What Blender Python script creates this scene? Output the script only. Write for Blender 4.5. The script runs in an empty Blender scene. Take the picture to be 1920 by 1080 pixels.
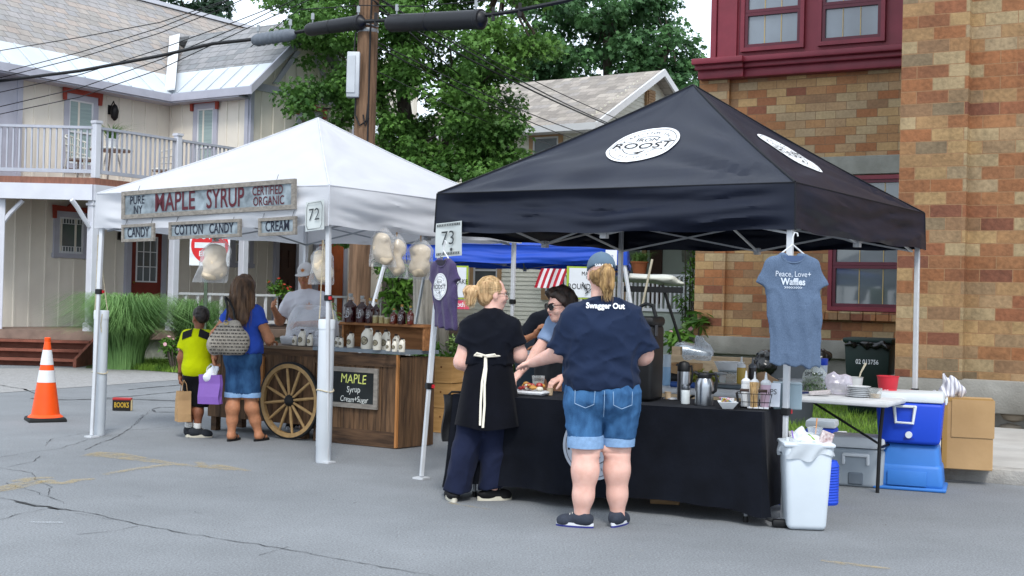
import bpy, bmesh, math, random
import numpy as np
from mathutils import Vector, Matrix
random.seed(7); rng=np.random.default_rng(11)
S=bpy.context.scene; C=S.collection
# ---------------------------------------------------------------- camera, sky, sun, exposure
FOC,PITCH,ROLL,CH=2373.4,-.0078,.0249,1.459
_r=Vector((1,0,0)); _f=Vector((0,math.cos(PITCH),-math.sin(PITCH))); _u=_r.cross(_f)
R2=_r*math.cos(ROLL)+_u*math.sin(ROLL); U2=_u*math.cos(ROLL)-_r*math.sin(ROLL)
cd=bpy.data.cameras.new('camera'); cam=bpy.data.objects.new('camera',cd); C.objects.link(cam); S.camera=cam
cd.sensor_width=36; cd.lens=36*FOC/1920; cd.clip_end=2000; cd.clip_start=.1
m3=Matrix((R2,U2,-_f)).transposed(); cam.matrix_world=Matrix.Translation((0,0,CH))@m3.to_4x4()
SUN_EL,SUN_AZ=math.radians(50),math.radians(174)   # azimuth clockwise from +Y : behind and left of the camera
W=bpy.data.worlds.new('World'); S.world=W; W.use_nodes=True
nt=W.node_tree; bg=nt.nodes['Background']
sk=nt.nodes.new('ShaderNodeTexSky'); sk.sky_type='NISHITA'; sk.sun_disc=False; sk.sun_elevation=SUN_EL; sk.sun_rotation=SUN_AZ
mx=nt.nodes.new('ShaderNodeMix'); mx.data_type='RGBA'
tc=nt.nodes.new('ShaderNodeTexCoord'); nz=nt.nodes.new('ShaderNodeTexNoise'); nz.inputs['Scale'].default_value=2.2; nz.inputs['Detail'].default_value=6
mr=nt.nodes.new('ShaderNodeMapRange'); mr.inputs[1].default_value=.3; mr.inputs[2].default_value=.7; mr.inputs[3].default_value=.72; mr.inputs[4].default_value=.94
nt.links.new(tc.outputs['Generated'],nz.inputs['Vector']); nt.links.new(nz.outputs['Fac'],mr.inputs[0]); nt.links.new(mr.outputs[0],mx.inputs['Factor'])
nt.links.new(sk.outputs[0],mx.inputs[6]); mx.inputs[7].default_value=(8.7,9.6,10.7,1)   # overcast cloud deck
nt.links.new(mx.outputs[2],bg.inputs['Color']); bg.inputs['Strength'].default_value=.116
sl=bpy.data.lights.new('sun','SUN'); sun=bpy.data.objects.new('sun',sl); C.objects.link(sun)
sl.energy=1.55; sl.angle=math.radians(14); sl.color=(1,.96,.9)
sd=Vector((math.sin(SUN_AZ)*math.cos(SUN_EL),math.cos(SUN_AZ)*math.cos(SUN_EL),math.sin(SUN_EL)))
sun.rotation_euler=(-sd).to_track_quat('-Z','Y').to_euler(); sun.location=(0,0,30)
vs=S.view_settings; vs.view_transform='Standard'; vs.look='None'; vs.exposure=0.75; vs.gamma=1
S.render.engine='CYCLES'; S.cycles.max_bounces=7; S.cycles.transparent_max_bounces=12; S.cycles.use_denoising=True
# ---------------------------------------------------------------- survey helpers (photo pixel -> place on the ground / at a depth)
def ray(x,y): return R2*((x-960)/FOC)-U2*((y-540)/FOC)+_f
def gp(x,y,z=0):
    d=ray(x,y); return Vector((0,0,CH))+d*((z-CH)/d.z)
def at(x,y,Y):
    d=ray(x,y); return Vector((0,0,CH))+d*(Y/d.y)
YAW=-.585
UX=Vector((math.cos(YAW),math.sin(YAW),0)); NX=Vector((-UX.y,UX.x,0))   # along the row of stalls / away from the street
# ---------------------------------------------------------------- materials
MATS={}
def lin(h):
    h=h.lstrip('#'); o=[]
    for i in (0,2,4):
        c=int(h[i:i+2],16)/255; o.append(c/12.92 if c<=.04045 else ((c+.055)/1.055)**2.4)
    return tuple(o)
def M(name,col,rough=.6,var=.12,scale=6,bump=0,bscale=60,metal=0,spec=.4,stretch=(1,1,1),trans=0,alpha=1,dirt=0,transl=0,col2=None,sheen=0,ior=1.45,detail=4,bdist=.01,coord='Object'):
    if name in MATS: return MATS[name]
    if isinstance(col,str): col=lin(col)
    m=bpy.data.materials.new(name); m.use_nodes=True; t=m.node_tree; b=t.nodes['Principled BSDF']
    N=t.nodes.new; L=t.links.new
    b.inputs['Roughness'].default_value=rough; b.inputs['Metallic'].default_value=metal; b.inputs['Specular IOR Level'].default_value=spec
    b.inputs['Transmission Weight'].default_value=trans; b.inputs['Alpha'].default_value=alpha; b.inputs['IOR'].default_value=ior
    if sheen: b.inputs['Sheen Weight'].default_value=sheen
    tc=N('ShaderNodeTexCoord'); mp=N('ShaderNodeMapping'); mp.inputs['Scale'].default_value=stretch; L(tc.outputs[coord],mp.inputs[0])
    nz=N('ShaderNodeTexNoise'); nz.inputs['Scale'].default_value=scale; nz.inputs['Detail'].default_value=detail; L(mp.outputs[0],nz.inputs['Vector'])
    rp=N('ShaderNodeValToRGB'); rp.color_ramp.elements[0].position=.3; rp.color_ramp.elements[1].position=.7
    c2=col2 if col2 else tuple(min(1,c*(1+var)) for c in col)
    if isinstance(c2,str): c2=lin(c2)
    rp.color_ramp.elements[0].color=tuple(c*(1-var) for c in col)+(1,); rp.color_ramp.elements[1].color=tuple(c2)+(1,)
    L(nz.outputs['Fac'],rp.inputs[0]); out=rp.outputs[0]
    if dirt:
        n2=N('ShaderNodeTexNoise'); n2.inputs['Scale'].default_value=scale*.27; n2.inputs['Detail'].default_value=8; L(mp.outputs[0],n2.inputs['Vector'])
        r2=N('ShaderNodeMapRange'); r2.inputs[1].default_value=.42; r2.inputs[2].default_value=.72; r2.inputs[3].default_value=0; r2.inputs[4].default_value=dirt; L(n2.outputs['Fac'],r2.inputs[0])
        mm=N('ShaderNodeMix'); mm.data_type='RGBA'; L(r2.outputs[0],mm.inputs['Factor']); L(out,mm.inputs[6]); mm.inputs[7].default_value=(col[0]*.45+.01,col[1]*.43+.008,col[2]*.4+.005,1); out=mm.outputs[2]
    L(out,b.inputs['Base Color'])
    if bump:
        n3=N('ShaderNodeTexNoise'); n3.inputs['Scale'].default_value=bscale; n3.inputs['Detail'].default_value=5; L(mp.outputs[0],n3.inputs['Vector'])
        bp=N('ShaderNodeBump'); bp.inputs['Strength'].default_value=bump; bp.inputs['Distance'].default_value=bdist; L(n3.outputs['Fac'],bp.inputs['Height']); L(bp.outputs[0],b.inputs['Normal'])
    if transl:
        tr=N('ShaderNodeBsdfTranslucent'); L(out,tr.inputs['Color']); ms=N('ShaderNodeMixShader'); ms.inputs[0].default_value=transl
        L(b.outputs[0],ms.inputs[1]); L(tr.outputs[0],ms.inputs[2]); L(ms.outputs[0],t.nodes['Material Output'].inputs['Surface'])
    MATS[name]=m; return m
def rowmat(name,cols,bw,bh,mortar,mcol,msize=.01,rough=.7,offset=.5,bump=.5,axes='xz',noise=.25,nscale=30,spec=.3,warp=0):
    """courses of brick / slate / shingle; each unit takes a random colour of its own"""
    if name in MATS: return MATS[name]
    m=bpy.data.materials.new(name); m.use_nodes=True; t=m.node_tree; b=t.nodes['Principled BSDF']; N=t.nodes.new; L=t.links.new
    tc=N('ShaderNodeTexCoord'); sp=N('ShaderNodeSeparateXYZ'); cb=N('ShaderNodeCombineXYZ'); L(tc.outputs['Object'],sp.inputs[0])
    L(sp.outputs['XYZ'.index(axes[0].upper())],cb.inputs[0]); L(sp.outputs['XYZ'.index(axes[1].upper())],cb.inputs[1])
    def brick(c1,c2,mo):
        k=N('ShaderNodeTexBrick'); L(cb.outputs[0],k.inputs['Vector']); k.inputs['Color1'].default_value=c1; k.inputs['Color2'].default_value=c2; k.inputs['Mortar'].default_value=mo
        k.inputs['Scale'].default_value=1; k.inputs['Mortar Size'].default_value=msize; k.inputs['Mortar Smooth'].default_value=.15; k.inputs['Brick Width'].default_value=bw; k.inputs['Row Height'].default_value=bh; k.offset=offset; k.squash=1; return k
    k=brick((0,0,0,1),(1,1,1,1),(.5,.5,.5,1))
    rp=N('ShaderNodeValToRGB'); rp.color_ramp.interpolation='CONSTANT'; e=rp.color_ramp.elements
    n=len(cols)
    for i,c in enumerate(cols):
        c=lin(c) if isinstance(c,str) else c
        if i==0: e[0].position=0; e[0].color=c+(1,)
        elif i==1: e[1].position=i/n; e[1].color=c+(1,)
        else: x=e.new(i/n); x.color=c+(1,)
    L(k.outputs['Color'],rp.inputs[0])
    nz=N('ShaderNodeTexNoise'); nz.inputs['Scale'].default_value=nscale; nz.inputs['Detail'].default_value=6; L(tc.outputs['Object'],nz.inputs['Vector'])
    n4=N('ShaderNodeTexNoise'); n4.inputs['Scale'].default_value=nscale*.12; n4.inputs['Detail'].default_value=4; L(tc.outputs['Object'],n4.inputs['Vector'])
    ad=N('ShaderNodeMath'); ad.operation='ADD'; L(nz.outputs['Fac'],ad.inputs[0]); L(n4.outputs['Fac'],ad.inputs[1])
    mr=N('ShaderNodeMapRange'); mr.inputs[1].default_value=.7; mr.inputs[2].default_value=1.3; mr.inputs[3].default_value=1-noise; mr.inputs[4].default_value=1+noise*.7; L(ad.outputs[0],mr.inputs[0])
    mu=N('ShaderNodeMix'); mu.data_type='RGBA'; mu.blend_type='MULTIPLY'; mu.inputs['Factor'].default_value=1; L(rp.outputs[0],mu.inputs[6]); L(mr.outputs[0],mu.inputs[7])
    mc=lin(mcol) if isinstance(mcol,str) else mcol
    mm=N('ShaderNodeMix'); mm.data_type='RGBA'; L(k.outputs['Fac'],mm.inputs['Factor']); L(mu.outputs[2],mm.inputs[6]); mm.inputs[7].default_value=mc+(1,)
    L(mm.outputs[2],b.inputs['Base Color']); b.inputs['Roughness'].default_value=rough; b.inputs['Specular IOR Level'].default_value=spec
    iv=N('ShaderNodeMath'); iv.operation='MULTIPLY_ADD'; L(k.outputs['Fac'],iv.inputs[0]); iv.inputs[1].default_value=-1; L(nz.outputs['Fac'],iv.inputs[2])
    bp=N('ShaderNodeBump'); bp.inputs['Strength'].default_value=bump; bp.inputs['Distance'].default_value=.012; L(iv.outputs[0],bp.inputs['Height']); L(bp.outputs[0],b.inputs['Normal'])
    MATS[name]=m; return m
def glassmat(name,tint=(.05,.06,.07),rough=.05,mixc=None):
    if name in MATS: return MATS[name]
    m=M(name,tint,rough=rough,var=.3,scale=.8,spec=.9); m.node_tree.nodes['Principled BSDF'].inputs['Coat Weight'].default_value=.6; m.node_tree.nodes['Principled BSDF'].inputs['Coat Roughness'].default_value=.03; return m
def film(name,col,alpha=.25,rough=.15):
    if name in MATS: return MATS[name]
    m=M(name,col,rough=rough,var=.1,spec=1,bump=.3,bscale=14); t=m.node_tree; N=t.nodes.new; L=t.links.new; b=t.nodes['Principled BSDF']
    lw=N('ShaderNodeLayerWeight'); lw.inputs[0].default_value=.35; mr=N('ShaderNodeMapRange'); mr.inputs[3].default_value=alpha*.75; mr.inputs[4].default_value=min(1,alpha*3); L(lw.outputs['Facing'],mr.inputs[0])
    tr=N('ShaderNodeBsdfTransparent'); ms=N('ShaderNodeMixShader'); L(mr.outputs[0],ms.inputs[0]); L(tr.outputs[0],ms.inputs[1]); L(b.outputs[0],ms.inputs[2]); L(ms.outputs[0],t.nodes['Material Output'].inputs['Surface']); return m
# ---------------------------------------------------------------- mesh builder
class MB:
    def __init__(s): s.v=[]; s.f=[]; s.m=[]; s.k=0; s.T=Matrix.Identity(4); s.st=[]
    def mat(s,k): s.k=k; return s
    def push(s,M4): s.st.append(s.T.copy()); s.T=s.T@M4; return s
    def pop(s): s.T=s.st.pop(); return s
    def add(s,vs,fs):
        b=len(s.v); s.v+=[tuple(s.T@Vector(p)) for p in vs]; s.f+=[tuple(i+b for i in f) for f in fs]; s.m+=[s.k]*len(fs); return s
    def box(s,c,d,rz=0,rx=0,ry=0,tp=1):
        x,y,z=d[0]/2,d[1]/2,d[2]/2; R=Matrix.Translation(c)@Matrix.Rotation(rz,4,'Z')@Matrix.Rotation(ry,4,'Y')@Matrix.Rotation(rx,4,'X')
        vs=[R@Vector((a*x*(tp if e>0 else 1),b*y*(tp if e>0 else 1),e*z)) for a,b,e in ((-1,-1,-1),(1,-1,-1),(1,1,-1),(-1,1,-1),(-1,-1,1),(1,-1,1),(1,1,1),(-1,1,1))]
        return s.add(vs,[(0,3,2,1),(4,5,6,7),(0,1,5,4),(1,2,6,5),(2,3,7,6),(3,0,4,7)])
    def rbox(s,c,d,r=.01,seg=2,rz=0,tp=(1,1),rx=0,ry=0):
        bm=bmesh.new(); bmesh.ops.create_cube(bm,size=1)
        for v in bm.verts:
            t=(v.co.z+.5); v.co=Vector((v.co.x*d[0]*(1+(tp[0]-1)*t),v.co.y*d[1]*(1+(tp[1]-1)*t),v.co.z*d[2]))
        bmesh.ops.bevel(bm,geom=list(bm.edges),offset=r,segments=seg,profile=.5,affect='EDGES')
        bm.verts.index_update(); R=Matrix.Translation(c)@Matrix.Rotation(rz,4,'Z')@Matrix.Rotation(ry,4,'Y')@Matrix.Rotation(rx,4,'X')
        s.add([R@v.co for v in bm.verts],[tuple(v.index for v in f.verts) for f in bm.faces]); bm.free(); return s
    def tube(s,pts,r,n=8,cap=True,closed=False):
        pts=[Vector(p) for p in pts]; N=len(pts); rs=r if isinstance(r,(list,tuple)) else [r]*N; vs=[]; fs=[]; nrm=None
        for i,p in enumerate(pts):
            d=(pts[(i+1)%N]-pts[i-1]) if closed else (pts[min(i+1,N-1)]-pts[max(i-1,0)])
            d=d.normalized() if d.length>1e-9 else Vector((0,0,1))
            if nrm is None: nrm=d.orthogonal().normalized()
            else:
                nrm=nrm-d*nrm.dot(d); nrm=nrm.normalized() if nrm.length>1e-6 else d.orthogonal().normalized()
            b=d.cross(nrm)
            for j in range(n):
                a=2*math.pi*j/n; vs.append(p+(nrm*math.cos(a)+b*math.sin(a))*rs[i])
        for i in range(N if closed else N-1):
            for j in range(n):
                i2=(i+1)%N; fs.append((i*n+j,i*n+(j+1)%n,i2*n+(j+1)%n,i2*n+j))
        if cap and not closed: fs+= [tuple(range(n-1,-1,-1)),tuple((N-1)*n+j for j in range(n))]
        return s.add(vs,fs)
    def cyl(s,a,b,r0,r1=None,n=16): return s.tube([a,b],[r0,r0 if r1 is None else r1],n)
    def lathe(s,pr,c=(0,0,0),n=20,sx=1,sy=1,cap=True,ax=None):
        vs=[];fs=[];k=len(pr)
        for (r,z) in pr:
            for j in range(n):
                a=2*math.pi*j/n; vs.append(Vector((r*math.cos(a)*sx,r*math.sin(a)*sy,z)))
        if ax is not None:
            q=Vector(ax).to_track_quat('Z','Y'); vs=[q@v for v in vs]
        vs=[v+Vector(c) for v in vs]
        for i in range(k-1):
            for j in range(n): fs.append((i*n+j,i*n+(j+1)%n,(i+1)*n+(j+1)%n,(i+1)*n+j))
        if cap: fs+=[tuple(range(n-1,-1,-1)),tuple((k-1)*n+j for j in range(n))]
        return s.add(vs,fs)
    def quad(s,a,b,c,d): return s.add([a,b,c,d],[(0,1,2,3)])
    def prism(s,poly,a,d):
        """poly: 3D points of a flat outline, d: extrusion vector (a ignored offset)"""
        a=Vector(a); d=Vector(d); P=[Vector(p)+a for p in poly]; n=len(P)
        return s.add(P+[p+d for p in P],[tuple(range(n-1,-1,-1)),tuple(range(n,2*n))]+[(i,(i+1)%n,n+(i+1)%n,n+i) for i in range(n)])
    def grid(s,fn,nu,nv,th=0,two=False):
        vs=[fn(i/nu,j/nv) for j in range(nv+1) for i in range(nu+1)]; w=nu+1
        return s.add(vs,[(j*w+i,j*w+i+1,(j+1)*w+i+1,(j+1)*w+i) for j in range(nv) for i in range(nu)])
    def build(s,name,mats,parent=None,smooth=35,loc=None,rz=0,flip=False):
        me=bpy.data.meshes.new(name); me.from_pydata(s.v,[],s.f)
        if not isinstance(mats,(list,tuple)): mats=[mats]
        for m in mats: me.materials.append(m)
        if len(mats)>1: me.polygons.foreach_set('material_index',s.m)
        finish(me,smooth)
        o=bpy.data.objects.new(name,me); C.objects.link(o)
        if parent: o.parent=parent
        if loc is not None: o.location=loc
        if rz: o.rotation_euler=(0,0,rz)
        return o
def finish(me,smooth=35,recalc=True):
    if recalc:
        bm=bmesh.new(); bm.from_mesh(me); bmesh.ops.recalc_face_normals(bm,faces=bm.faces); bm.to_mesh(me); bm.free()
    if smooth:
        me.polygons.foreach_set('use_smooth',[True]*len(me.polygons)); me.set_sharp_from_angle(angle=math.radians(smooth))
    me.update()
def arr_mesh(name,V,F,mat,parent=None,loc=None,smooth=True,mats=None,mi=None):
    """fast mesh from numpy arrays; F is (n,k)"""
    me=bpy.data.meshes.new(name); V=np.asarray(V,np.float32); F=np.asarray(F,np.int32); k=F.shape[1]
    me.vertices.add(len(V)); me.vertices.foreach_set('co',V.ravel()); me.loops.add(F.size); me.loops.foreach_set('vertex_index',F.ravel())
    me.polygons.add(len(F)); me.polygons.foreach_set('loop_start',np.arange(0,F.size,k,dtype=np.int32)); me.polygons.foreach_set('loop_total',np.full(len(F),k,np.int32))
    for m in (mats or [mat]): me.materials.append(m)
    if mi is not None: me.polygons.foreach_set('material_index',np.asarray(mi,np.int32))
    if smooth: me.polygons.foreach_set('use_smooth',np.ones(len(F),bool))
    me.update(calc_edges=True); me.validate()
    o=bpy.data.objects.new(name,me); C.objects.link(o)
    if parent: o.parent=parent
    if loc is not None: o.location=loc
    return o
def tag(o,label=None,cat=None,group=None,kind=None):
    if label: o['label']=label
    if cat: o['category']=cat
    if group: o['group']=group
    if kind: o['kind']=kind
    return o
def thing(name,label,cat,loc=(0,0,0),rz=0,group=None):
    o=bpy.data.objects.new(name,None); C.objects.link(o); o.location=loc; o.rotation_euler=(0,0,rz); o.empty_display_size=.2
    return tag(o,label,cat,group)
def dup(root,loc,rz=None,label=None):
    r=root.copy(); C.objects.link(r); r.location=loc
    if rz is not None: r.rotation_euler=(0,0,rz)
    if label: r['label']=label
    for ch in list(root.children):
        c=ch.copy(); C.objects.link(c); c.parent=r
        for g in list(ch.children):
            d=g.copy(); C.objects.link(d); d.parent=c
    return r
# ---------------------------------------------------------------- lettering
_tx={}
def text_geo(t,size=1,ext=.002,bold=0,shear=0,sx=1,align='CENTER',sub=0,sp=1):
    key=(t,round(bold,4),shear,align,sub,sp)
    if key not in _tx:
        cu=bpy.data.curves.new('t','FONT'); cu.body=t; cu.size=1; cu.align_x=align; cu.align_y='CENTER'; cu.offset=bold; cu.shear=shear; cu.resolution_u=3; cu.fill_mode='FRONT'; cu.space_character=sp
        o=bpy.data.objects.new('t',cu); C.objects.link(o); dg=bpy.context.evaluated_depsgraph_get(); dg.update()
        me=o.evaluated_get(dg).to_mesh(); bm=bmesh.new(); bm.from_mesh(me)
        bmesh.ops.remove_doubles(bm,verts=bm.verts,dist=1e-4)
        if sub: 
            bmesh.ops.triangulate(bm,faces=bm.faces); bmesh.ops.subdivide_edges(bm,edges=[e for e in bm.edges if e.calc_length()>.25],cuts=sub,use_grid_fill=False); bmesh.ops.triangulate(bm,faces=bm.faces)
        bm.verts.index_update(); _tx[key]=([v.co.copy() for v in bm.verts],[tuple(v.index for v in f.verts) for f in bm.faces]); bm.free()
        o.evaluated_get(dg).to_mesh_clear(); bpy.data.objects.remove(o); bpy.data.curves.remove(cu)
    vs,fs=_tx[key]; return [(v.x*size*sx,v.y*size) for v in vs],fs
def lettering(mb,t,fn,size,**k):
    """place flat letters through fn(x,y)->3D point"""
    vs,fs=text_geo(t,size,**k); mb.add([fn(x,y) for x,y in vs],fs)
def plane_fn(o,ex,ey,off=None):
    o=Vector(o); ex=Vector(ex); ey=Vector(ey); n=ex.cross(ey).normalized()
    d=.003 if off is None else off
    return lambda x,y: o+ex*x+ey*y+n*d
def ring2d(mb,fn,r0,r1,n=40,a0=0,a1=2*math.pi,sx=1,sy=1):
    vs=[]
    for i in range(n+1):
        a=a0+(a1-a0)*i/n
        vs+= [fn(r0*math.cos(a)*sx,r0*math.sin(a)*sy),fn(r1*math.cos(a)*sx,r1*math.sin(a)*sy)]
    mb.add(vs,[(2*i,2*i+1,2*i+3,2*i+2) for i in range(n)])
def disc2d(mb,fn,r,n=40,rings=5,sx=1,sy=1):
    vs=[fn(0,0)]; fs=[]
    for k in range(1,rings+1):
        for i in range(n):
            a=2*math.pi*i/n; vs.append(fn(r*k/rings*math.cos(a)*sx,r*k/rings*math.sin(a)*sy))
    fs+=[(0,1+i,1+(i+1)%n) for i in range(n)]
    for k in range(rings-1): fs+=[(1+k*n+i,1+(k+1)*n+i,1+(k+1)*n+(i+1)%n,1+k*n+(i+1)%n) for i in range(n)]
    mb.add(vs,fs)
def roundel(mb,fn,R,off):
    """round white badge with the stall's lettering: material 0 white, 1 black"""
    mb.mat(0); disc2d(mb,lambda x,y:fn(x,y),R,44,6)
    f2=off; mb.mat(1)
    ring2d(mb,f2,R*.90,R*.915,44)
    lettering(mb,'ROOST',lambda x,y:f2(x,y-.03*R),R*.47,bold=.004,sx=1.13)
    lettering(mb,'IRON',lambda x,y:f2(x,y+.33*R),R*.25,sx=1.1)
    ring2d(mb,f2,R*.53,R*.55,20,math.radians(50),math.radians(130)); ring2d(mb,f2,R*.53,R*.55,20,math.radians(205),math.radians(335))
    for y0 in (.2,-.27):
        for x0,x1 in (((-.78,-.42),(.42,.78)) if y0>0 else ((-.7,.7),)):
            mb.add([f2(x0*R,(y0+.0)*R),f2(x1*R,y0*R),f2(x1*R,(y0+.02)*R),f2(x0*R,(y0+.02)*R)],[(0,1,2,3)])
    mb.add([f2(-.1*R,-.44*R),f2(.06*R,-.50*R),f2(.24*R,-.30*R),f2(.07*R,-.38*R)],[(0,1,2,3)])
    def arc(t,rad,mid,sz,inv):
        n=len(t)
        for i,ch in enumerate(t):
            if ch==' ': continue
            a=mid+(i-(n-1)/2)*(-1 if not inv else 1)*sz*.78/rad
            ca,sa=math.cos(a),math.sin(a); rot=a-math.pi/2 if not inv else a+math.pi/2
            cr,sr=math.cos(rot),math.sin(rot)
            lettering(mb,ch,lambda x,y,ca=ca,sa=sa,cr=cr,sr=sr:f2(rad*ca+x*cr-y*sr,rad*sa+x*sr+y*cr),sz)
    arc('BALLSTON SPA',R*.73,math.pi/2,R*.15,False); arc('EST 2012',R*.73,-math.pi/2,R*.15,True)
    for a in (158,22,202,338): disc2d(mb,lambda x,y,a=a:f2(R*.73*math.cos(math.radians(a))+x,R*.73*math.sin(math.radians(a))+y),R*.025,8,1)
# ---------------------------------------------------------------- value noise in numpy
_lat=rng.random((32,32,32)).astype(np.float32)
def vnoise(x,y,z):
    x=np.asarray(x,np.float32);y=np.asarray(y,np.float32);z=np.asarray(z,np.float32)
    xi=np.floor(x).astype(int);yi=np.floor(y).astype(int);zi=np.floor(z).astype(int)
    fx=x-xi;fy=y-yi;fz=z-zi; fx=fx*fx*(3-2*fx);fy=fy*fy*(3-2*fy);fz=fz*fz*(3-2*fz)
    g=lambda a,b,c:_lat[(xi+a)%32,(yi+b)%32,(zi+c)%32]
    l=lambda a,b,t:a+(b-a)*t
    return l(l(l(g(0,0,0),g(1,0,0),fx),l(g(0,1,0),g(1,1,0),fx),fy),l(l(g(0,0,1),g(1,0,1),fx),l(g(0,1,1),g(1,1,1),fx),fy),fz)*2-1
# ---------------------------------------------------------------- smooth solids: round cones and ellipsoids blended on a grid, skinned by surface nets
def surfnets(F,o,h):
    ins=F<0; sl=lambda a,i:a[tuple(slice(q,a.shape[n]-1+q) for n,q in enumerate(i))]
    cor=[(i,j,k) for i in (0,1) for j in (0,1) for k in (0,1)]
    al=np.ones([n-1 for n in F.shape],bool); an=np.zeros_like(al)
    for c in cor: q=sl(ins,c); al&=q; an|=q
    idx=np.argwhere(an&~al); n=len(idx); ids=-np.ones(al.shape,np.int64); ids[tuple(idx.T)]=np.arange(n)
    acc=np.zeros((n,3)); cnt=np.zeros(n)
    fv={c:F[idx[:,0]+c[0],idx[:,1]+c[1],idx[:,2]+c[2]] for c in cor}
    for c in cor:
        for ax in range(3):
            if c[ax]: continue
            d=list(c); d[ax]=1; d=tuple(d); a,b=fv[c],fv[d]; x=(a<0)!=(b<0); t=np.where(x,a/np.where(x,a-b,1),0)
            p=np.repeat(np.array([c],float),n,0); p[:,ax]+=t; acc+=p*x[:,None]; cnt+=x
    V=(idx+acc/cnt[:,None])*h+np.array(o); Q=[]
    for ax in range(3):
        b,c=[(1,2),(2,0),(0,1)][ax]
        s0=[slice(None)]*3; s1=[slice(None)]*3; s0[ax]=slice(0,-1); s1[ax]=slice(1,None)
        A=ins[tuple(s0)]; B=ins[tuple(s1)]; e=np.argwhere(A!=B)
        e=e[(e[:,b]>0)&(e[:,c]>0)&(e[:,b]<F.shape[b]-1)&(e[:,c]<F.shape[c]-1)]
        fl=A[tuple(e.T)]
        def cell(db,dc): q=e.copy(); q[:,b]+=db; q[:,c]+=dc; return ids[tuple(q.T)]
        q=np.stack([cell(-1,-1),cell(0,-1),cell(0,0),cell(-1,0)],1); q[~fl]=q[~fl][:,::-1]; Q.append(q)
    return V,np.concatenate(Q)
def prim_d(p,X,Y,Z,inf=0):
    if p[0]=='c':
        a=np.array(p[1],float); b=np.array(p[2],float); ra,rb=p[3],p[4]; s=np.array(p[5] if len(p)>5 else (1,1,1),float)
        ab=(b-a)/s; L=max(ab@ab,1e-9)
        x,y,z=(X-a[0])/s[0],(Y-a[1])/s[1],(Z-a[2])/s[2]
        t=np.clip((x*ab[0]+y*ab[1]+z*ab[2])/L,0,1); x=x-t*ab[0]; y=y-t*ab[1]; z=z-t*ab[2]
        n=np.sqrt(x*x+y*y+z*z)+1e-9; d=n-(ra+(rb-ra)*t)
        if len(p)>5: d=d/(np.sqrt((x/s[0])**2+(y/s[1])**2+(z/s[2])**2)/n)
        return d-inf
    c=p[1]; r=p[2]; R=p[3] if len(p)>3 else None
    x,y,z=X-c[0],Y-c[1],Z-c[2]
    if R is not None: x,y,z=(R[0][0]*x+R[1][0]*y+R[2][0]*z,R[0][1]*x+R[1][1]*y+R[2][1]*z,R[0][2]*x+R[1][2]*y+R[2][2]*z)
    k0=np.sqrt((x/r[0])**2+(y/r[1])**2+(z/r[2])**2)+1e-9; k1=np.sqrt((x/r[0]**2)**2+(y/r[1]**2)**2+(z/r[2]**2)**2)+1e-9
    return k0*(k0-1)/k1-inf
def pbound(p,inf):
    if p[0]=='c':
        m=max(p[3],p[4])+inf; s=np.array(p[5] if len(p)>5 else (1,1,1)); a,b=np.array(p[1],float),np.array(p[2],float)
        return np.minimum(a,b)-m*np.maximum(s,.3),np.maximum(a,b)+m*np.maximum(s,.3)
    r=max(p[2])+inf; c=np.array(p[1],float); return c-r,c+r
def smin(a,b,k):
    if k<=0: return np.minimum(a,b)
    h=np.maximum(k-np.abs(a-b),0)/k; return np.minimum(a,b)-h*h*k*.25
def solid(groups,h=.012,k=.03,disp=None,cut=None):
    """groups: list of dict(p=prims, inf=, cuts=[(point,normal)], k=) ; returns verts, quads"""
    lo=np.full(3,1e9); hi=-lo
    for g in groups:
        for p in g['p']: a,b=pbound(p,g.get('inf',0)); lo=np.minimum(lo,a); hi=np.maximum(hi,b)
    lo-=3*h; hi+=3*h; n=np.ceil((hi-lo)/h).astype(int)+1; ax=[lo[i]+h*np.arange(n[i]) for i in range(3)]
    T=np.full(n,.3,np.float32)
    for g in groups:
        G=np.full(n,.3,np.float32); kk=g.get('k',.03)
        for p in g['p']:
            a,b=pbound(p,g.get('inf',0)); m=kk+3*h
            s=tuple(slice(max(0,int((a[i]-m-lo[i])/h)),min(n[i],int((b[i]+m-lo[i])/h)+2)) for i in range(3))
            X,Y,Z=np.meshgrid(*[ax[i][s[i]] for i in range(3)],indexing='ij')
            G[s]=smin(G[s],prim_d(p,X,Y,Z,g.get('inf',0)),kk)
        if g.get('cuts'):
            X,Y,Z=np.meshgrid(*ax,indexing='ij',sparse=True)
            for c,nn in g['cuts']:
                nn=np.array(nn,float); nn/=np.linalg.norm(nn); G=np.maximum(G,(X-c[0])*nn[0]+(Y-c[1])*nn[1]+(Z-c[2])*nn[2])
        T=smin(T,G,k)
    X,Y,Z=np.meshgrid(*ax,indexing='ij')
    if disp is not None: T=T+disp(X,Y,Z).astype(np.float32)
    for c,nn in (cut or []):
        nn=np.array(nn,float); nn/=np.linalg.norm(nn); T=np.maximum(T,(X-c[0])*nn[0]+(Y-c[1])*nn[1]+(Z-c[2])*nn[2])
    V,Q=surfnets(T,lo,h); V=relax(V,Q,2)
    return V,Q
def relax(V,Q,n):
    e=np.concatenate([Q[:,[0,1]],Q[:,[1,2]],Q[:,[2,3]],Q[:,[3,0]]])
    for w in [.4]*n:
        A=np.zeros_like(V); c=np.zeros(len(V))
        np.add.at(A,e[:,0],V[e[:,1]]); np.add.at(A,e[:,1],V[e[:,0]]); np.add.at(c,e[:,0],1); np.add.at(c,e[:,1],1)
        V=V+(A/np.maximum(c,1)[:,None]-V)*w
    return V
def solid_obj(name,groups,mat,parent,h=.012,k=.03,disp=None,cut=None,extra=None):
    V,Q=solid(groups,h,k,disp,cut)
    for V2,Q2 in (extra or []): Q=np.concatenate([Q,Q2+len(V)]); V=np.concatenate([V,V2])
    return arr_mesh(name,V,Q,mat,parent)
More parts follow.
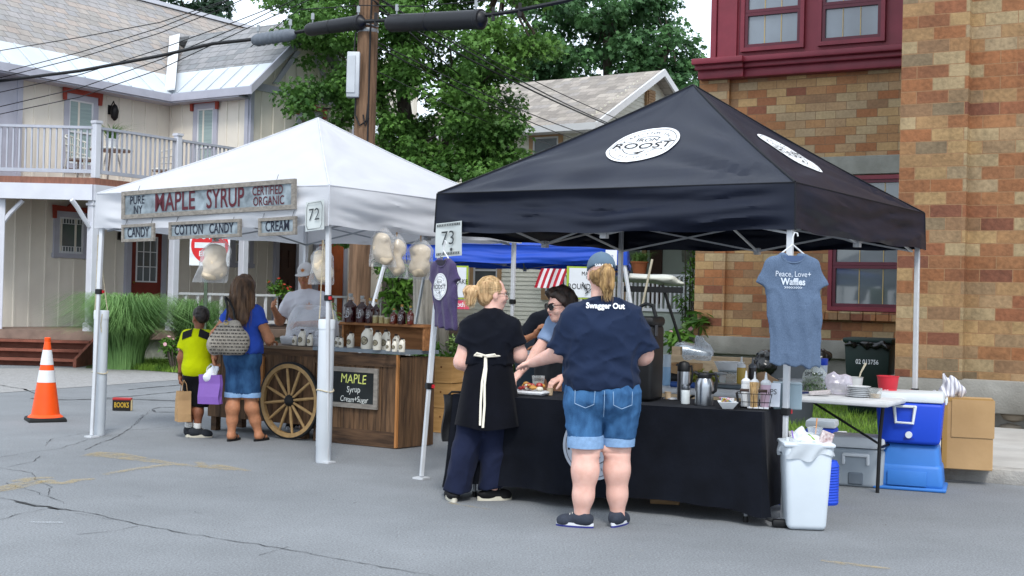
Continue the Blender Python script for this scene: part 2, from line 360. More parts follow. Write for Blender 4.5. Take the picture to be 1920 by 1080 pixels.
def folds(amp=.006,sx=9,sy=9,sz=4,seed=0):
    def f(X,Y,Z):
        w=.25*vnoise(X*3+seed,Y*3,Z*3)
        a=vnoise(X*sx*.75+Z*sz*.45+seed+w*3,Y*sy*.7+3.1,Z*sz*.8-X*sx*.35+seed*2+w); b=vnoise(X*sx*1.5-Z*sz*.7+5+w*4,Y*sy*1.2+seed,Z*sz*1.6+X*sx*.5)
        return amp*(.42-(1-np.abs(a))**4*1.05-.5*(1-np.abs(b))**4)+amp*.3*vnoise(X*sx*.5,Y*sy*.5+seed,Z*sz*.5)
    return f
def project_y(V,Q,side=-1):
    """front-surface lookup: (x,z) -> y on a solid, seen from -y (side -1) or +y"""
    h=.008; x0,z0=V[:,0].min(),V[:,2].min(); nx=int((V[:,0].max()-x0)/h)+2; nz=int((V[:,2].max()-z0)/h)+2; G=np.full((nx,nz),np.nan)
    P=[V,V[Q].mean(1)]; P=np.concatenate(P+[(V[Q[:,i]]+V[Q[:,(i+1)%4]])/2 for i in range(4)])
    i=((P[:,0]-x0)/h).astype(int); k=((P[:,2]-z0)/h).astype(int)
    for a,b,y in zip(i,k,P[:,1]):
        if np.isnan(G[a,b]) or (y-G[a,b])*side>0: G[a,b]=y
    for _ in range(2):
        N=np.isnan(G); g=np.pad(G,1,constant_values=np.nan); st=np.stack([g[:-2,1:-1],g[2:,1:-1],g[1:-1,:-2],g[1:-1,2:]])
        import warnings
        with warnings.catch_warnings(): warnings.simplefilter('ignore'); mm=np.nanmean(st,0)
        G[N]=mm[N]
    def f(x,z):
        u=min(max((x-x0)/h-.5,0),nx-1.01); w=min(max((z-z0)/h-.5,0),nz-1.01); a,b=int(u),int(w); fu,fw=u-a,w-b
        q=[G[a,b],G[a+1,b],G[a,b+1],G[a+1,b+1]]
        m=[v for v in q if not np.isnan(v)] or [0.]; q=[v if not np.isnan(v) else sum(m)/len(m) for v in q]
        return (q[0]*(1-fu)+q[1]*fu)*(1-fw)+(q[2]*(1-fu)+q[3]*fu)*fw
    return f
# ---------------------------------------------------------------- people
def rotm(yaw=0,pitch=0,roll=0): return Matrix.Rotation(yaw,3,'Z')@Matrix.Rotation(pitch,3,'X')@Matrix.Rotation(roll,3,'Y')
class Head:
    """head frame: +y the face, z up, centre between chin and crown (half height .115)"""
    def __init__(s,c,yaw=0,pitch=0,roll=0,sc=1): s.c=Vector(c); s.R=rotm(yaw,pitch,roll); s.s=sc
    def P(s,p): return tuple(s.c+s.R@(Vector(p)*s.s))
    def e(s,c,r,rot=None):
        R=s.R if rot is None else s.R@rot
        return ('e',s.P(c),tuple(q*s.s for q in r),[list(R[i]) for i in range(3)])
    def k(s,a,b,ra,rb): return ('c',s.P(a),s.P(b),ra*s.s,rb*s.s)
    def prims(s):
        e,k=s.e,s.k
        return [e((0,-.014,.032),(.074,.095,.083)),e((0,.028,-.028),(.060,.062,.084)),e((0,.058,-.088),(.032,.03,.026)),k((0,.09,.004),(0,.106,-.026),.009,.013),
            e((-.076,-.004,-.014),(.009,.02,.032)),e((.076,-.004,-.014),(.009,.02,.032)),e((0,.086,-.057),(.022,.010,.010)),e((0,.074,.02),(.05,.018,.011)),e((-.036,.062,-.03),(.026,.025,.022)),e((.036,.062,-.03),(.026,.025,.022))]
    def face(s,parent,brow='#4a3020',lips='#a8605a'):
        for sx in (-1,1):
            mb=MB(); mb.T=Matrix.Translation(s.P((sx*.031,.078,.0)))@(s.R.to_4x4()); mb.lathe([(0.001,-.010),(.010,-.006),(.0125,0),(.010,.006),(.001,.010)],sx=1,sy=.8,n=10)
            mb.mat(1); mb.lathe([(.0005,0),(.005,.0008)],c=(0,.0098,0),n=8,ax=(0,1,0)); mb.build('eye',[M('eye_white','#d8d2cc',.3,.03),M('iris','#2a1c14',.2,.1)],parent)
        mb=MB(); mb.T=Matrix.Translation(s.P((0,.092,-.057)))@s.R.to_4x4(); mb.tube([(-.024,-.008,0),(-.012,.001,.002),(0,.003,.001),(.012,.001,.002),(.024,-.008,0)],[.002,.005,.006,.005,.002],6)
        mb.build('mouth',M('lips'+lips,lips,.5,.1),parent)
        for sx in (-1,1):
            mb=MB(); mb.T=Matrix.Translation(s.P((0,0,0)))@s.R.to_4x4(); mb.tube([(sx*.016,.093,.021),(sx*.034,.09,.027),(sx*.052,.076,.02)],[.003,.004,.0015],6); mb.build('eyebrow',M('brow'+brow,brow,.8,.2),parent)
def hand(w,d,pn,side,curl=.5,sc=1,spread=.12):
    """five-fingered hand from wrist w, pointing along d, palm facing pn; side=+1: thumb on the d x pn side. -> verts, quads"""
    w=Vector(w); d=Vector(d).normalized(); pn=(Vector(pn)-d*Vector(pn).dot(d)).normalized(); sdv=d.cross(pn)*side
    P=[('c',tuple(w-d*.015),tuple(w+d*.03*sc),.026*sc,.03*sc),('c',tuple(w+d*.03*sc-sdv*.02*sc),tuple(w+d*.085*sc-sdv*.026*sc),.017*sc,.014*sc),('c',tuple(w+d*.03*sc+sdv*.015*sc),tuple(w+d*.088*sc+sdv*.024*sc),.018*sc,.014*sc),('c',tuple(w+d*.04*sc),tuple(w+d*.088*sc),.019*sc,.014*sc)]
    for i,(o,L) in enumerate(((.029,.070),(.0095,.080),(-.0095,.074),(-.028,.058))):
        p=w+d*(.088-abs(o)*.15)*sc+sdv*o*sc; dr=(d+sdv*o*spread*18).normalized(); a=0; r=.0092*sc
        for j,f in enumerate((.45,.32,.23)):
            a+=curl*(.7,1.1,.9)[j]*(1+.08*i); v=dr*math.cos(a)+pn*math.sin(a); q=p+v*L*f*sc; P.append(('c',tuple(p),tuple(q),r,r*.92)); p=q; r*=.92
    p=w+d*.028*sc+sdv*.028*sc
    for j,(L,f) in enumerate(((.04,.2),(.033,.55),(.027,.9))):
        v=(d*(.75+.1*j)+sdv*(.75-.35*j)+pn*(f*curl+.15)).normalized(); q=p+v*L*sc; P.append(('c',tuple(p),tuple(q),(.0125-.0012*j)*sc,(.0113-.0012*j)*sc)); p=q
    return solid([dict(p=P,k=.008)],h=.0042)
def shoe(parent,pos,yaw,upper,sole,L=.25,solecap=None,name='shoe',hi=.085):
    """lace-up shoe, toe along +y turned by yaw"""
    R=Matrix.Rotation(yaw,3,'Z'); P=lambda x,y,z:tuple(Vector(pos)+R@Vector((x,y,z))); f=L/.25
    pr=[('c',P(0,-.055*f,.05),P(0,.0,.055),.036,.04),('c',P(0,0,.055),P(0,.13*f,.032),.042,.032),('c',P(0,-.05*f,.06),P(0,-.035*f,hi),.034,.036),('c',P(-.008,.1*f,.03),P(.008,.1*f,.03),.036,.036)]
    o=solid_obj('shoe',[dict(p=pr,k=.04)],upper,parent,h=.008,cut=[(P(0,0,.012),(0,0,-1)),(P(0,-.03,hi+.015),(R@Vector((0,-.35,1))))])
    n=24; mb=MB(); pts=[]
    for i in range(n):
        a=2*math.pi*i/n; y=math.sin(a)*.132*f+.033*f; x=math.cos(a)*(.040+.009*math.sin(a)-.008*math.cos(2*a)*0)
        pts.append((x,y))
    for z0,z1,m in ((.0,.012,1),(.012,.03,0)):
        mb.mat(m); V=[P(x*(1 if z0==0 else 1.02),y,z0) for x,y in pts]+[P(x*1.02,y,z1) for x,y in pts]
        mb.add(V,[tuple(range(n-1,-1,-1)),tuple(range(n,2*n))]+[(i,(i+1)%n,n+(i+1)%n,n+i) for i in range(n)])
    mb.build('sole',[sole,solecap or sole],o)
    mb=MB()
    for i in range(4):
        y=.045*f+i*.018; mb.tube([P(-.022,y,.083-i*.006),P(0,y+.006,.091-i*.007),P(.022,y,.083-i*.006)],.003,5)
    mb.build('lace',M('lace','#c9c9c4',.8),o)
    return o
SKIN=dict(fair=M('skin_fair','#d2a495',.55,.03,18,.15,160,spec=.35,col2='#dcb2a4',detail=8),tan=M('skin_tan','#a87354',.55,.14,26,.25,140,spec=.35),brown=M('skin_brown','#7d4f39',.55,.14,26,.25,140,spec=.35))
for m in SKIN.values():
    b=m.node_tree.nodes['Principled BSDF']; b.inputs['Subsurface Weight'].default_value=.12; b.inputs['Subsurface Radius'].default_value=(.012,.005,.003); b.inputs['Subsurface Scale'].default_value=.5
def hairmat(n,c,c2,st=(60,60,5)): return M(n,c,.55,.35,1.0,.8,1.6,stretch=st,col2=c2,bdist=.006,spec=.45)
def strands(V,Q,amp=.004,fx=70,fz=6):
    return V
def hair_disp(amp=.006,f=55,fz=7,seed=0): return lambda X,Y,Z: amp*(vnoise(X*f+seed,Y*f,Z*fz)+.6*vnoise(X*f*.4,Y*f*.4+seed,Z*fz*1.5))
def cloth(n,c,**k): return M(n,c,.9,k.pop('var',.1),k.pop('scale',5),k.pop('bump',.25),k.pop('bscale',34),spec=.15,sheen=k.pop('sheen',.03),bdist=.012,**k)
DENIM=M('denim','#2c4f78',.85,.14,1.6,.35,90,stretch=(10,10,4),col2='#44719f',spec=.15)
DENIM_D=M('denim_dark','#203b60',.85,.14,1.6,.35,90,stretch=(10,10,4),col2='#33587f',spec=.15)
DENIM_L=M('denim_cuff','#7d9cc0',.9,.12,40,.3,120,spec=.15)

shr=lambda P,d:[p[:3]+(p[3]-d,p[4]-d)+tuple(p[5:]) if p[0]=='c' else p for p in P]
def shl(cx,y,hw,zn,zs,r0,r1): return [('c',(cx-.03,y,zn),(cx-hw,y,zs),r0,r1),('c',(cx+.03,y,zn),(cx+hw,y,zs),r0,r1)]
def strand_obj(parent,mat,paths,n,jit=.006,r=.0017,spread=.9):
    """loose hair lying over a hair mass; paths: lists of (centre, radius) from root to tip"""
    mb=MB()
    for i in range(n):
        P=paths[i%len(paths)]; a=random.uniform(0,6.283); k=random.uniform(.85,1.12); pts=[]; d=(Vector(P[-1][0])-Vector(P[0][0])).normalized(); e=d.orthogonal().normalized(); g=d.cross(e); tw=random.uniform(-.7,.7); w=Vector((random.gauss(0,jit),random.gauss(0,jit),random.gauss(0,jit)))
        for j in range(len(P)-1):
            for s in (0,.5):
                c=Vector(P[j][0]).lerp(Vector(P[j+1][0]),s); rr=P[j][1]+(P[j+1][1]-P[j][1])*s; t=(j+s)/(len(P)-1); aa=a+tw*t; pts.append(c+(e*math.cos(aa)+g*math.sin(aa))*rr*k+w*t*t*2)
        c=Vector(P[-1][0]); pts.append(c+(e*math.cos(a+tw)+g*math.sin(a+tw))*P[-1][1]*k+w*2+d*random.uniform(0,.03)); mb.tube(pts,[r]*(len(pts)-1)+[r*.3],4)
    return mb.build('loose_strands',mat,parent)
def skull_strands(parent,mat,H,base,n,rx=(.086,.1,.094),c0=(0,-.022,.03)):
    mb=MB(); B=(Vector(base)-Vector(c0)).normalized()
    for i in range(n):
        th=random.uniform(-2.0,2.0); f=Vector((math.sin(th)*.8,.55+random.uniform(-.3,.15),math.cos(th)*.8+.1)).normalized(); pts=[]; k=random.uniform(.99,1.04)
        for j in range(9):
            v=f.lerp(B,j/8).normalized(); pts.append(H.P((c0[0]+v.x*rx[0]*k,c0[1]+v.y*rx[1]*k,c0[2]+v.z*rx[2]*k)))
        mb.tube(pts,.0016,4)
    return mb.build('loose_strands',mat,parent)
def big_woman():
    r=thing('person','woman in grey cap, navy t-shirt and rolled denim shorts, standing with her back turned','person',(.60,8.16,0),-.02); r.scale=(.955,.955,1)
    H=Head((-.03,.03,1.625),yaw=.12,pitch=-.08,sc=1.10); sk=SKIN['fair']
    legs=[('c',(-.125,-.03,.07),(-.114,-.035,.20),.048,.068),('c',(-.114,-.035,.20),(-.105,-.03,.36),.068,.088),('c',(-.105,-.03,.36),(-.105,-.01,.50),.088,.094),('c',(-.105,-.01,.47),(-.13,0,.80),.098,.145),
          ('c',(.125,.06,.07),(.12,.055,.20),.047,.066),('c',(.12,.055,.20),(.112,.048,.36),.066,.086),('c',(.112,.048,.36),(.112,.06,.50),.086,.092),('c',(.112,.06,.47),(.13,.03,.80),.096,.145),
          ('e',(-.05,-.065,.49),(.04,.03,.04)),('e',(.045,0,.50),(.042,.035,.045))]
    tor=[('c',(-.06,.02,.86),(.06,.02,.86),.205,.205,(1,.95,.95)),('c',(-.02,.03,1.0),(-.01,.03,1.22),.215,.205,(1.02,.8,1)),*shl(-.015,.02,.18,1.38,1.31,.06,.075),('c',(-.1,.05,1.2),(.08,.05,1.2),.17,.17,(1,.9,1)),('c',(-.02,.02,1.38),(-.03,.03,1.5),.078,.064)]
    aL=[('c',(-.205,.02,1.325),(-.27,.10,1.12),.082,.072),('c',(-.27,.10,1.12),(-.475,.40,1.025),.066,.033)]
    aR=[('c',(.175,.02,1.325),(.265,.07,1.115),.080,.07),('c',(.275,.07,1.115),(.13,.30,1.05),.066,.034)]
    ha=hand((-.475,.40,1.025),(-.5,.8,-.12),(.1,0,-1),1,.3); hb=hand((.13,.30,1.05),(-.8,.5,.0),(0,-.3,-1),-1,.6)
    body=solid_obj('body',[dict(p=legs[:3]+shr(legs[3:4],.03)+legs[4:7]+shr(legs[7:8],.03)+legs[8:]+shr(tor[:5],.03)+tor[5:]+aL+aR,k=.04),dict(p=H.prims(),k=.02),dict(p=[('c',(-.09,-.0,.05),(-.2,.04,.04),.04,.03),('c',(.125,.06,.05),(.14,.14,.04),.04,.03)],k=.03)],sk,r,.009,disp=lambda X,Y,Z:.006*np.exp(-((Z-.478)/.008)**2)*(Y<.04),extra=[ha,hb]); H.face(r)
    # t-shirt
    st=cloth('navy_tee','#1b263d',var=.12,bump=.4,bscale=16)
    t=[('c',(-.04,.02,.93),(.04,.02,.93),.18,.18,(1.02,1.0,1)),('c',(-.015,.03,1.02),(-.01,.03,1.22),.20,.195,(1.03,.88,1)),*shl(-.015,.015,.185,1.385,1.315,.075,.08),('c',(-.10,.04,1.2),(.08,.04,1.2),.15,.15,(1,1,1))]
    sL=[('c',(-.19,.02,1.33),(-.278,.085,1.115),.083,.097)]; sR=[('c',(.165,.02,1.33),(.275,.055,1.10),.083,.097)]
    dn=folds(.018,8,8,9,1); d2=lambda X,Y,Z: dn(X,Y,Z)+.009*np.sin((Z*1.0+.55*np.abs(X)+.05*vnoise(X*5,Y*5,Z*5))*62)*np.clip((1.2-Z)*4,0,1)*np.clip((Z-.9)*9,0,1)
    G=[dict(p=t,inf=.022,k=.09,cuts=[((0,0,.897),(.04,0,-1))]),dict(p=sL,inf=.012,cuts=[((-.275,.08,1.135),(-.3,.3,-1))]),dict(p=sR,inf=.012,cuts=[((.285,.055,1.14),(.32,.15,-1))])]
    V,Q=solid(G,.0095,.06,d2,cut=[((-.03,.0,1.475),(0,.25,1))]); sh=arr_mesh('shirt',V,Q,st,r)
    f=project_y(V,Q); mb=MB()
    lettering(mb,'Swagger Out',lambda x,y:(x+.0,f(x,y+1.422)-.006,y+1.422),.050,bold=.035,sub=1,sx=.98)
    mb.build('lettering',M('print_white','#dfe3e8',.8,.05),sh,smooth=0)
    # shorts
    s=[('c',(-.05,.02,.86),(.055,.02,.86),.195,.195,(1.03,1.02,.95))]; l1=[('c',(-.12,.0,.80),(-.105,-.01,.5),.142,.108)]; l2=[('c',(.122,.03,.80),(.112,.055,.5),.142,.102)]
    dd=folds(.008,7,7,10,4)
    cre=lambda X,Y,Z: dd(X,Y,Z)+.012*np.exp(-((X-.005)/.014)**2)*(Z<.86)
    so=solid_obj('shorts',[dict(p=s,inf=.006,k=.05,cuts=[((0,0,.96),(0,0,1))]),dict(p=l1,inf=.004,cuts=[((0,0,.56),(0,0,-1))]),dict(p=l2,inf=.004,cuts=[((0,0,.57),(0,0,-1))])],DENIM,r,.0095,.02,cre)
    for c,(x,y,z,rr) in enumerate(((-.106,-.01,.552,.117),(.112,.054,.562,.111))):
        mb=MB(); mb.lathe([(rr-.012,-.04),(rr+.006,-.042),(rr+.009,0),(rr+.007,.036),(rr-.008,.04)],(x,y,z),28,1,1.03,cap=False); mb.build('cuff',DENIM_L,so)
    # seams and back pockets
    mb=MB(); Vs,Qs=solid([dict(p=s,inf=.006,k=.05),dict(p=l1,inf=.004),dict(p=l2,inf=.004)],.014,.02); g=project_y(Vs,Qs)
    def seam(pts):
        q=[]; 
        for (x0,z0),(x1,z1) in zip(pts,pts[1:]):
            for i in range(7): t=i/6; q.append((x0+(x1-x0)*t,g(x0+(x1-x0)*t,z0+(z1-z0)*t)-.011,z0+(z1-z0)*t))
        mb.tube(q,.0022,4)
    for sx in (-1,1): seam([(sx*.06,.885),(sx*.065,.80),(sx*.12,.775),(sx*.19,.80),(sx*.19,.885)])
    seam([(.003,.89),(.003,.72)]); mb.build('stitching',M('stitch','#8fa9c6',.9),so)
    # cap, ponytail
    ht=hairmat('hair_blonde','#6b4c2e','#b8945f')
    hp=[H.e((0,-.03,-.01),(.076,.078,.06)),H.e((0,-.07,-.01),(.05,.04,.05))]
    pt=[('c',H.P((.01,-.10,.04)),H.P((.018,-.132,-.005)),.022,.038),('c',H.P((.018,-.132,-.005)),H.P((.022,-.125,-.07)),.040,.042),('c',H.P((.022,-.125,-.07)),H.P((.028,-.11,-.130)),.040,.012)]
    solid_obj('hair',[dict(p=hp,inf=.002),dict(p=pt,inf=.004)],ht,r,.0048,.02,hair_disp(.008,85,11)); strand_obj(r,hairmat('strand_blonde','#8a683f','#d0b07c'),[[(H.P((.01,-.10,.04)),.024),(H.P((.018,-.132,-.005)),.041),(H.P((.022,-.125,-.07)),.043),(H.P((.028,-.11,-.135)),.016)]],150)
    cm=cloth('cap_grey','#56697a',bump=.1); 
    cp=solid_obj('cap',[dict(p=[H.e((0,-.014,.04),(.088,.110,.092))],cuts=[(H.P((0,0,.022)),tuple(H.R@Vector((0,-.22,-1))))]),dict(p=[H.e((0,.12,.035),(.07,.075,.012))])],cm,r,.007,.012)
    mb=MB(); lettering(mb,'SARATOGA',lambda x,y:H.P((x,-.1255+(x*x)*5+.25*max(0,y+.01),y+.042)),.021,bold=.02); mb.build('lettering',M('print_white','#dfe3e8'),cp,smooth=0)
    mb=MB(); mb.lathe([(.001,.004),(.006,.003),(.008,0)],H.P((0,-.012,.132)),8); mb.build('button',cm,cp)
    up=M('shoe_greyblue','#2e3440',.8,.2,30,.4,200); so_=M('sole_white','#c9ccd2',.7,.1); bl=M('sole_blue','#2b2f78',.7,.1)
    shoe(r,(-.135,-.03,0),1.25,up,so_,.25,bl); shoe(r,(.125,.06,0),-.45,up,so_,.25,bl)
    return r
def blonde_woman():
    r=thing('person','blonde woman with ponytail in black dress and white-tied apron over dark trousers','person',(-.22,9.10,0),-.05)
    H=Head((.082,.03,1.485),yaw=-1.2,pitch=-.05,sc=1.04); sk=SKIN['fair']
    legs=[('c',(-.15,-.04,.09),(-.07,0,.45),.045,.055),('c',(-.07,0,.45),(.0,.02,.8),.055,.09),('c',(.11,.03,.09),(.12,.03,.45),.045,.055),('c',(.12,.03,.45),(.11,.02,.8),.055,.09)]
    tor=[('c',(.0,.02,.86),(.11,.02,.86),.12,.12,(1,.9,1)),('c',(.06,.02,.98),(.07,.02,1.18),.13,.13,(1,.75,1)),*shl(.075,.01,.14,1.30,1.235,.05,.05),('c',(.075,.01,1.33),(.08,.02,1.42),.06,.054)]
    aL=[('c',(-.075,.0,1.245),(-.13,-.02,.99),.056,.05),('c',(-.13,-.02,.99),(-.03,.24,1.0),.048,.03)]; aR=[('c',(.225,.0,1.245),(.285,.03,1.05),.056,.05),('c',(.285,.03,1.05),(.19,.27,1.06),.05,.03)]
    h1=hand((-.03,.24,1.0),(.6,.8,0),(0,0,-1),1,.7); h2=hand((.19,.27,1.06),(-.4,.9,.1),(-.4,0,-1),-1,.7)
    solid_obj('body',[dict(p=legs+tor+aL+aR,k=.045),dict(p=H.prims(),k=.02)],sk,r,.0105,extra=[h1,h2]); H.face(r,'#9a7a55')
    bk=cloth('black_tee','#0b0e17',var=.3,bump=.3,bscale=20)
    t=[('c',(.02,.02,.98),(.11,.02,.98),.115,.115,(1,1,1)),('c',(.065,.02,1.0),(.072,.02,1.18),.145,.14,(1.02,.85,1)),*shl(.075,.01,.145,1.30,1.235,.055,.055),('c',(.02,.03,1.16),(.13,.03,1.16),.11,.11)]
    G=[dict(p=t,inf=.014,k=.08,cuts=[((0,0,.98),(0,0,-1))]),dict(p=[('c',(-.06,.0,1.245),(-.125,-.015,1.05),.062,.072)],inf=.008,cuts=[((-.125,0,1.115),(-.25,0,-1))]),dict(p=[('c',(.21,.0,1.245),(.28,.02,1.06),.062,.072)],inf=.008,cuts=[((.28,.0,1.13),(.3,.1,-1))])]
    sh=solid_obj('dress_top',G,bk,r,.0085,.045,folds(.010,8,8,8,2),cut=[((.08,0,1.385),(0,.35,1))])
    # flared apron skirt, open loft with folds
    ap=cloth('apron_black','#090b13',var=.3,bump=.25,bscale=24); mb=MB()
    def sk_(u,v):
        a=u*2*math.pi; z=1.045-.51*v; rx=.160+.088*v**1.1; ry=.145+.085*v; w=1+.035*v*math.sin(a*7+.8)+.02*v*math.sin(a*11+2)
        return (.065+.01*v+rx*w*math.cos(a),.02+ry*w*math.sin(a),z-.012*v*math.sin(a*3))
    mb.grid(sk_,72,14); so=mb.build('apron',ap,r,smooth=60)
    wt=M('apron_tie','#d9d3c4',.9,.06,20,.2); mb=MB()
    def rib(pts,w=.016):
        for (a,b) in zip(pts,pts[1:]): mb.add([(a[0]-w/2,a[1],a[2]),(a[0]+w/2,a[1],a[2]),(b[0]+w/2,b[1],b[2]),(b[0]-w/2,b[1],b[2]),(a[0]-w/2,a[1]+.004,a[2]),(a[0]+w/2,a[1]+.004,a[2]),(b[0]+w/2,b[1]+.004,b[2]),(b[0]-w/2,b[1]+.004,b[2])],[(0,1,2,3),(7,6,5,4),(0,4,5,1),(1,5,6,2),(2,6,7,3),(3,7,4,0)])
    bx=.03
    rib([(bx+.02,-.135,1.05),(bx+.02,-.152,.97),(bx+.004,-.172,.86),(bx-.0,-.196,.72),(bx+.002,-.228,.56)]); rib([(bx+.024,-.137,1.05),(bx+.03,-.156,.95),(bx+.022,-.176,.84),(bx+.028,-.204,.70),(bx+.022,-.232,.545)])
    mb.tube([(bx+.02,-.14,1.045),(bx-.04,-.15,1.062),(bx-.06,-.147,1.048),(bx+.0,-.146,1.04)],.008,6); mb.tube([(bx+.02,-.14,1.045),(bx+.09,-.15,1.056),(bx+.1,-.145,1.046),(bx+.03,-.146,1.04)],.008,6)
    mb.tube([(.07+.166*math.cos(a),.02+.152*math.sin(a),1.045) for a in [i*2*math.pi/32 for i in range(32)]],.007,6,closed=True); mb.build('apron_tie',wt,so)
    tr=cloth('trousers_navy','#1a2036',var=.2,bump=.4,bscale=14)
    solid_obj('trousers',[dict(p=[('c',(.0,.02,.84),(.11,.02,.84),.13,.13),('c',(.0,.01,.78),(-.138,-.035,.05),.105,.098)],inf=0,k=.06,cuts=[((0,0,.74),(0,0,1)),((-.138,0,.075),(-.1,.1,-1))]),dict(p=[('c',(.12,.02,.78),(.105,.03,.05),.105,.088)],cuts=[((0,0,.07),(.1,0,-1)),((0,0,.74),(0,0,1))])],tr,r,.0095,.03,folds(.012,9,9,5,7))
    hm=hairmat('hair_gold','#9c7448','#d3b084')
    solid_obj('hair',[dict(p=[H.e((0,-.026,.03),(.08,.09,.088)),H.e((0,-.05,-.03),(.062,.05,.06))],inf=.004,cuts=[(H.P((0,.042,.03)),tuple(H.R@Vector((0,1,-.55))))]),dict(p=[('c',H.P((0,-.115,.02)),H.P((.0,-.165,-.0)),.026,.042),('c',H.P((.0,-.165,-.0)),H.P((.01,-.165,-.075)),.042,.022)],inf=.003)],hm,r,.0048,.016,hair_disp(.006,85,12,3)); sm_=hairmat('strand_gold','#b08a58','#e0c498'); strand_obj(r,sm_,[[(H.P((0,-.115,.02)),.026),(H.P((0,-.15,.01)),.04),(H.P((0,-.165,-.02)),.042),(H.P((.01,-.165,-.08)),.02)]],110); skull_strands(r,sm_,H,(0,-.115,.02),150,(.084,.094,.092),(0,-.026,.03))
    mb=MB(); mb.lathe([(.024,-.007),(.03,-.005),(.03,.005),(.024,.007)],H.P((0,-.118,.018)),12,ax=tuple(H.R@Vector((0,-1,-.1)))); mb.build('hair_band',M('band_black','#0c0c0e'),r)
    gl=MB()
    for sx in (-1,1):
        c=Vector((sx*.032,.098,.002)); gl.tube([H.P(c+Vector((.022*math.cos(a),-.004*abs(math.cos(a)),.018*math.sin(a)))) for a in [i*2*math.pi/14 for i in range(14)]],.0022,5,closed=True); gl.tube([H.P((sx*.055,.09,.004)),H.P((sx*.078,.04,.004)),H.P((sx*.08,-.01,-.002))],.0022,5)
    gl.tube([H.P((-.01,.102,.004)),H.P((.01,.102,.004))],.002,5); gl.build('glasses',M('frame_dark','#1c1512',.3),r)
    up=M('shoe_black','#0d0d10',.8,.2,30,.3,200); so2=M('sole_cream','#c9c4b4',.8,.1,20,0,1,dirt=.5)
    shoe(r,(-.165,-.04,0),.25,up,so2,.25,hi=.06); shoe(r,(.10,.03,0),-1.15,up,so2,.25,hi=.06)
    return r
def blue_woman():
    r=thing('person','woman with long brown hair in blue top and denim capris standing at the wooden cart','person',(-2.56,12.32,0),-.25)
    H=Head((-.045,.03,1.50),yaw=-.1,pitch=-.25); sk=SKIN['tan']
    legs=[('c',(-.13,-.03,.06),(-.13,-.02,.2),.034,.05),('c',(-.13,-.02,.2),(-.125,-.03,.32),.05,.064),('c',(-.125,-.03,.32),(-.12,0,.47),.064,.06),('c',(-.12,0,.47),(-.10,.01,.8),.068,.1),('c',(.10,.10,.06),(.065,.08,.2),.034,.05),('c',(.065,.08,.2),(.04,.05,.32),.05,.064),('c',(.04,.05,.32),(.02,.05,.47),.064,.06),('c',(.02,.05,.47),(.0,.02,.8),.068,.1),
        ('c',(-.13,-.04,.045),(-.13,.09,.03),.036,.026),('c',(.10,.08,.045),(.12,.2,.03),.036,.026)]
    tor=[('c',(-.10,.01,.83),(-.0,.01,.83),.14,.14,(1,.9,1)),('c',(-.05,.01,.95),(-.045,.01,1.18),.14,.14,(1,.75,1)),*shl(-.045,0,.125,1.285,1.225,.045,.048),('c',(-.045,.0,1.3),(-.045,.02,1.42),.055,.05)]
    aL=[('c',(-.185,.0,1.235),(-.32,-.05,1.03),.056,.047),('c',(-.32,-.05,1.03),(-.375,.05,.82),.044,.027)]; aR=[('c',(.10,.0,1.235),(.2,.06,1.0),.056,.047),('c',(.2,.06,1.0),(.12,.28,.97),.044,.028)]
    h1=hand((-.375,.05,.82),(-.0,.12,-1),(1,.1,0),1,.8); h2=hand((.12,.28,.97),(-.5,.8,-.1),(0,0,-1),-1,.3)
    solid_obj('body',[dict(p=legs+shr(tor,.012)+aL+aR,k=.04),dict(p=H.prims(),k=.02)],sk,r,.011,extra=[h1,h2]); H.face(r)
    tp=cloth('top_blue','#2a48a0',var=.18,bump=.4,bscale=22)
    t=[('c',(-.10,.01,.9),(0,.01,.9),.135,.135,(1,.95,1)),('c',(-.05,.01,.95),(-.045,.01,1.2),.15,.14,(1.02,.8,1)),*shl(-.045,0,.13,1.285,1.23,.052,.052)]
    def vneck(X,Y,Z): return folds(.012,9,9,9,5)(X,Y,Z)+.08*np.clip(1-np.abs(X+.045)/(.012+.36*np.clip(Z-1.10,0,1)+1e-6),0,1)*(Z>1.11)*(Y<.0)
    G=[dict(p=t,inf=.014,k=.07,cuts=[((0,0,.855),(0,0,-1))]),dict(p=[('c',(-.175,.0,1.24),(-.26,-.03,1.10),.06,.07)],inf=.005,cuts=[((-.255,0,1.17),(-.5,0,-1))]),dict(p=[('c',(.085,.0,1.24),(.165,.03,1.08),.06,.07)],inf=.005,cuts=[((.16,0,1.14),(.4,0,-1))])]
    solid_obj('shirt',G,tp,r,.0105,.05,vneck,cut=[((-.045,0,1.345),(0,.3,1))])
    ca=solid_obj('capris',[dict(p=[('c',(-.10,.01,.82),(0,.01,.82),.142,.142,(1,.92,1)),('c',(-.105,.01,.8),(-.122,-.005,.42),.108,.085)],inf=.005,k=.04,cuts=[((0,0,.9),(0,0,1)),((0,0,.46),(0,0,-1))]),dict(p=[('c',(.005,.02,.8),(.03,.05,.42),.108,.085)],inf=.005,cuts=[((0,0,.46),(0,0,-1))])],DENIM_D,r,.011,.02,folds(.007,9,9,9,8))
    for x,y,rr in ((-.121,-.003,.094),(.027,.048,.094)):
        mb=MB(); mb.lathe([(rr-.01,-.024),(rr+.004,-.026),(rr+.006,0),(rr+.004,.022),(rr-.008,.024)],(x,y,.452),24,cap=False); mb.build('cuff',DENIM_L,ca)
    hm=hairmat('hair_brown','#38271c','#6d5038',(30,30,5))
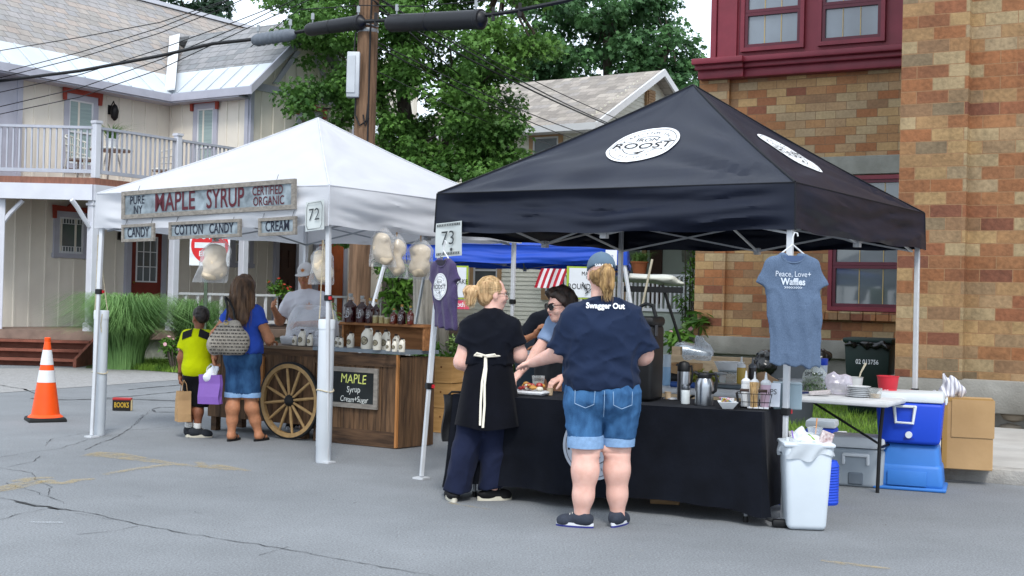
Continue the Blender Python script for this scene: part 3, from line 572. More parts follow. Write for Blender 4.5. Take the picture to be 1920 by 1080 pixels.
    solid_obj('hair',[dict(p=[H.e((0,-.022,.03),(.086,.1,.092)),('c',H.P((-.03,-.09,-.02)),(-.09,-.135,1.24),.07,.05),('c',H.P((.03,-.09,-.02)),(.02,-.13,1.2),.07,.052),('c',H.P((0,-.08,-.0)),(-.03,-.14,1.15),.075,.03),('c',H.P((-.075,-.03,.0)),(-.14,-.06,1.32),.04,.035),('c',H.P((.075,-.03,0)),(.06,-.05,1.3),.04,.035)],k=.05)],hm,r,.0065,.03,hair_disp(.010,60,8,6)); strand_obj(r,hairmat('strand_brown','#4a3425','#85664a',(30,30,5)),[[(H.P((-.02,-.06,.08)),.05),(H.P((-.03,-.09,-.02)),.07),((-.085,-.135,1.26),.055),((-.09,-.135,1.17),.03)],[(H.P((.02,-.06,.08)),.05),(H.P((.03,-.09,-.02)),.07),((.02,-.13,1.24),.055),((.01,-.13,1.15),.03)],[(H.P((0,-.08,.07)),.05),(H.P((0,-.08,0)),.078),((-.03,-.135,1.25),.06),((-.03,-.14,1.13),.035)]],200,.01)
    for i,(x,y,yw) in enumerate(((-.13,.02,0),(.108,.14,-.15))):
        mb=MB(); R=Matrix.Rotation(yw,3,'Z'); P=lambda a,b,c:tuple(Vector((x,y,0))+R@Vector((a,b,c)))
        n=20; pts=[(math.cos(2*math.pi*j/n)*(.04+.006*math.sin(2*math.pi*j/n)),math.sin(2*math.pi*j/n)*.125) for j in range(n)]
        mb.prism([P(a,b,0) for a,b in pts],(0,0,0),(0,0,.02)); mb.tube([P(-.038,-.02,.02),P(-.02,.03,.06),P(0,.075,.05),P(.02,.03,.06),P(.038,-.02,.02)],.008,6); mb.build('flip_flop',M('rubber_black','#121214',.8),r)
    mb=MB(); mb.lathe([(.031,-.008),(.035,0),(.031,.008)],(-.37,.045,.845),14,ax=(-.05,.1,-.2)); mb.build('bracelet',M('silver','#b9bcc0',.25,metal=1),r)
    return r
def boy():
    r=thing('person','young boy with short black hair in yellow jersey and black shorts','person',(-3.08,12.58,0),-.05)
    H=Head((-.01,.01,1.185),yaw=.75,pitch=-.1,sc=.95); sk=SKIN['brown']
    legs=[('c',(-.10,.02,.08),(-.09,.02,.25),.032,.044),('c',(-.09,.02,.25),(-.085,.03,.36),.044,.045),('c',(-.085,.03,.36),(-.07,.02,.6),.05,.07),('c',(.0,-.03,.08),(.005,-.03,.25),.034,.046),('c',(.005,-.03,.25),(.01,0,.36),.046,.047),('c',(.01,0,.36),(.01,.0,.6),.05,.07)]
    tor=[('c',(-.06,0,.62),(.01,0,.62),.085,.085),('c',(-.03,0,.7),(-.03,0,.9),.11,.11,(1,.7,1)),('c',(-.12,0,1.01),(.06,0,1.01),.042,.042),('c',(-.03,0,1.02),(-.015,.005,1.1),.044,.04)]
    aL=[('c',(-.15,0,1.0),(-.19,.0,.78),.042,.036),('c',(-.19,.0,.78),(-.205,.03,.6),.034,.022)]; aR=[('c',(.09,0,1.0),(.13,.03,.8),.042,.036),('c',(.13,.03,.8),(.06,.18,.72),.034,.022)]
    h1=hand((-.205,.03,.6),(.05,.1,-1),(1,.0,0),1,1.1,.8); h2=hand((.06,.18,.72),(-.3,1,0),(0,0,-1),-1,.5,.8)
    solid_obj('body',[dict(p=legs+tor+aL+aR,k=.04),dict(p=H.prims(),k=.02)],sk,r,.011,extra=[h1,h2]); H.face(r,'#14100c')
    ye=cloth('jersey_yellow','#a9b400',var=.08,bump=.3,bscale=22)
    t=[('c',(-.07,0,.66),(.02,0,.66),.095,.095),('c',(-.03,0,.75),(-.03,0,.92),.128,.122,(1,.8,1)),*shl(-.03,0,.095,1.02,.985,.045,.045)]
    G=[dict(p=t,inf=.012,k=.06,cuts=[((0,0,.555),(0,0,-1))]),dict(p=[('c',(-.14,0,1.01),(-.19,0,.82),.052,.062)],inf=.004,cuts=[((-.18,0,.87),(-.25,0,-1))]),dict(p=[('c',(.08,0,1.01),(.13,.02,.82),.052,.062)],inf=.004,cuts=[((.12,0,.87),(.25,0,-1))])]
    V,Q=solid(G,.0105,.04,folds(.006,8,8,7,9),cut=[((-.02,0,1.075),(0,.2,1))]); sh=arr_mesh('shirt',V,Q,ye,r)
    f=project_y(V,Q)
    for x0,x1 in ((-.165,-.065),(.005,.105)):
        mb=MB(); zz=lambda u,v:1.062-.40*abs(x0+(x1-x0)*u+.03)-.045+.075*v; mb.grid(lambda u,v:(x0+(x1-x0)*u,f(x0+(x1-x0)*u,zz(u,v))-.006,zz(u,v)),8,6); mb.build('shoulder_panel',M('panel_black','#101012',.9),sh)
    solid_obj('shorts',[dict(p=[('c',(-.07,0,.60),(.02,0,.60),.095,.095),('c',(-.08,.01,.58),(-.095,.025,.3),.085,.08)],k=.03,cuts=[((0,0,.32),(0,0,-1)),((0,0,.62),(0,0,1))]),dict(p=[('c',(.01,0,.58),(.018,-.005,.3),.085,.08)],cuts=[((0,0,.30),(0,0,-1)),((0,0,.62),(0,0,1))])],cloth('shorts_black','#0b0b0e'),r,.0105,.02,folds(.006,9,9,5,3))
    solid_obj('hair',[dict(p=[H.e((0,-.022,.036),(.083,.098,.088)),H.e((0,-.06,-.01),(.06,.05,.05))],cuts=[(H.P((0,.045,.04)),tuple(H.R@Vector((0,1,-.7)))),(H.P((0,-.03,-.055)),tuple(H.R@Vector((0,.3,-1))))])],hairmat('hair_black','#0f0b09','#2b211b',(50,50,20)),r,.008,.02,hair_disp(.006,50,50,2))
    up=M('shoe_canvas','#22262c',.85,.2,30,.3,200); so2=M('sole_cream','#c9c4b4',.8,.1,20,0,1,dirt=.5)
    shoe(r,(-.10,.03,0),.1,up,so2,.2,hi=.08); shoe(r,(.0,-.02,0),-1.35,up,so2,.22,hi=.085)
    for x,y in ((-.1,.02),(0,-.03)):
        mb=MB(); mb.lathe([(.036,0),(.04,.01),(.04,.05),(.036,.055)],(x,y,.09),16); mb.build('sock',M('sock_white','#d4d4d2',.9),r)
    mb=MB(); mb.tube([(-.2+.028*math.cos(a),.02+.028*math.sin(a),.63) for a in [i*math.pi/8 for i in range(16)]],.007,6,closed=True); mb.build('wristband',M('bead_brown','#3a2015',.6,.4,60),r)
    return r
def vendor():
    r=thing('person','seller in white cap and white t-shirt with leaf prints behind the wooden cart','person',(-2.20,13.62,0),math.pi-.30)
    H=Head((.0,.05,1.64),yaw=.15,pitch=-.20,sc=1.04); sk=SKIN['tan']
    legs=[('c',(-.11,0,.09),(-.1,0,.48),.05,.065),('c',(-.1,0,.48),(-.09,0,.9),.07,.1),('c',(.11,0,.09),(.1,0,.48),.05,.065),('c',(.1,0,.48),(.09,0,.9),.07,.1),('c',(-.11,-.02,.04),(-.12,.12,.04),.04,.03),('c',(.11,-.02,.04),(.12,.12,.04),.04,.03)]
    tor=[('c',(-.05,0,.95),(.05,0,.95),.15,.15,(1,.85,1)),('c',(0,0,1.05),(0,0,1.28),.18,.18,(1,.7,1)),('c',(-.15,0,1.41),(.15,0,1.41),.065,.065),('c',(0,0,1.42),(0,.035,1.55),.062,.058)]
    aL=[('c',(-.2,0,1.39),(-.27,.04,1.13),.062,.05),('c',(-.27,.04,1.13),(-.06,.27,1.13),.046,.03)]; aR=[('c',(.2,0,1.39),(.29,.06,1.15),.062,.05),('c',(.29,.06,1.15),(.25,.26,1.27),.046,.03)]
    h1=hand((-.06,.27,1.13),(.8,.4,-.1),(0,-.2,-1),1,.5); h2=hand((.25,.26,1.27),(-.1,.8,.5),(-.9,0,.2),1,.7)
    solid_obj('body',[dict(p=legs+tor+aL+aR,k=.045),dict(p=H.prims(),k=.02)],sk,r,.0105,extra=[h1,h2]); H.face(r)
    wt=cloth('tee_white','#c6c7cf',var=.05,bump=.35,bscale=18)
    t=[('c',(-.05,0,.98),(.05,0,.98),.15,.15,(1,.9,1)),('c',(0,0,1.08),(0,0,1.3),.19,.18,(1.02,.74,1)),*shl(0,0,.165,1.43,1.375,.062,.068)]
    G=[dict(p=t,inf=.014,k=.07,cuts=[((0,0,.85),(0,0,-1))]),dict(p=[('c',(-.18,0,1.385),(-.265,.035,1.12),.075,.085)],inf=.006,cuts=[((-.25,0,1.19),(-.3,.1,-1))]),dict(p=[('c',(.18,0,1.385),(.285,.05,1.12),.075,.085)],inf=.006,cuts=[((.27,0,1.2),(.3,.1,-1))])]
    V,Q=solid(G,.0095,.05,folds(.012,9,9,9,4),cut=[((0,.0,1.49),(0,-.3,1))]); sh=arr_mesh('shirt',V,Q,wt,r)
    lf=M('leaf_print','#b9753a',.8,.25,60); f=project_y(V,Q,1)
    def leaf(fn,s):
        mb=MB(); pts=[]
        for i in range(22):
            a=math.pi/2+i*2*math.pi/22; rr=s*(1 if i%2==0 else .55)*(1.15 if i in (0,4,18) else .85); pts.append((rr*math.cos(a),rr*math.sin(a)*.8))
        mb.add([fn(0,0)]+[fn(*p) for p in pts],[(0,1+i,1+(i+1)%22) for i in range(22)]); return mb
    leaf(lambda x,y:(x-.09,f(x-.09,y+1.31)+.006,y+1.31),.06).build('leaf_print',lf,sh,smooth=0)
    solid_obj('trousers',[dict(p=[('c',(-.05,0,.94),(.05,0,.94),.15,.15,(1,.85,1)),('c',(-.09,0,.85),(-.108,0,.08),.11,.075)],inf=.006,cuts=[((0,0,1.0),(0,0,1)),((0,0,.06),(0,0,-1))]),dict(p=[('c',(.09,0,.85),(.108,0,.08),.11,.075)],inf=.006,cuts=[((0,0,.06),(0,0,-1))])],cloth('trousers_grey','#3c3f44'),r,.013,.02)
    shoe(r,(-.11,0,0),0,M('shoe_black','#0d0d10'),M('sole_white','#c9ccd2')); shoe(r,(.11,0,0),0,M('shoe_black','#0d0d10'),M('sole_white','#c9ccd2'))
    solid_obj('hair',[dict(p=[H.e((0,-.03,.02),(.08,.09,.08))],cuts=[(H.P((0,.03,.03)),tuple(H.R@Vector((0,1,-.3))))])],hairmat('hair_brown','#38271c','#6d5038',(30,30,5)),r,.009)
    cp=solid_obj('cap',[dict(p=[H.e((0,-.012,.05),(.086,.108,.088))],cuts=[(H.P((0,0,.03)),tuple(H.R@Vector((0,.0,-1))))]),dict(p=[H.e((0,.115,.03),(.075,.085,.011))])],cloth('cap_white','#cfcfd0',bump=.1),r,.007,.012)
    leaf(lambda x,y:H.P((x,.098-6*x*x-.35*y,y+.075)),.03).build('leaf_print',lf,cp,smooth=0)
    return r
def sunglasses_woman():
    r=thing('person','dark-haired woman in sunglasses leaning over the black table from behind','person',(.565,10.05,0),2.35); r.scale=(1,1,1.055)
    H=Head((.02,.24,1.335),yaw=-.25,pitch=-.12,sc=1.05); sk=SKIN['fair']
    legs=[('c',(-.1,-.02,.09),(-.09,0,.46),.045,.06),('c',(-.09,0,.46),(-.09,-.05,.85),.065,.1),('c',(.1,-.02,.09),(.09,0,.46),.045,.06),('c',(.09,0,.46),(.09,-.05,.85),.065,.1),('c',(-.1,-.03,.04),(-.11,.11,.035),.038,.03),('c',(.1,-.03,.04),(.11,.11,.035),.038,.03)]
    tor=[('c',(-.05,-.05,.9),(.05,-.05,.9),.135,.135,(1,.9,1)),('c',(0,-.02,1.0),(0,.1,1.15),.15,.15,(1,.8,1)),('c',(-.13,.14,1.2),(.13,.14,1.2),.06,.06),('c',(0,.15,1.21),(.01,.21,1.29),.055,.05)]
    aR=[('c',(.17,.15,1.19),(.20,.30,.98),.052,.044),('c',(.20,.30,.98),(.19,.50,.83),.042,.027)]; aL=[('c',(-.17,.15,1.19),(-.26,.25,.96),.052,.044),('c',(-.26,.25,.96),(-.2,.42,.82),.042,.027)]
    h1=hand((.19,.50,.83),(-.1,.8,-.45),(0,-.4,-1),-1,.45); h2=hand((-.2,.42,.82),(.3,.8,-.3),(0,-.4,-1),1,.45)
    solid_obj('body',[dict(p=legs+tor+aR+aL,k=.045),dict(p=H.prims(),k=.02)],sk,r,.0105,extra=[h1,h2]); H.face(r,'#17100c','#a35050')
    st=cloth('tee_paleblue','#7d93b4',var=.1,bump=.4,bscale=20)
    t=[('c',(-.05,-.05,.95),(.05,-.05,.95),.13,.13,(1,.95,1)),('c',(0,-.02,1.0),(0,.1,1.16),.16,.155,(1,.85,1)),('c',(-.13,.14,1.205),(.13,.14,1.205),.064,.064)]
    solid_obj('shirt',[dict(p=t,inf=.014,k=.07,cuts=[((0,0,.87),(0,0,-1))]),dict(p=[('c',(-.16,.15,1.2),(-.23,.22,1.02),.064,.07)],cuts=[((-.22,.2,1.06),(-.3,.4,-1))]),dict(p=[('c',(.16,.15,1.2),(.19,.26,1.02),.064,.07)],cuts=[((.19,.24,1.06),(.1,.6,-1))])],st,r,.0105,.05,folds(.006,8,8,8,3))
    solid_obj('jeans',[dict(p=[('c',(-.05,-.05,.89),(.05,-.05,.89),.138,.138,(1,.9,1)),('c',(-.09,-.04,.84),(-.1,-.01,.08),.108,.065)],inf=.006,cuts=[((0,0,.97),(0,0,1)),((0,0,.06),(0,0,-1))]),dict(p=[('c',(.09,-.04,.84),(.1,-.01,.08),.108,.065)],inf=.006,cuts=[((0,0,.06),(0,0,-1))])],DENIM_D,r,.012,.02)
    shoe(r,(-.1,0,0),0,M('shoe_black','#0d0d10'),M('sole_white','#c9ccd2')); shoe(r,(.1,0,0),0,M('shoe_black','#0d0d10'),M('sole_white','#c9ccd2'))
    hm=hairmat('hair_dark','#120c0a','#33231c',(40,40,12))
    solid_obj('hair',[dict(p=[H.e((0,-.025,.045),(.09,.105,.095)),H.e((-.07,0,-.01),(.025,.05,.06)),H.e((.075,.0,.0),(.025,.05,.06)),H.e((.03,.05,.09),(.06,.05,.035)),H.e((0,-.09,-.0),(.065,.05,.08))],k=.04,cuts=[(H.P((0,.07,.06)),tuple(H.R@Vector((0,1,-.8))))])],hm,r,.008,.02,hair_disp(.01,34,20,8))
    g=MB()
    for sx in (-1,1):
        n=16; g.add([H.P((sx*.033+.026*math.cos(2*math.pi*i/n)*(1+.1*math.sin(2*math.pi*i/n)*sx*0),.106-.35*abs(.026*math.cos(2*math.pi*i/n)+.007)*0-.16*abs(sx*.033+.026*math.cos(2*math.pi*i/n)),.002+.022*math.sin(2*math.pi*i/n))) for i in range(n)],[tuple(range(n))])
        g.tube([H.P((sx*.033+.027*math.cos(2*math.pi*i/n),.107-.16*abs(sx*.033+.027*math.cos(2*math.pi*i/n)),.002+.023*math.sin(2*math.pi*i/n))) for i in range(n)],.003,5,closed=True)
        g.tube([H.P((sx*.06,.098,.01)),H.P((sx*.08,.05,.01)),H.P((sx*.082,-.005,.0))],.003,5)
    g.tube([H.P((-.01,.108,.008)),H.P((.01,.108,.008))],.003,5); g.build('sunglasses',M('lens_black','#050506',.12,spec=.8),r)
    return r
def leaning_person():
    r=thing('person','dark-haired person in black t-shirt leaning on folded arms under the blue tent','person',(.42,12.95,0),2.85)
    H=Head((-.13,.12,1.42),yaw=.5,pitch=-.2); sk=SKIN['tan']
    legs=[('c',(-.1,0,.09),(-.09,0,.46),.045,.06),('c',(-.09,0,.46),(-.09,-.1,.85),.065,.1),('c',(.1,0,.09),(.09,0,.46),.045,.06),('c',(.09,0,.46),(.09,-.1,.85),.065,.1),('c',(-.1,0,.04),(-.1,.12,.035),.038,.03),('c',(.1,0,.04),(.1,.12,.035),.038,.03)]
    tor=[('c',(-.05,-.1,.92),(.05,-.1,.92),.135,.135),('c',(0,-.07,1.0),(0,.02,1.17),.155,.16,(1,.75,1)),('c',(-.14,.05,1.24),(.14,.05,1.24),.06,.06),('c',(-.0,.05,1.26),(-.1,.1,1.35),.055,.05)]
    aL=[('c',(-.18,.06,1.22),(-.24,.2,1.0),.052,.046),('c',(-.24,.2,1.0),(.0,.33,.98),.043,.028)]; aR=[('c',(.18,.06,1.22),(.3,.22,1.0),.052,.046),('c',(.3,.22,1.0),(.08,.34,1.1),.043,.028)]
    h1=hand((0,.33,.98),(1,.2,0),(0,0,-1),1,.3); h2=hand((.08,.34,1.1),(-.5,.3,.8),(-.5,-.3,-.5),1,.6)
    solid_obj('body',[dict(p=legs+tor+aL+aR,k=.045),dict(p=H.prims(),k=.02)],sk,r,.0115,extra=[h1,h2]); H.face(r,'#17100c')
    t=[('c',(-.05,-.1,.95),(.05,-.1,.95),.14,.14),('c',(0,-.07,1.0),(0,.02,1.18),.165,.165,(1,.8,1)),('c',(-.14,.05,1.245),(.14,.05,1.245),.065,.065)]
    solid_obj('shirt',[dict(p=t,inf=.012,k=.07,cuts=[((0,0,.86),(0,0,-1))]),dict(p=[('c',(-.17,.06,1.23),(-.23,.17,1.03),.066,.072)],cuts=[((-.22,.16,1.07),(-.2,.5,-1))]),dict(p=[('c',(.17,.06,1.23),(.28,.18,1.03),.066,.072)],cuts=[((.25,.16,1.07),(.3,.5,-1))])],cloth('tee_charcoal','#12161f'),r,.0115,.05,folds(.006,8,8,8,3))
    solid_obj('trousers',[dict(p=[('c',(-.05,-.1,.91),(.05,-.1,.91),.138,.138),('c',(-.09,-.09,.85),(-.1,0,.08),.105,.065)],inf=.006,cuts=[((0,0,.97),(0,0,1)),((0,0,.06),(0,0,-1))]),dict(p=[('c',(.09,-.09,.85),(.1,0,.08),.105,.065)],inf=.006,cuts=[((0,0,.06),(0,0,-1))])],cloth('trousers_grey','#3c3f44'),r,.013,.02)
    shoe(r,(-.1,0,0),0,M('shoe_black','#0d0d10'),M('sole_white','#c9ccd2')); shoe(r,(.1,0,0),0,M('shoe_black','#0d0d10'),M('sole_white','#c9ccd2'))
    solid_obj('hair',[dict(p=[H.e((0,-.022,.04),(.088,.103,.093))],cuts=[(H.P((0,.05,.05)),tuple(H.R@Vector((0,1,-.8))))])],hairmat('hair_dark','#120c0a','#33231c',(40,40,12)),r,.009,.02,hair_disp(.008,34,20,8))
    return r
# ================================================================ SETTING
def sheet(name,pts,z,mat,kind='structure'):
    mb=MB(); mb.add([(p[0],p[1],z) for p in pts],[tuple(range(len(pts)))]); return tag(mb.build(name,mat,smooth=0),kind=kind)
def asphalt():
    m=M('asphalt',(.184,.196,.208),.9,.1,.5,.5,260,spec=.25,col2=(.210,.223,.236),bdist=.004); t=m.node_tree; N=t.nodes.new; L=t.links.new; b=t.nodes['Principled BSDF']
    src=b.inputs['Base Color'].links[0].from_socket
    tc=[n for n in t.nodes if n.type=='TEX_COORD'][0]
    n1=N('ShaderNodeTexNoise'); n1.inputs['Scale'].default_value=75; n1.inputs['Detail'].default_value=6; n1.inputs['Roughness'].default_value=.8; L(tc.outputs['Object'],n1.inputs['Vector'])
    n2=N('ShaderNodeTexNoise'); n2.inputs['Scale'].default_value=1.3; n2.inputs['Detail'].default_value=9; n2.inputs['Roughness'].default_value=.75; L(tc.outputs['Object'],n2.inputs['Vector'])
    r1=N('ShaderNodeMapRange'); r1.inputs[1].default_value=.3; r1.inputs[2].default_value=.7; r1.inputs[3].default_value=.45; r1.inputs[4].default_value=1.55; L(n1.outputs['Fac'],r1.inputs[0])
    r2=N('ShaderNodeMapRange'); r2.inputs[1].default_value=.35; r2.inputs[2].default_value=.65; r2.inputs[3].default_value=.91; r2.inputs[4].default_value=1.06; L(n2.outputs['Fac'],r2.inputs[0])
    mu=N('ShaderNodeMath'); mu.operation='MULTIPLY'; L(r1.outputs[0],mu.inputs[0]); L(r2.outputs[0],mu.inputs[1])
    x=N('ShaderNodeMix'); x.data_type='RGBA'; x.blend_type='MULTIPLY'; x.inputs['Factor'].default_value=1; L(src,x.inputs[6]); L(mu.outputs[0],x.inputs[7]); L(x.outputs[2],b.inputs['Base Color']); return m
ASPH=asphalt()
sheet('road',[(-400,-60),(400,-60),(400,900),(-400,900)],0,ASPH)
CONC=M('concrete',(.42,.41,.39),.9,.12,3,.4,90,dirt=.35,spec=.2)
def brick_local(x,y,z=0): return Vector((4.58+.8653*x+.5012*y,15.0-.5012*x+.8653*y,z))
# pavement by the brick building, with a real kerb
mb=MB(); mb.mat(0)
for i in range(10):
    x0=-3.6+1.55*i; mb.rbox((x0+.77,-2.98,.052),(1.542,1.62,.144),.012,1)
    if i>2: mb.rbox((x0+.27,-1.08,.052),(1.542,2.16,.144),.012,1)
mb.mat(1)
for i in range(7):
    x0=-3.6+2.2*i; mb.rbox((x0+1.1,-3.9,.05),(2.19,.2,.15),.02,2)
pv=mb.build('pavement',[CONC,M('kerb_stone',(.33,.32,.30),.95,.2,7,.8,60,dirt=.6)]); pv.location=(4.58,15,0); pv.rotation_euler=(0,0,-.525); tag(pv,kind='structure')
GRASSM=M('lawn_soil',(.05,.075,.022),.95,.3,9,.6,60)
lawn=sheet('lawn',[brick_local(-3.7,-2.18),brick_local(.2,-2.18),brick_local(.2,6.6),brick_local(-9,9),brick_local(-9,-1)],.05,GRASSM)
def blades(name,spots,hmin,hmax,w,mat,lean=.5,seg=3,parent=None):
    """spots: (n,3) roots; one mesh of curved blades"""
    n=len(spots); a=rng.random(n)*6.283; h=hmin+(hmax-hmin)*rng.random(n); le=lean*h*(.3+rng.random(n)); wd=w*(.6+.8*rng.random(n))
    V=[];d=np.stack([np.cos(a),np.sin(a),0*a],1); s=np.stack([-np.sin(a),np.cos(a),0*a],1)
    for i in range(seg+1):
        t=i/seg; c=spots+d*(le*t*t)[:,None]; c=c+np.array([0,0,1])*(h*(t-.25*t**3*lean))[:,None]; ww=wd*(1-t*.92)
        V+= [c-s*ww[:,None],c+s*ww[:,None]]
    V=np.stack(V,1).reshape(-1,3); k=2*(seg+1); F=[]
    for i in range(seg): q=np.array([2*i,2*i+1,2*i+3,2*i+2]); F.append(np.arange(n)[:,None]*k+q)
    return arr_mesh(name,V,np.concatenate(F),mat,parent)
GRB=M('grass_blade','#4f7a2c',.7,.35,3,transl=.25,col2='#86a83f')
def scatter(poly,n,z):
    P=np.array([(p[0],p[1]) for p in poly]); out=[]
    tri=[(P[0],P[i],P[i+1]) for i in range(1,len(P)-1)]; ar=np.array([abs(np.cross(b-a,c-a)) for a,b,c in tri]); pk=rng.choice(len(tri),n,p=ar/ar.sum())
    u=rng.random(n);v=rng.random(n); f=u+v>1; u[f]=1-u[f]; v[f]=1-v[f]
    A=np.array([t[0] for t in tri])[pk];B=np.array([t[1] for t in tri])[pk];Cc=np.array([t[2] for t in tri])[pk]
    q=A+(B-A)*u[:,None]+(Cc-A)*v[:,None]; return np.concatenate([q,np.full((n,1),z)],1)
tag(blades('grass',scatter([brick_local(-3.6,-2.15),brick_local(.2,-2.15),brick_local(-.0,6.4),brick_local(-6.5,7.5)],34000,.05),.04,.12,.004,GRB),kind='stuff')
# left verge
LG=[gp(160,691),gp(255,692),gp(350,701),gp(420,703),gp(660,700),gp(900,697),(2.2,24),(0,31),(-9.5,29)]
sheet('lawn',LG,.008,GRASSM)
tag(blades('grass',np.concatenate([scatter([gp(200,691),gp(255,692),gp(350,701),gp(660,700),(-4.2,26),(-7.2,25)],17000,.01),scatter([gp(660,700),gp(900,697),(2.2,22),(2.2,26),(-4,27)],9000,.01)]),.05,.16,.006,GRB),kind='stuff')
sheet('gravel_apron',[gp(-200,742),gp(0,737),gp(150,726),gp(330,713),gp(420,706),gp(350,701.5),gp(255,692.5),gp(150,690.5),gp(-200,692)],.004,M('gravel',(.30,.30,.30),.95,.2,30,.6,200,dirt=.3))
# cracks, tar seams and worn paint (4-8 mm sheets)
CRK=M('crack_dark',(.025,.026,.028),.95,.3,20); TAR=M('tar',(.055,.058,.064),.8,.3,5,.2,90)
def crack(mb,pix,w0,w1,jit=5,z=.004):
    P=[gp(*p) for p in pix]; pts=[]
    for a,b in zip(P,P[1:]):
        n=max(2,int((b-a).length/.07))
        for i in range(n): pts.append(a+(b-a)*(i/n))
    pts.append(P[-1]); L=[]
    for i,p in enumerate(pts):
        d=(pts[min(i+1,len(pts)-1)]-pts[max(i-1,0)]).normalized(); s=Vector((-d.y,d.x,0)); o=s*random.gauss(0,.008*jit/5) if 0<i<len(pts)-1 else Vector()
        w=(w0+(w1-w0)*i/len(pts))*random.uniform(.2,1.0); L+=[p+o-s*w+Vector((0,0,z)),p+o+s*w+Vector((0,0,z))]
    mb.add([(q.x,q.y,z) for q in L],[(2*i,2*i+1,2*i+3,2*i+2) for i in range(len(pts)-1)])
mb=MB()
crack(mb,[(0,934),(60,946),(180,965),(260,984),(360,1003),(500,1024),(640,1050),(820,1082),(900,1100)],.0065,.004)
crack(mb,[(30,941),(70,949),(110,956)],.022,.01,9); crack(mb,[(90,953),(130,957)],.016,.006,8); crack(mb,[(140,962),(200,974),(250,980)],.004,.003)
crack(mb,[(0,975),(40,964),(85,955)],.004,.004); crack(mb,[(145,1003),(220,996),(258,987)],.003,.003); crack(mb,[(485,1042),(540,1026)],.003,.003)
crack(mb,[(0,878),(60,887),(72,902),(95,914),(90,930)],.004,.003); crack(mb,[(12,906),(50,918),(110,938),(120,945)],.004,.003); crack(mb,[(72,902),(40,912),(0,922)],.003,.003)
crack(mb,[(0,858),(60,848),(110,842),(160,826),(210,816)],.004,.003); crack(mb,[(75,856),(60,866),(15,876)],.004,.003); crack(mb,[(85,836),(95,824),(150,814),(205,806),(222,805)],.004,.004)
crack(mb,[(160,844),(190,830),(215,822),(240,806),(262,790),(268,778)],.007,.004); crack(mb,[(238,808),(300,802),(345,796),(380,790)],.004,.003); crack(mb,[(235,805),(290,807),(330,803)],.004,.003); crack(mb,[(250,797),(268,782),(280,770)],.004,.003)
for x0,y0 in ((335,905),(430,915),(365,960),(660,945),(705,905),(1240,985),(1650,975),(1680,880),(250,930)): crack(mb,[(x0,y0),(x0+random.uniform(8,20),y0+random.uniform(-3,3))],.003,.002)
tag(mb.build('road_cracks',CRK,smooth=0),kind='structure')
mb=MB()
crack(mb,[(330,752),(255,749),(200,748),(130,750),(80,750),(60,747)],.07,.03,4); crack(mb,[(200,746),(260,742),(330,735)],.03,.03,4); crack(mb,[(-60,718),(0,723),(45,730),(75,742)],.03,.02,5); crack(mb,[(240,731),(290,726),(340,722)],.05,.05,4)
crack(mb,[(285,768),(292,773),(330,773),(340,767),(330,764),(300,764),(286,767)],.02,.02,2)
tag(mb.build('tar_seams',TAR,smooth=0),kind='structure')
def paintmat(n,c,cover):
    m=M(n,c,.85,.15,12); t=m.node_tree; N=t.nodes.new; L=t.links.new; b=t.nodes['Principled BSDF']; tc=N('ShaderNodeTexCoord')
    z=N('ShaderNodeTexNoise'); z.inputs['Scale'].default_value=9; z.inputs['Detail'].default_value=9; z.inputs['Roughness'].default_value=.8; L(tc.outputs['Object'],z.inputs['Vector'])
    r=N('ShaderNodeMapRange'); r.inputs[1].default_value=.62-cover*.3; r.inputs[2].default_value=.8-cover*.3; r.inputs[3].default_value=0; r.inputs[4].default_value=.26; L(z.outputs['Fac'],r.inputs[0]); L(r.outputs[0],b.inputs['Alpha']); return m
def stroke(mb,pix,w,z=.006):
    P=[gp(*p) for p in pix]; L=[]
    for i,p in enumerate(P):
        d=(P[min(i+1,len(P)-1)]-P[max(i-1,0)]).normalized(); s=Vector((-d.y,d.x,0)); ww=w[i] if isinstance(w,(list,tuple)) else w; L+=[p-s*ww,p+s*ww]
    mb.add([(q.x,q.y,z) for q in L],[(2*i,2*i+1,2*i+3,2*i+2) for i in range(len(P)-1)])
mb=MB()
stroke(mb,[(165,852),(210,854),(262,862),(320,870),(378,876)],[.16,.15,.1,.05,.05]); stroke(mb,[(195,891),(245,882),(318,872)],[.03,.04,.05],.0075); stroke(mb,[(372,868),(385,876)],.04,.009); stroke(mb,[(390,874),(430,880),(470,884)],[.12,.09,.02])
stroke(mb,[(-20,921),(15,916),(45,909),(75,902)],[.1,.1,.09,.08]); stroke(mb,[(20,904),(55,899),(98,896)],[.03,.06,.04]); stroke(mb,[(75,903),(118,909)],[.1,.03],.0075); stroke(mb,[(120,908),(145,901),(178,899)],[.04,.05,.03])
stroke(mb,[(1540,1052),(1580,1058),(1668,1068)],[.02,.035,.02]); stroke(mb,[(842,944),(870,949),(920,957)],[.02,.014,.008])
tag(mb.build('road_marking',paintmat('paint_yellow','#c9a743',.75),smooth=0),kind='structure')
mb=MB(); stroke(mb,[(56,980),(85,981),(118,981)],[.004,.03,.02]); tag(mb.build('road_marking',paintmat('paint_white','#c9cfd4',.9),smooth=0),kind='structure')
n_=3200; q_=scatter([(-7,5.2),(5,5.2),(6.5,9),(3.8,11),(-2,16),(-8,18)],n_,.0); s_=.0018+.0035*rng.random(n_)**2; off=np.array([[1,0,.0],[-.5,.87,0],[-.5,-.87,0],[0,0,1.1]]); V_=(q_[:,None,:]+off[None]*s_[:,None,None]*(.7+.6*rng.random((n_,4,1)))).reshape(-1,3); F_=np.concatenate([np.arange(n_)[:,None]*4+np.array(t_) for t_ in ((0,1,3),(1,2,3),(2,0,3))])
tag(arr_mesh('road_grit',V_,F_,M('grit',(.16,.155,.15),.9,.7,3,col2=(.34,.33,.31)),smooth=False),kind='stuff')
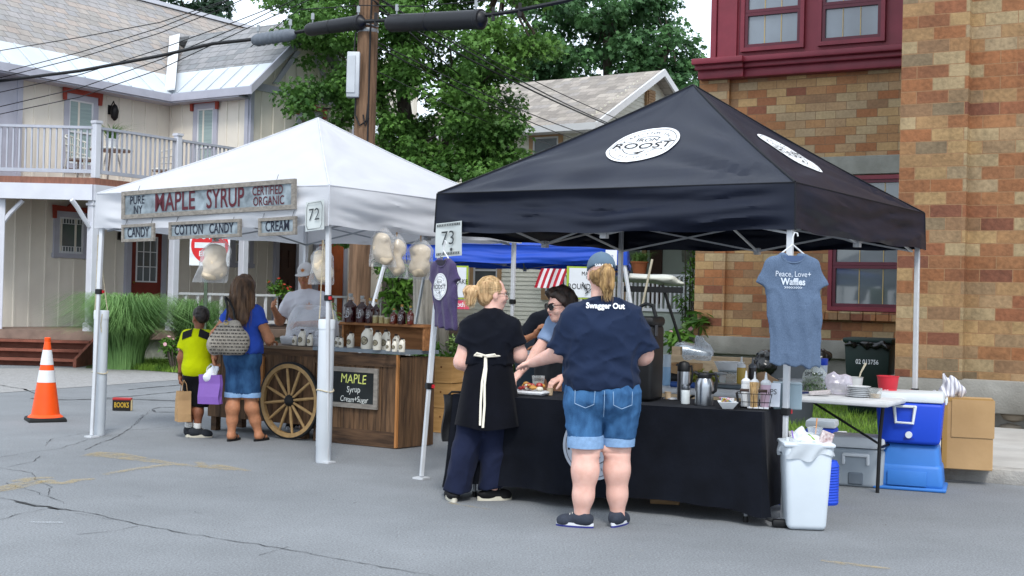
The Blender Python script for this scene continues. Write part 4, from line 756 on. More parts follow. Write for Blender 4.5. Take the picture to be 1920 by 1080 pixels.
# ---------------------------------------------------------------- left house
CREAM=M('house_cream','#dad5ca',.75,.05,2,.1,60,dirt=.12); LILAC=M('trim_lilac','#a7a9b6',.6,.06,4,.1,60,dirt=.1); PALE=M('trim_pale','#c3c6cf',.6,.05,4)
REDT=M('trim_red','#8e3b2f',.6,.1,6); SLATE=rowmat('slate',['#8b8783','#918b86','#968f89','#8c8a89','#978d86','#908d8d','#8a898a'],.30,.16,.0,'#5a5654',.006,.75,axes='yz',bump=.7,noise=.18,nscale=9)
SLATE2=rowmat('slate_wing',['#77797b','#838487','#7a7d80','#8a8a8c'],.30,.16,.0,'#4c4d50',.006,.75,axes='xz',bump=.7,noise=.18,nscale=9)
TIN=M('roof_tin','#c4cbd2',.45,.08,1.2,.05,10,metal=.35,dirt=.12); GLASS=glassmat('window_glass',(.10,.12,.13)); DARK=M('dark_interior',(.012,.012,.014),.8); WHITEP=M('white_paint','#cfd2d6',.55,.04,4,dirt=.08)
CURT=M('curtain','#9fb0b4',.9,.12,3,stretch=(30,30,1))
HX=Vector((-7.94,29.0,0))
house=thing('old_house','cream board-and-batten house with slate roof, balcony and red-topped windows','house',HX,YAW)
def hp_(x,y,z): return Vector((x,y,z))
def batten_wall(mb,o,ex,L,z0,z1,n,holes=(),top=None,sp=.36):
    """wall panel from o along ex, with battens proud of it; n = outward normal"""
    o=Vector(o);ex=Vector(ex);n=Vector(n)
    zt=top if top else (lambda s:z1)
    k=int(L/sp)
    for i in range(k+1):
        s=i*sp+.02; a=o+ex*s
        segs=[(z0,zt(s))]
        for (s0,s1,h0,h1) in holes:
            if s0-.03<s<s1+.03: segs=[q for (a0,a1) in segs for q in ((a0,min(a1,h0)),(max(a0,h1),a1)) if q[1]-q[0]>.02]
        for a0,a1 in segs:
            c=a+n*.011; w=ex*.022; mb.add([c-w-n*.012+Vector((0,0,a0)),c+w-n*.012+Vector((0,0,a0)),c+w+n*.012+Vector((0,0,a0)),c-w+n*.012+Vector((0,0,a0)),c-w-n*.012+Vector((0,0,a1)),c+w-n*.012+Vector((0,0,a1)),c+w+n*.012+Vector((0,0,a1)),c-w+n*.012+Vector((0,0,a1))],[(0,1,5,4),(1,2,6,5),(2,3,7,6),(3,0,4,7),(4,5,6,7)])
mb=MB()
mb.box((-.15,.25,3.0),(.3,18.5,6.0)); batten_wall(mb,(0,-9,0),(0,1,0),9,.6,6,(1,0,0)); batten_wall(mb,(0,0,0),(0,1,0),9,.6,3.3,(1,0,0))
mb.box((1.29,1.7,4.72),(2.5,3.4,2.55)); batten_wall(mb,(0.02,0,0),(1,0,0),2.5,3.6,5.95,(0,-1,0)); batten_wall(mb,(2.54,0,0),(0,1,0),3.4,3.6,6,(1,0,0),top=lambda s:6+ (1.6-abs(s-1.7)*.95))
mb.add([(2.54,0,6.0),(2.54,3.4,6.0),(2.54,1.7,7.62),(2.3,0,6.0),(2.3,3.4,6.0),(2.3,1.7,7.62)],[(0,1,2),(3,5,4),(0,2,5,3),(1,4,5,2)])
mb.box((-3.6,9.35,4.2),(6.8,.2,8.4))
wall=mb.build('wall',CREAM,house,smooth=0)
# roofs
mb=MB(); sl_=lambda x:5.85+(.45-x)*(3.05/3.95)
mb.mat(0); mb.prism([(-.28,-10,sl_(-.28)),(-.28,9.7,sl_(-.28)),(-3.5,9.7,8.9),(-3.5,-10,8.9)],(0,0,0),(0,0,-.12))
mb.mat(0); mb.prism([(-3.5,-10,8.9),(-3.5,9.7,8.9),(-7.2,9.7,6),(-7.2,-10,6)],(0,0,0),(0,0,-.12))
mb.mat(1); mb.prism([(.45,-10,5.85),(.45,9.7,5.85),(-.28,9.7,sl_(-.28)),(-.28,-10,sl_(-.28))],(0,0,.004),(0,0,-.12))
for i in range(33): y=-9.9+i*.6; mb.tube([(.46,y,5.862),(-.28,y-.0,sl_(-.28)+.012)],.014,5)
mb.mat(2); mb.box((-3.5,-.15,8.93),(.2,19.7,.1))
ro=mb.build('roof',[SLATE,TIN,PALE],house,smooth=0)
mb=MB(); wz=lambda y:5.86+(y+.35)*(1.85/2.05)
mb.mat(0); mb.prism([(-1.3,1.7,7.71),(2.95,1.7,7.71),(2.95,.32,wz(.32)),(-.3,.32,wz(.32))],(0,0,.01),(0,0,-.12)); mb.prism([(-1.9,1.7,7.71),(2.95,1.7,7.71),(2.95,3.75,5.86),(.4,3.75,5.86)],(0,0,.01),(0,0,-.12))
mb.mat(1); mb.prism([(.47,-.35,5.86),(2.95,-.35,5.86),(2.95,.32,wz(.32)),(-.31,.32,wz(.32))],(0,0,.014),(0,0,-.12))
for i in range(6): x=.62+i*.46; mb.tube([(x,-.36,5.88),(x,.32,wz(.32)+.02)],.014,5)
mb.mat(2); mb.prism([(.62,-.42,5.90),(.30,-.42,5.90),(-1.75,1.45,7.62),(-1.5,1.55,7.68)],(0,0,.03),(0,0,.05))
mb.build('roof',[SLATE2,TIN,WHITEP],house,smooth=0)
mb=MB()
mb.box((.44,-.15,5.76),(.06,19.7,.16)); mb.box((.22,-4.9,5.66),(.42,9.6,.03)); mb.box((1.7,-.36,5.77),(2.5,.05,.17)); mb.box((1.5,-.18,5.67),(2.1,.34,.03))
for a,b in (((2.97,-.38,5.78),(2.97,1.7,7.66)),((2.97,3.78,5.78),(2.97,1.7,7.66))):
    a=Vector(a);b=Vector(b); mb.prism([a+Vector((0,0,-.1)),b+Vector((0,0,-.1)),b+Vector((0,0,.1)),a+Vector((0,0,.1))],(0,0,0),(-.05,0,0))
mb.box((2.565,1.7,5.96),(.05,3.36,.16)); mb.box((2.565,1.7,4.3),(.05,3.36,.12)); mb.box((2.0,-.025,4.3),(1.1,.05,.12)); mb.box((2.56,.03,4.8),(.08,.1,2.4)); mb.box((2.5,-.03,4.8),(.1,.06,2.3)); mb.box((.05,-3.98,4.7),(.1,.12,2.2)); mb.box((.04,-4.74,4.7),(.07,1.4,2.2))
for s in (-1,1): mb.prism([(2.56,1.7+s*.9,6.1),(2.56,1.7+s*1.05,6.1),(2.56,1.7+s*.35,6.95),(2.56,1.7+s*.2,6.95)],(0,0,0),(.04,0,0))
mb.build('trim',LILAC,house,smooth=0)
def hwindow(name,c,ex,n,w,h,par,tr=.12,red=True,sash=True,grid=None,glass=None,curtain=True,hang=0):
    """c: centre on wall; ex horizontal; n outward"""
    c=Vector(c);ex=Vector(ex);n=Vector(n);Z=Vector((0,0,1))
    def bx(mb,u,v,du,dv,d0,d1):
        P=[c+ex*(u+a*du/2)+Z*(v+b*dv/2)+n*d for d in (d0,d1) for a,b in ((-1,-1),(1,-1),(1,1),(-1,1))]; mb.add(P,[(3,2,1,0),(4,5,6,7),(0,1,5,4),(1,2,6,5),(2,3,7,6),(3,0,4,7)])
    mb=MB()
    for s in (-1,1): bx(mb,s*(w/2+tr/2),-tr*.0,tr,h+tr*2,-.02,.05)
    bx(mb,0,h/2+tr/2,w,tr,-.02,.048); bx(mb,0,-h/2-tr/2,w+tr*2.4,tr*.8,-.02,.075)
    if red:
        mb.mat(1); W=w/2+tr*1.45; y0=h/2+tr
        P=[(-W,y0-.16),(-W+.07,y0-.16),(-W+.07,y0+.0),(W-.07,y0),(W-.07,y0-.16),(W,y0-.16),(W+.02,y0+.12),(.3*W,y0+.1),(.22*W,y0+.14),(0,y0+.24),(-.22*W,y0+.14),(-.3*W,y0+.1),(-W-.02,y0+.12)]
        mb.prism([c+ex*a+Z*b+n*.05 for a,b in P],(0,0,0),n*.05)
    f=mb.build(name,[LILAC,REDT],par,smooth=0)
    mb=MB(); bx(mb,0,0,w-.06,h-.06,.004,.012); mb.build('pane',glass or GLASS,f,smooth=0)
    mb=MB(); t=.035
    for s in (-1,1): bx(mb,s*(w/2-t/2),0,t,h,.002,.034); bx(mb,0,s*(h/2-t/2),w-2*t,t,.002,.032)
    if sash: bx(mb,0,0,w-2*t,.04,.002,.03)
    if grid:
        for i in range(1,grid[0]): bx(mb,-w/2+w*i/grid[0],0,.018,h-2*t,.006,.024)
        for i in range(1,grid[1]): bx(mb,0,-h/2+h*i/grid[1],w-2*t,.018,.006,.026)
    mb.build('sash',WHITEP,f,smooth=0)
    return f
BLIND=M('blind_pane','#93a6a6',.25,.12,2,spec=.8,stretch=(1,1,18))
hwindow('window',(0,-2.45,4.75),(0,1,0),(1,0,0),.62,1.35,house,glass=BLIND)
hwindow('window',(1.2,0,4.65),(1,0,0),(0,-1,0),.52,1.75,house,glass=BLIND)
hwindow('window',(2.55,1.88,4.95),(0,1,0),(1,0,0),.62,1.2,house,red=True,sash=False,grid=(2,1))
hwindow('window',(0,-2.62,2.55),(0,1,0),(1,0,0),.62,.75,house,sash=False)
for z0 in (2.86,2.24):
    mb=MB()
    for i in range(9): mb.box((.04,-2.9+i*.07,z0),(.012,.012,.14))
    for z in (z0-.07,z0+.07): mb.box((.04,-2.62,z),(.012,.6,.012))
    mb.build('window_grille',WHITEP,house,smooth=0)
hwindow('window',(0,2.35,2.6),(0,1,0),(1,0,0),.5,.9,house,red=False)
def door(y,w,col,name='door',glass=True,panels=True):
    mb=MB(); mb.box((.03,y,1.70),(.06,w,2.16)); 
    if panels:
        for a in (-1,1):
            for z in ((.98,) if glass else (.95,1.55,2.3)): mb.box((.065,y+a*w*.22,z),(.02,w*.3,.45))
    d=mb.build(name,col,house,smooth=0); mb=MB(); 
    for s in (-1,1): mb.box((.045,y+s*(w/2+.07),1.75),(.09,.14,2.3))
    mb.box((.045,y,2.87),(.088,w,.14)); mb.build('door_frame',LILAC,d,smooth=0)
    mb=MB(); mb.lathe([(.005,0),(.025,.01),(.03,.03),(.02,.05),(.002,.055)],(.07,y-w*.42,1.6),10,ax=(1,0,0)); mb.build('handle',M('brass','#8c6d35',.3,metal=1),d)
    if glass:
        mb=MB(); mb.box((.064,y,2.12),(.012,w*.66,1.0)); mb.build('pane',GLASS,d,smooth=0); mb=MB()
        for i in range(4): mb.box((.07,y-w*.33+w*.22*i,2.12),(.03,.03 if i in(0,3) else .018,1.0))
        for i in range(4): mb.box((.07,y,1.62+i*.333),(.028,w*.7,.03 if i in(0,3) else .018))
        mb.build('sash',WHITEP,d,smooth=0)
door(-.62,.86,M('door_red','#6e2a20',.5,.12,6)); door(3.9,.62,M('door_brown','#3b2118',.6,.2,6),glass=False); door(5.55,1.0,M('door_orange','#a9562a',.5,.15,4,stretch=(8,8,1)),glass=False)
# balcony, posts, porch
mb=MB(); mb.mat(0); mb.prism([(0.02,0,3.4),(2.62,0,3.4),(2.62,-4.08,3.4),(.02,-5.76,3.4)],(0,0,0),(0,0,.15)); mb.prism([(0.02,3.4,3.36),(2.62,9,3.36),(2.62,0,3.36),(.02,0.0,3.36)],(0,0,0),(0,0,.12))
mb.mat(1); mb.box((2.6,2.4,3.27),(.12,13,.3)); a=Vector((2.6,-4.1,3.27)); b=Vector((0,-5.8,3.27)); mb.box((a+b)/2,((a-b).length,.12,.3),rz=math.atan2(a.y-b.y,a.x-b.x))
mb.build('balcony_floor',[M('deck_brown','#7d5648',.8,.2,5,stretch=(1,8,1)),PALE],house,smooth=0)
mb=MB()
def rail(mb,a,b,z0,z1,sp,w=.03):
    a=Vector(a);b=Vector(b);d=(b-a);L=d.length;d.normalize();rz=math.atan2(d.y,d.x);c=(a+b)/2
    mb.box((c.x,c.y,z1),(L,.08,.05),rz=rz); mb.box((c.x,c.y,z0),(L,.05,.07),rz=rz)
    n=int(L/sp)
    for i in range(1,n): p=a+d*(L*i/n); mb.box((p.x,p.y,(z0+z1)/2),(w,w,z1-z0-.05),rz=rz)
rail(mb,(2.55,-4.0),(2.55,-2.0),3.68,4.52,.115); rail(mb,(2.55,-2),(2.55,4.5),3.68,4.52,.115); rail(mb,(2.5,-4.05),(.05,-5.68),3.68,4.52,.115)
mb.build('railing',M('rail_grey','#a3a7b2',.6,.06,5),house,smooth=0)
for y in (-4.02,-2.0,0,1.9,3.8): 
    mb=MB(); mb.rbox((2.55,y,4.08),(.13,.13,1.06),.01,1); mb.box((2.55,y,4.63),(.16,.16,.05)) 
    if y<1: mb.build('newel_post',PALE,house,smooth=0)
for i,y in enumerate((-4.02,-2.0,-.05,1.85,3.75,5.6)):
    mb=MB(); mb.rbox((2.52,y,1.87),(.16,.16,2.52),.012,1); mb.box((2.52,y,3.05),(.2,.2,.05)); mb.box((2.52,y,.7),(.2,.2,.16))
    if i<1:
        for s in (-1,1): mb.tube([(2.52,y+s*.08,2.62),(2.52,y+s*.2,2.75),(2.52,y+s*.38,2.98),(2.52,y+s*.5,3.1)],.045,6)
    mb.build('porch_post',PALE,house,smooth=0)
mb=MB(); mb.rbox((1.0,-4.97,1.87),(.16,.16,2.52),.012,1,rz=.98); mb.tube([(1.0,-4.97,2.6),(1.15,-4.87,2.85),(1.35,-4.74,3.1)],.045,6); mb.build('porch_post',PALE,house,smooth=0)
mb=MB(); mb.prism([(0.02,9,.45),(2.75,9,.45),(2.75,-4.1,.45),(.02,-5.9,.45)],(0,0,0),(0,0,.17)); mb.build('porch_floor',M('porch_boards','#7c6a60',.8,.2,5),house,smooth=0)
mb=MB(); rail(mb,(2.5,-1.98),(2.5,8),.78,1.38,.33,.05); mb.build('railing',WHITEP,house,smooth=0)
mb=MB(); mb.box((2.6,2.5,.25),(.05,13,.4)); mb.build('lattice_skirt',M('skirt_grey','#8d9086',.8,.2,9),house,smooth=0)
mb=MB(); d0=Vector((-.552,-.0,0))
Ri=Matrix.Rotation(-YAW,4,'Z'); mb.T=Ri@Matrix.Translation(-HX)
for i in range(4): mb.box((-9.75,24.35-.34*i-.1,.6-.155*i-.02),(3.7,.36,.04)); mb.box((-9.75,24.35-.34*i-.06,.51-.155*i),(3.66,.05,.135))
mb.prism([(-7.92,24.4,0),(-7.92,22.95,0),(-7.92,22.95,.15),(-7.92,24.4,.62)],(0,0,0),(.06,0,0))
mb.build('steps',M('step_redwood','#7c4a3c',.75,.25,6,.3,40,dirt=.4),house,smooth=0)
mb=MB(); mb.tube([(0,-1.7,5.35),(.14,-1.7,5.52),(.18,-1.7,5.42)],.014,6); mb.lathe([(.01,.16),(.05,.12),(.085,.03),(.09,.0),(.075,-.14),(.03,-.2),(.005,-.21)],(.18,-1.7,5.3),12); mb.box((.02,-1.7,5.34),(.04,.12,.2)); mb.build('wall_lantern',M('iron_dark','#1b1a1b',.5,.2,20,metal=.5),house)
mb=MB(); mb.lathe([(.02,.12),(.1,.08),(.11,-.04),(.05,-.1)],(.13,-1.35,2.6),12); mb.box((.04,-1.35,2.6),(.08,.12,.16)); mb.build('wall_lantern',M('iron_dark','#1b1a1b'),house)
# balcony furniture and plants
WICK=M('wicker','#c4c2ba',.8,.2,40,.6,90)
def hl(x,y,z): return HX+UX*x+NX*y+Vector((0,0,z))
def wicker(loc,rz,label):
    t=thing('wicker_chair',label,'chair',loc,rz,'wicker chairs on the balcony'); mb=MB()
    mb.lathe([(.26,.40),(.28,.43),(.26,.46)],(0,0,0),18); mb.build('seat',WICK,t); mb=MB()
    for i in range(15):
        a=math.pi*(.06+.88*i/14); x,y=.28*math.cos(a),.28*math.sin(a); h=.36+.12*math.sin(a)**2; mb.tube([(x,y,.43),(x*1.08,y*1.12,.43+h)],.009,5)
    for f in (.33,.66,1.0): mb.tube([(.28*(1+.08*f)*math.cos(math.pi*(.06+.88*i/20)),.28*(1+.12*f)*math.sin(math.pi*(.06+.88*i/20)),.43+f*(.36+.12*math.sin(math.pi*(.06+.88*i/20))**2)) for i in range(21)],.016,6)
    mb.build('backrest',WICK,t)
    for sx in (-1,1):
        for sy in (-1,1): mb=MB(); mb.tube([(sx*.2,sy*.2,.42),(sx*.24,sy*.24,0)],.02,6); mb.build('leg',WICK,t)
    return t
wicker(hl(1.7,-3.7,3.55),YAW+1.9,'white wicker chair on the balcony, left of the round table'); wicker(hl(1.6,-1.5,3.55),YAW-1.2,'white wicker chair on the balcony, right of the corner post')
t=thing('patio_table','pale round table on the balcony beneath the fern','table',hl(1.6,-2.9,3.55)); mb=MB(); mb.lathe([(.001,.69),(.42,.69),(.43,.71),(.42,.73),(.001,.73)],(0,0,0),24); mb.build('table_top',WICK,t)
for i in range(3): mb=MB(); mb.tube([(.1*math.cos(i*2.1),.1*math.sin(i*2.1),.69),(.3*math.cos(i*2.1),.3*math.sin(i*2.1),0)],.02,6); mb.build('leg',WICK,t)
def potplant(loc,label,cat,potc,R,n,h,leafm,name='potted_plant',potr=.12,poth=.2):
    t=thing(name,label,cat,loc); mb=MB(); mb.lathe([(potr*.7,0),(potr,poth*.9),(potr*1.1,poth*.9),(potr*1.1,poth),(potr*.9,poth),(.01,poth*.9)],(0,0,0),14); mb.build('pot',potc,t)
    sp=np.zeros((n,3)); sp[:,2]=poth*.9; sp[:,:2]=rng.normal(0,potr*.4,(n,2)); blades('foliage',sp,h*.5,h,.012,leafm,1.4,4,t); return t
FERN=M('fern_green','#4d7a35',.7,.3,5,transl=.2,col2='#7da05a'); TERRA=M('terracotta','#a5623f',.8,.15,8)
potplant(hl(1.6,-2.9,4.28),'green spiky fern in a pot on the balcony table','plant',WHITEP,.3,150,.5,FERN)
# ---------------------------------------------------------------- foliage
def leaf_cloud(name,centers,radii,n,size,mat,parent,shape='maple',droop=.5,flat=.5,loc=None):
    centers=np.array(centers,float); radii=np.array(radii,float)
    pk=rng.choice(len(centers),n,p=radii**2/np.sum(radii**2)); d=rng.normal(size=(n,3)); d/=np.linalg.norm(d,axis=1)[:,None]; rr=rng.random(n)**.5
    P=centers[pk]+d*(radii[pk]*rr)[:,None]*np.array([1,1,flat])
    N=d*.35+rng.normal(size=(n,3))*.45+np.array([0,0,.75]); N/=np.linalg.norm(N,axis=1)[:,None]
    T=np.cross(N,rng.normal(size=(n,3))); T/=np.linalg.norm(T,axis=1)[:,None]; T[:,2]-=droop; T/=np.linalg.norm(T,axis=1)[:,None]; B=np.cross(N,T); B/=np.linalg.norm(B,axis=1)[:,None]+1e-9; N=np.cross(T,B)
    s=size*(.6+.8*rng.random(n))
    if shape=='maple': Q=[(-.1,0,0),(.05,.42,-.05),(.28,.2,.02),(.5,.5,-.1),(.62,.14,0),(1.0,0,-.12),(.62,-.14,0),(.5,-.5,-.1),(.28,-.2,.02),(.05,-.42,-.05)]
    else: Q=[(0,0,0),(.35,.2,.03),(.75,.14,0),(1,0,-.1),(.75,-.14,0),(.35,-.2,.03)]
    V=np.stack([P+(T*a+B*b+N*c)*s[:,None] for a,b,c in Q],1).reshape(-1,3); k=len(Q); F=np.arange(n)[:,None]*k+np.arange(k)
    return arr_mesh(name,V,F,mat,parent,loc,smooth=False)
def leafmat(n,c,c2,tr=.3): 
    m=M(n,c,.55,.3,1.2,spec=.35,transl=tr,col2=c2,detail=8); return m
LEAF=leafmat('maple_leaf','#38622f','#709c4a',.36); LEAF2=leafmat('maple_leaf_far','#35593a','#5c8650',.35); LEAF3=leafmat('leaf_light','#668a4c','#9ab56f'); LEAF4=leafmat('bush_leaf','#3f6a2a','#75a040'); CON=leafmat('pine_leaf','#1e3322','#35523a')
BARK=M('bark','#4b443d',.95,.3,6,.9,14,stretch=(5,5,.8))
def tree(name,label,loc,trunks,crown,leafm,n,size,group=None,nb=90,clump=(.5,1.1),flat=.55):
    """trunks: list of polylines with radii; crown: list of ellipsoids (c,r) filled with leafy branch ends"""
    t=thing(name,label,'tree',loc,0,group); mb=MB()
    for pts,r0,r1 in trunks: k=len(pts); mb.tube(pts,[r0+(r1-r0)*i/(k-1) for i in range(k)],9)
    cs=[];rs=[]; tops=[p for tr in trunks for p in tr[0][len(tr[0])//2:]]
    vol=np.array([c[1][0]*c[1][1]*c[1][2] for c in crown])**.67; pk=rng.choice(len(crown),nb,p=vol/vol.sum())
    for i in pk:
        c,r=crown[i]; d=rng.normal(size=3); d/=np.linalg.norm(d); q=np.array(c)+d*np.array(r)*(.45+.55*rng.random()); cs.append(q); rs.append(clump[0]+(clump[1]-clump[0])*rng.random())
        if i%1==0 and rng.random()<.5:
            b=Vector(min(tops,key=lambda p:(Vector(p)-Vector(q)).length)); e=Vector(q); m_=(b+e)/2+Vector((0,0,-.2)); mb.tube([b,m_,e],[.05,.03,.012],5)
    mb.build('trunk',BARK,t); leaf_cloud('crown',cs,rs,n,size,leafm,t,flat=flat); return t
P=at(765,690,27.5); P.z=0
tree('maple_tree','large green maple with several dark trunks rising behind the utility pole',P,[([(0,0,0),(.05,0,2.5),(-.15,.1,5),(-.6,0,8)],.30,.10),([(-.5,.3,0),(-.5,.3,3),(-.8,.4,6),(-1.6,.2,8.5)],.17,.06),([(.5,.3,0),(.4,.2,3),(.9,.2,6),(1.9,0,8.5)],.18,.06)],
     [((.6,-.4,6.8),(2.7,2.2,2.6)),((-1.2,-.2,7.2),(1.7,1.9,2.3)),((1.7,-.5,5.5),(1.2,1.5,1.7)),((1.3,-1.0,3.9),(1.3,1.1,1.1)),((2.1,-.9,4.3),(.8,.8,.9)),((.7,-.5,4.9),(1.4,1.0,1.0)),((-.2,-.9,4.5),(.8,.8,.9)),((-2.6,.1,7.8),(1.0,1.0,1.2)),((.3,-.9,3.4),(.9,.9,1.0)),((-1.9,-.8,5.4),(.6,.8,1.1)),((-1.0,.6,3.2),(.8,.8,1.3)),((.6,.3,9.3),(3.2,2.2,1.6))],LEAF,62000,.10,nb=360,clump=(.3,.65))
P=at(1120,690,46); P.z=0
tree('maple_tree','tall dark maple standing behind the white clapboard house',P,[([(0,0,0),(0,0,4),(.2,0,8),(0,0,12)],.4,.12),([(0,0,4),(1.4,0,8),(2.4,0,11)],.2,.08),([(0,0,4),(-1.6,0,8),(-2.8,0,11)],.2,.08)],[((-1.2,0,10.5),(3.0,2.5,2.6)),((1.4,0,11.2),(2.3,2,2.3)),((0,0,8.2),(3.4,2.4,1.9)),((-2.6,0,8.8),(1.8,2,2.4)),((2.7,-.3,9.2),(.9,.9,1.3))],LEAF2,26000,.185,nb=190,clump=(.45,1.0))
P=at(1300,690,60); P.z=0
tree('maple_tree','small pale green tree beyond the far corner of the brick building',P,[([(0,0,0),(0,0,5),(0,0,9)],.25,.08)],[((-.6,0,9.4),(1.6,1.5,1.9)),((.9,0,9.6),(1.1,1.2,1.8)),((-2.4,0,8.5),(1.6,1.2,1.6))],LEAF3,6000,.2,nb=50,clump=(.4,.9))
P=at(330,690,52); P.z=0
tree('pine_tree','dark tree showing above the slate roof ridge of the cream house',P,[([(0,0,0),(0,0,7),(0,0,13)],.35,.1)],[((-1.2,0,12.6),(2.5,1.8,2.0)),((1.2,0,12.3),(1.4,1.5,1.9)),((0,0,10),(3,2,2))],CON,9000,.22,nb=70,clump=(.5,1.0))
def bush(name,label,loc,blobs,n,size,mat,cat='bush',group=None,shape='leaf',flowers=None):
    t=thing(name,label,cat,loc,0,group); mb=MB()
    for c,r in blobs: mb.tube([(c[0]*.3,c[1]*.3,0),(c[0]*.8,c[1]*.8,c[2]*.6),(c[0],c[1],c[2])],[.02,.015,.006],5)
    mb.build('stems',BARK,t); leaf_cloud('foliage',[b[0] for b in blobs],[b[1] for b in blobs],n,size,mat,t,shape,.3,.9)
    if flowers:
        nf,cm,sz=flowers; mb=MB()
        for i in range(nf):
            c,r=random.choice(blobs); d=Vector(rng.normal(size=3)).normalized(); d.y=-abs(d.y); p=Vector(c)+d*r*.95; mb.lathe([(.1*sz,-.3*sz),(.8*sz,-.1*sz),(sz,.25*sz),(.5*sz,.35*sz),(.05*sz,.2*sz)],p,7,ax=d)
        mb.build('flowers',cm,t)
    return t
rb=lambda n,sx,sy,z0,z1,r:[((random.uniform(-sx,sx),random.uniform(-sy,sy),random.uniform(z0,z1)),random.uniform(.6,1)*r) for _ in range(n)]
# ornamental grass by the porch
def tuft(px,d,R,h,n,label):
    P=at(px,690,d); P.z=0; t=thing('ornamental_grass',label,'grass',P,0,'ornamental grasses by the porch'); a=rng.random(n)*6.283; r=R*.35*np.sqrt(rng.random(n)); sp=np.stack([r*np.cos(a),r*np.sin(a),0*r],1)
    a2=a+rng.normal(0,.5,n); hh=h*(.6+.5*rng.random(n)); le=R*(.4+1.1*rng.random(n)); V=[]; d=np.stack([np.cos(a2),np.sin(a2),0*a2],1); s=np.stack([-np.sin(a2),np.cos(a2),0*a2],1); seg=5
    for i in range(seg+1):
        q=i/seg; c=sp+d*(le*q**1.8)[:,None]+np.array([0,0,1])*(hh*(1.45*q-.85*q**3))[:,None]; ww=.008*(1-q*.9); V+=[c-s*ww,c+s*ww]
    V=np.stack(V,1).reshape(-1,3); k=2*(seg+1); F=np.concatenate([np.arange(n)[:,None]*k+np.array([2*i,2*i+1,2*i+3,2*i+2]) for i in range(seg)]); arr_mesh('blades',V,F,M('grass_tuft','#3f6e30',.6,.35,1.5,transl=.25,col2='#8fb870'),t)
tuft(232,22.9,.95,1.75,3400,'big fountain-shaped grass clump left of the DO NOT ENTER sign post'); tuft(362,23.6,.65,1.65,1800,'smaller grass clump around the DO NOT ENTER sign post')
LG_=lambda px,d:Vector((at(px,690,d).x,d,0))
bush('rose_bush','small rose bush with pale pink blooms beside the boy',LG_(330,22.3),rb(7,.22,.2,.2,.55,.16),500,.07,LEAF4,flowers=(9,M('petal_pink','#d9a8b0',.7,.2),.035))
bush('flowering_plant','red-flowered plant on the porch rail behind the long-haired woman',hl(2.6,1.2,1.3),rb(8,.3,.15,.1,.4,.17),500,.08,LEAF4,'plant',flowers=(12,M('petal_red','#b03a2c',.7,.2),.04))
bush('tall_weeds','tall weeds growing through the white porch railing',hl(2.9,2.0,0),rb(10,.5,.3,.5,1.2,.2),900,.09,LEAF3,'plant')
bush('climbing_vine','dark green vine climbing beside the grey tree stump',LG_(748,24.0),[((random.uniform(-.35,.25),random.uniform(-.1,.2),z),.33) for z in np.linspace(.4,2.5,12)],1700,.15,LEAF4,'vine')
def rowbush(px,d,n,sx,z1,label,fl=None,num=1200,sz=.09,mat=None,r=.22): bush('garden_bush',label,LG_(px,d),rb(n,sx,.3,.15,z1,r),num,sz,mat or LEAF4,flowers=fl)
rowbush(822,19.6,12,.40,.75,'low leafy garden plants right of the grey stump')
rowbush(925,20.3,11,.35,.55,'low garden plants with yellow blooms behind the blonde woman',(10,M('petal_yellow','#c9a52e',.7,.2),.03))
rowbush(880,21.5,8,.35,1.05,'loose bright green bush behind the purple t-shirt',mat=LEAF3)
rowbush(1085,22.5,11,.5,1.0,'leafy bush behind the grey-capped woman')
rowbush(1178,25.5,12,.45,1.35,'dark green bush below the porch rail, under the white cart roof',mat=LEAF)
rowbush(1245,25.8,12,.6,1.1,'bright green bush with pink blooms beside the cart windscreen',(10,M('petal_pink','#d9a8b0'),.05),mat=LEAF3,num=1500)
rowbush(1296,23.2,10,.25,1.15,'deep green leafy bush against the brick corner',sz=.2,num=700)
bush('climbing_vine','thin vine climbing the white porch balustrade',LG_(1288,29.2),[((random.uniform(-.3,.25),0,z),.25) for z in np.linspace(.8,3.2,12)],700,.12,LEAF4,'vine')
# grey dead tree stump
P=LG_(797,21.5); t=thing('tree_stump','tall weathered grey stump behind the maple syrup cart','stump',P); mb=MB()
def stf(u,v):
    a=u*2*math.pi; z=2.15*v; r=.30+.14*(1-v)**3-.03*math.sin(v*5)+.05*math.sin(a*3+v*2)+.025*math.sin(a*7+1+v*3); return (r*math.cos(a)+.08*v,r*math.sin(a),z+ (.2*math.sin(a*2)+.1*math.sin(a*5))*(v>.97))
mb.grid(stf,48,26); mb.add([stf(i/48,1) for i in range(48)],[tuple(range(48))]); mb.build('trunk',M('dead_wood','#9b978f',.95,.35,2.2,1.0,10,stretch=(7,7,.6),dirt=.6,bdist=.03),t,smooth=60)
# ---------------------------------------------------------------- white clapboard house behind
CLAP=M('clapboard_white','#d8d9cd',.7,.05,2,dirt=.1); CLAPG=M('clapboard_grey_green','#99a39a',.75,.08,2,dirt=.15); SHING=rowmat('shingle',['#8d8780','#98918a','#857f79','#a19a92','#8f8a86'],.3,.14,.0,'#6b6661',.004,.9,axes='xz',bump=.5,noise=.2,nscale=14)
def clap(mb,o,ex,n,L,z0,z1,top=None,p=.115):
    o=Vector(o);ex=Vector(ex);n=Vector(n); k=int((z1-z0)/p)
    for i in range(k):
        a=z0+i*p; b=a+p; s0,s1=(0,L) if top is None else top(a)
        if s1-s0<.05: continue
        q=[o+ex*s0+n*.022,o+ex*s1+n*.022]; r=[o+ex*s0+n*.004,o+ex*s1+n*.004]; mb.add([q[0]+Vector((0,0,a)),q[1]+Vector((0,0,a)),r[1]+Vector((0,0,b)),r[0]+Vector((0,0,b)),r[0]+Vector((0,0,a)),r[1]+Vector((0,0,a))],[(0,1,2,3),(4,5,1,0)])
h2=thing('white_house','white clapboard house with grey shingled gable roof behind the tents','house',(1.95,33,0),YAW)
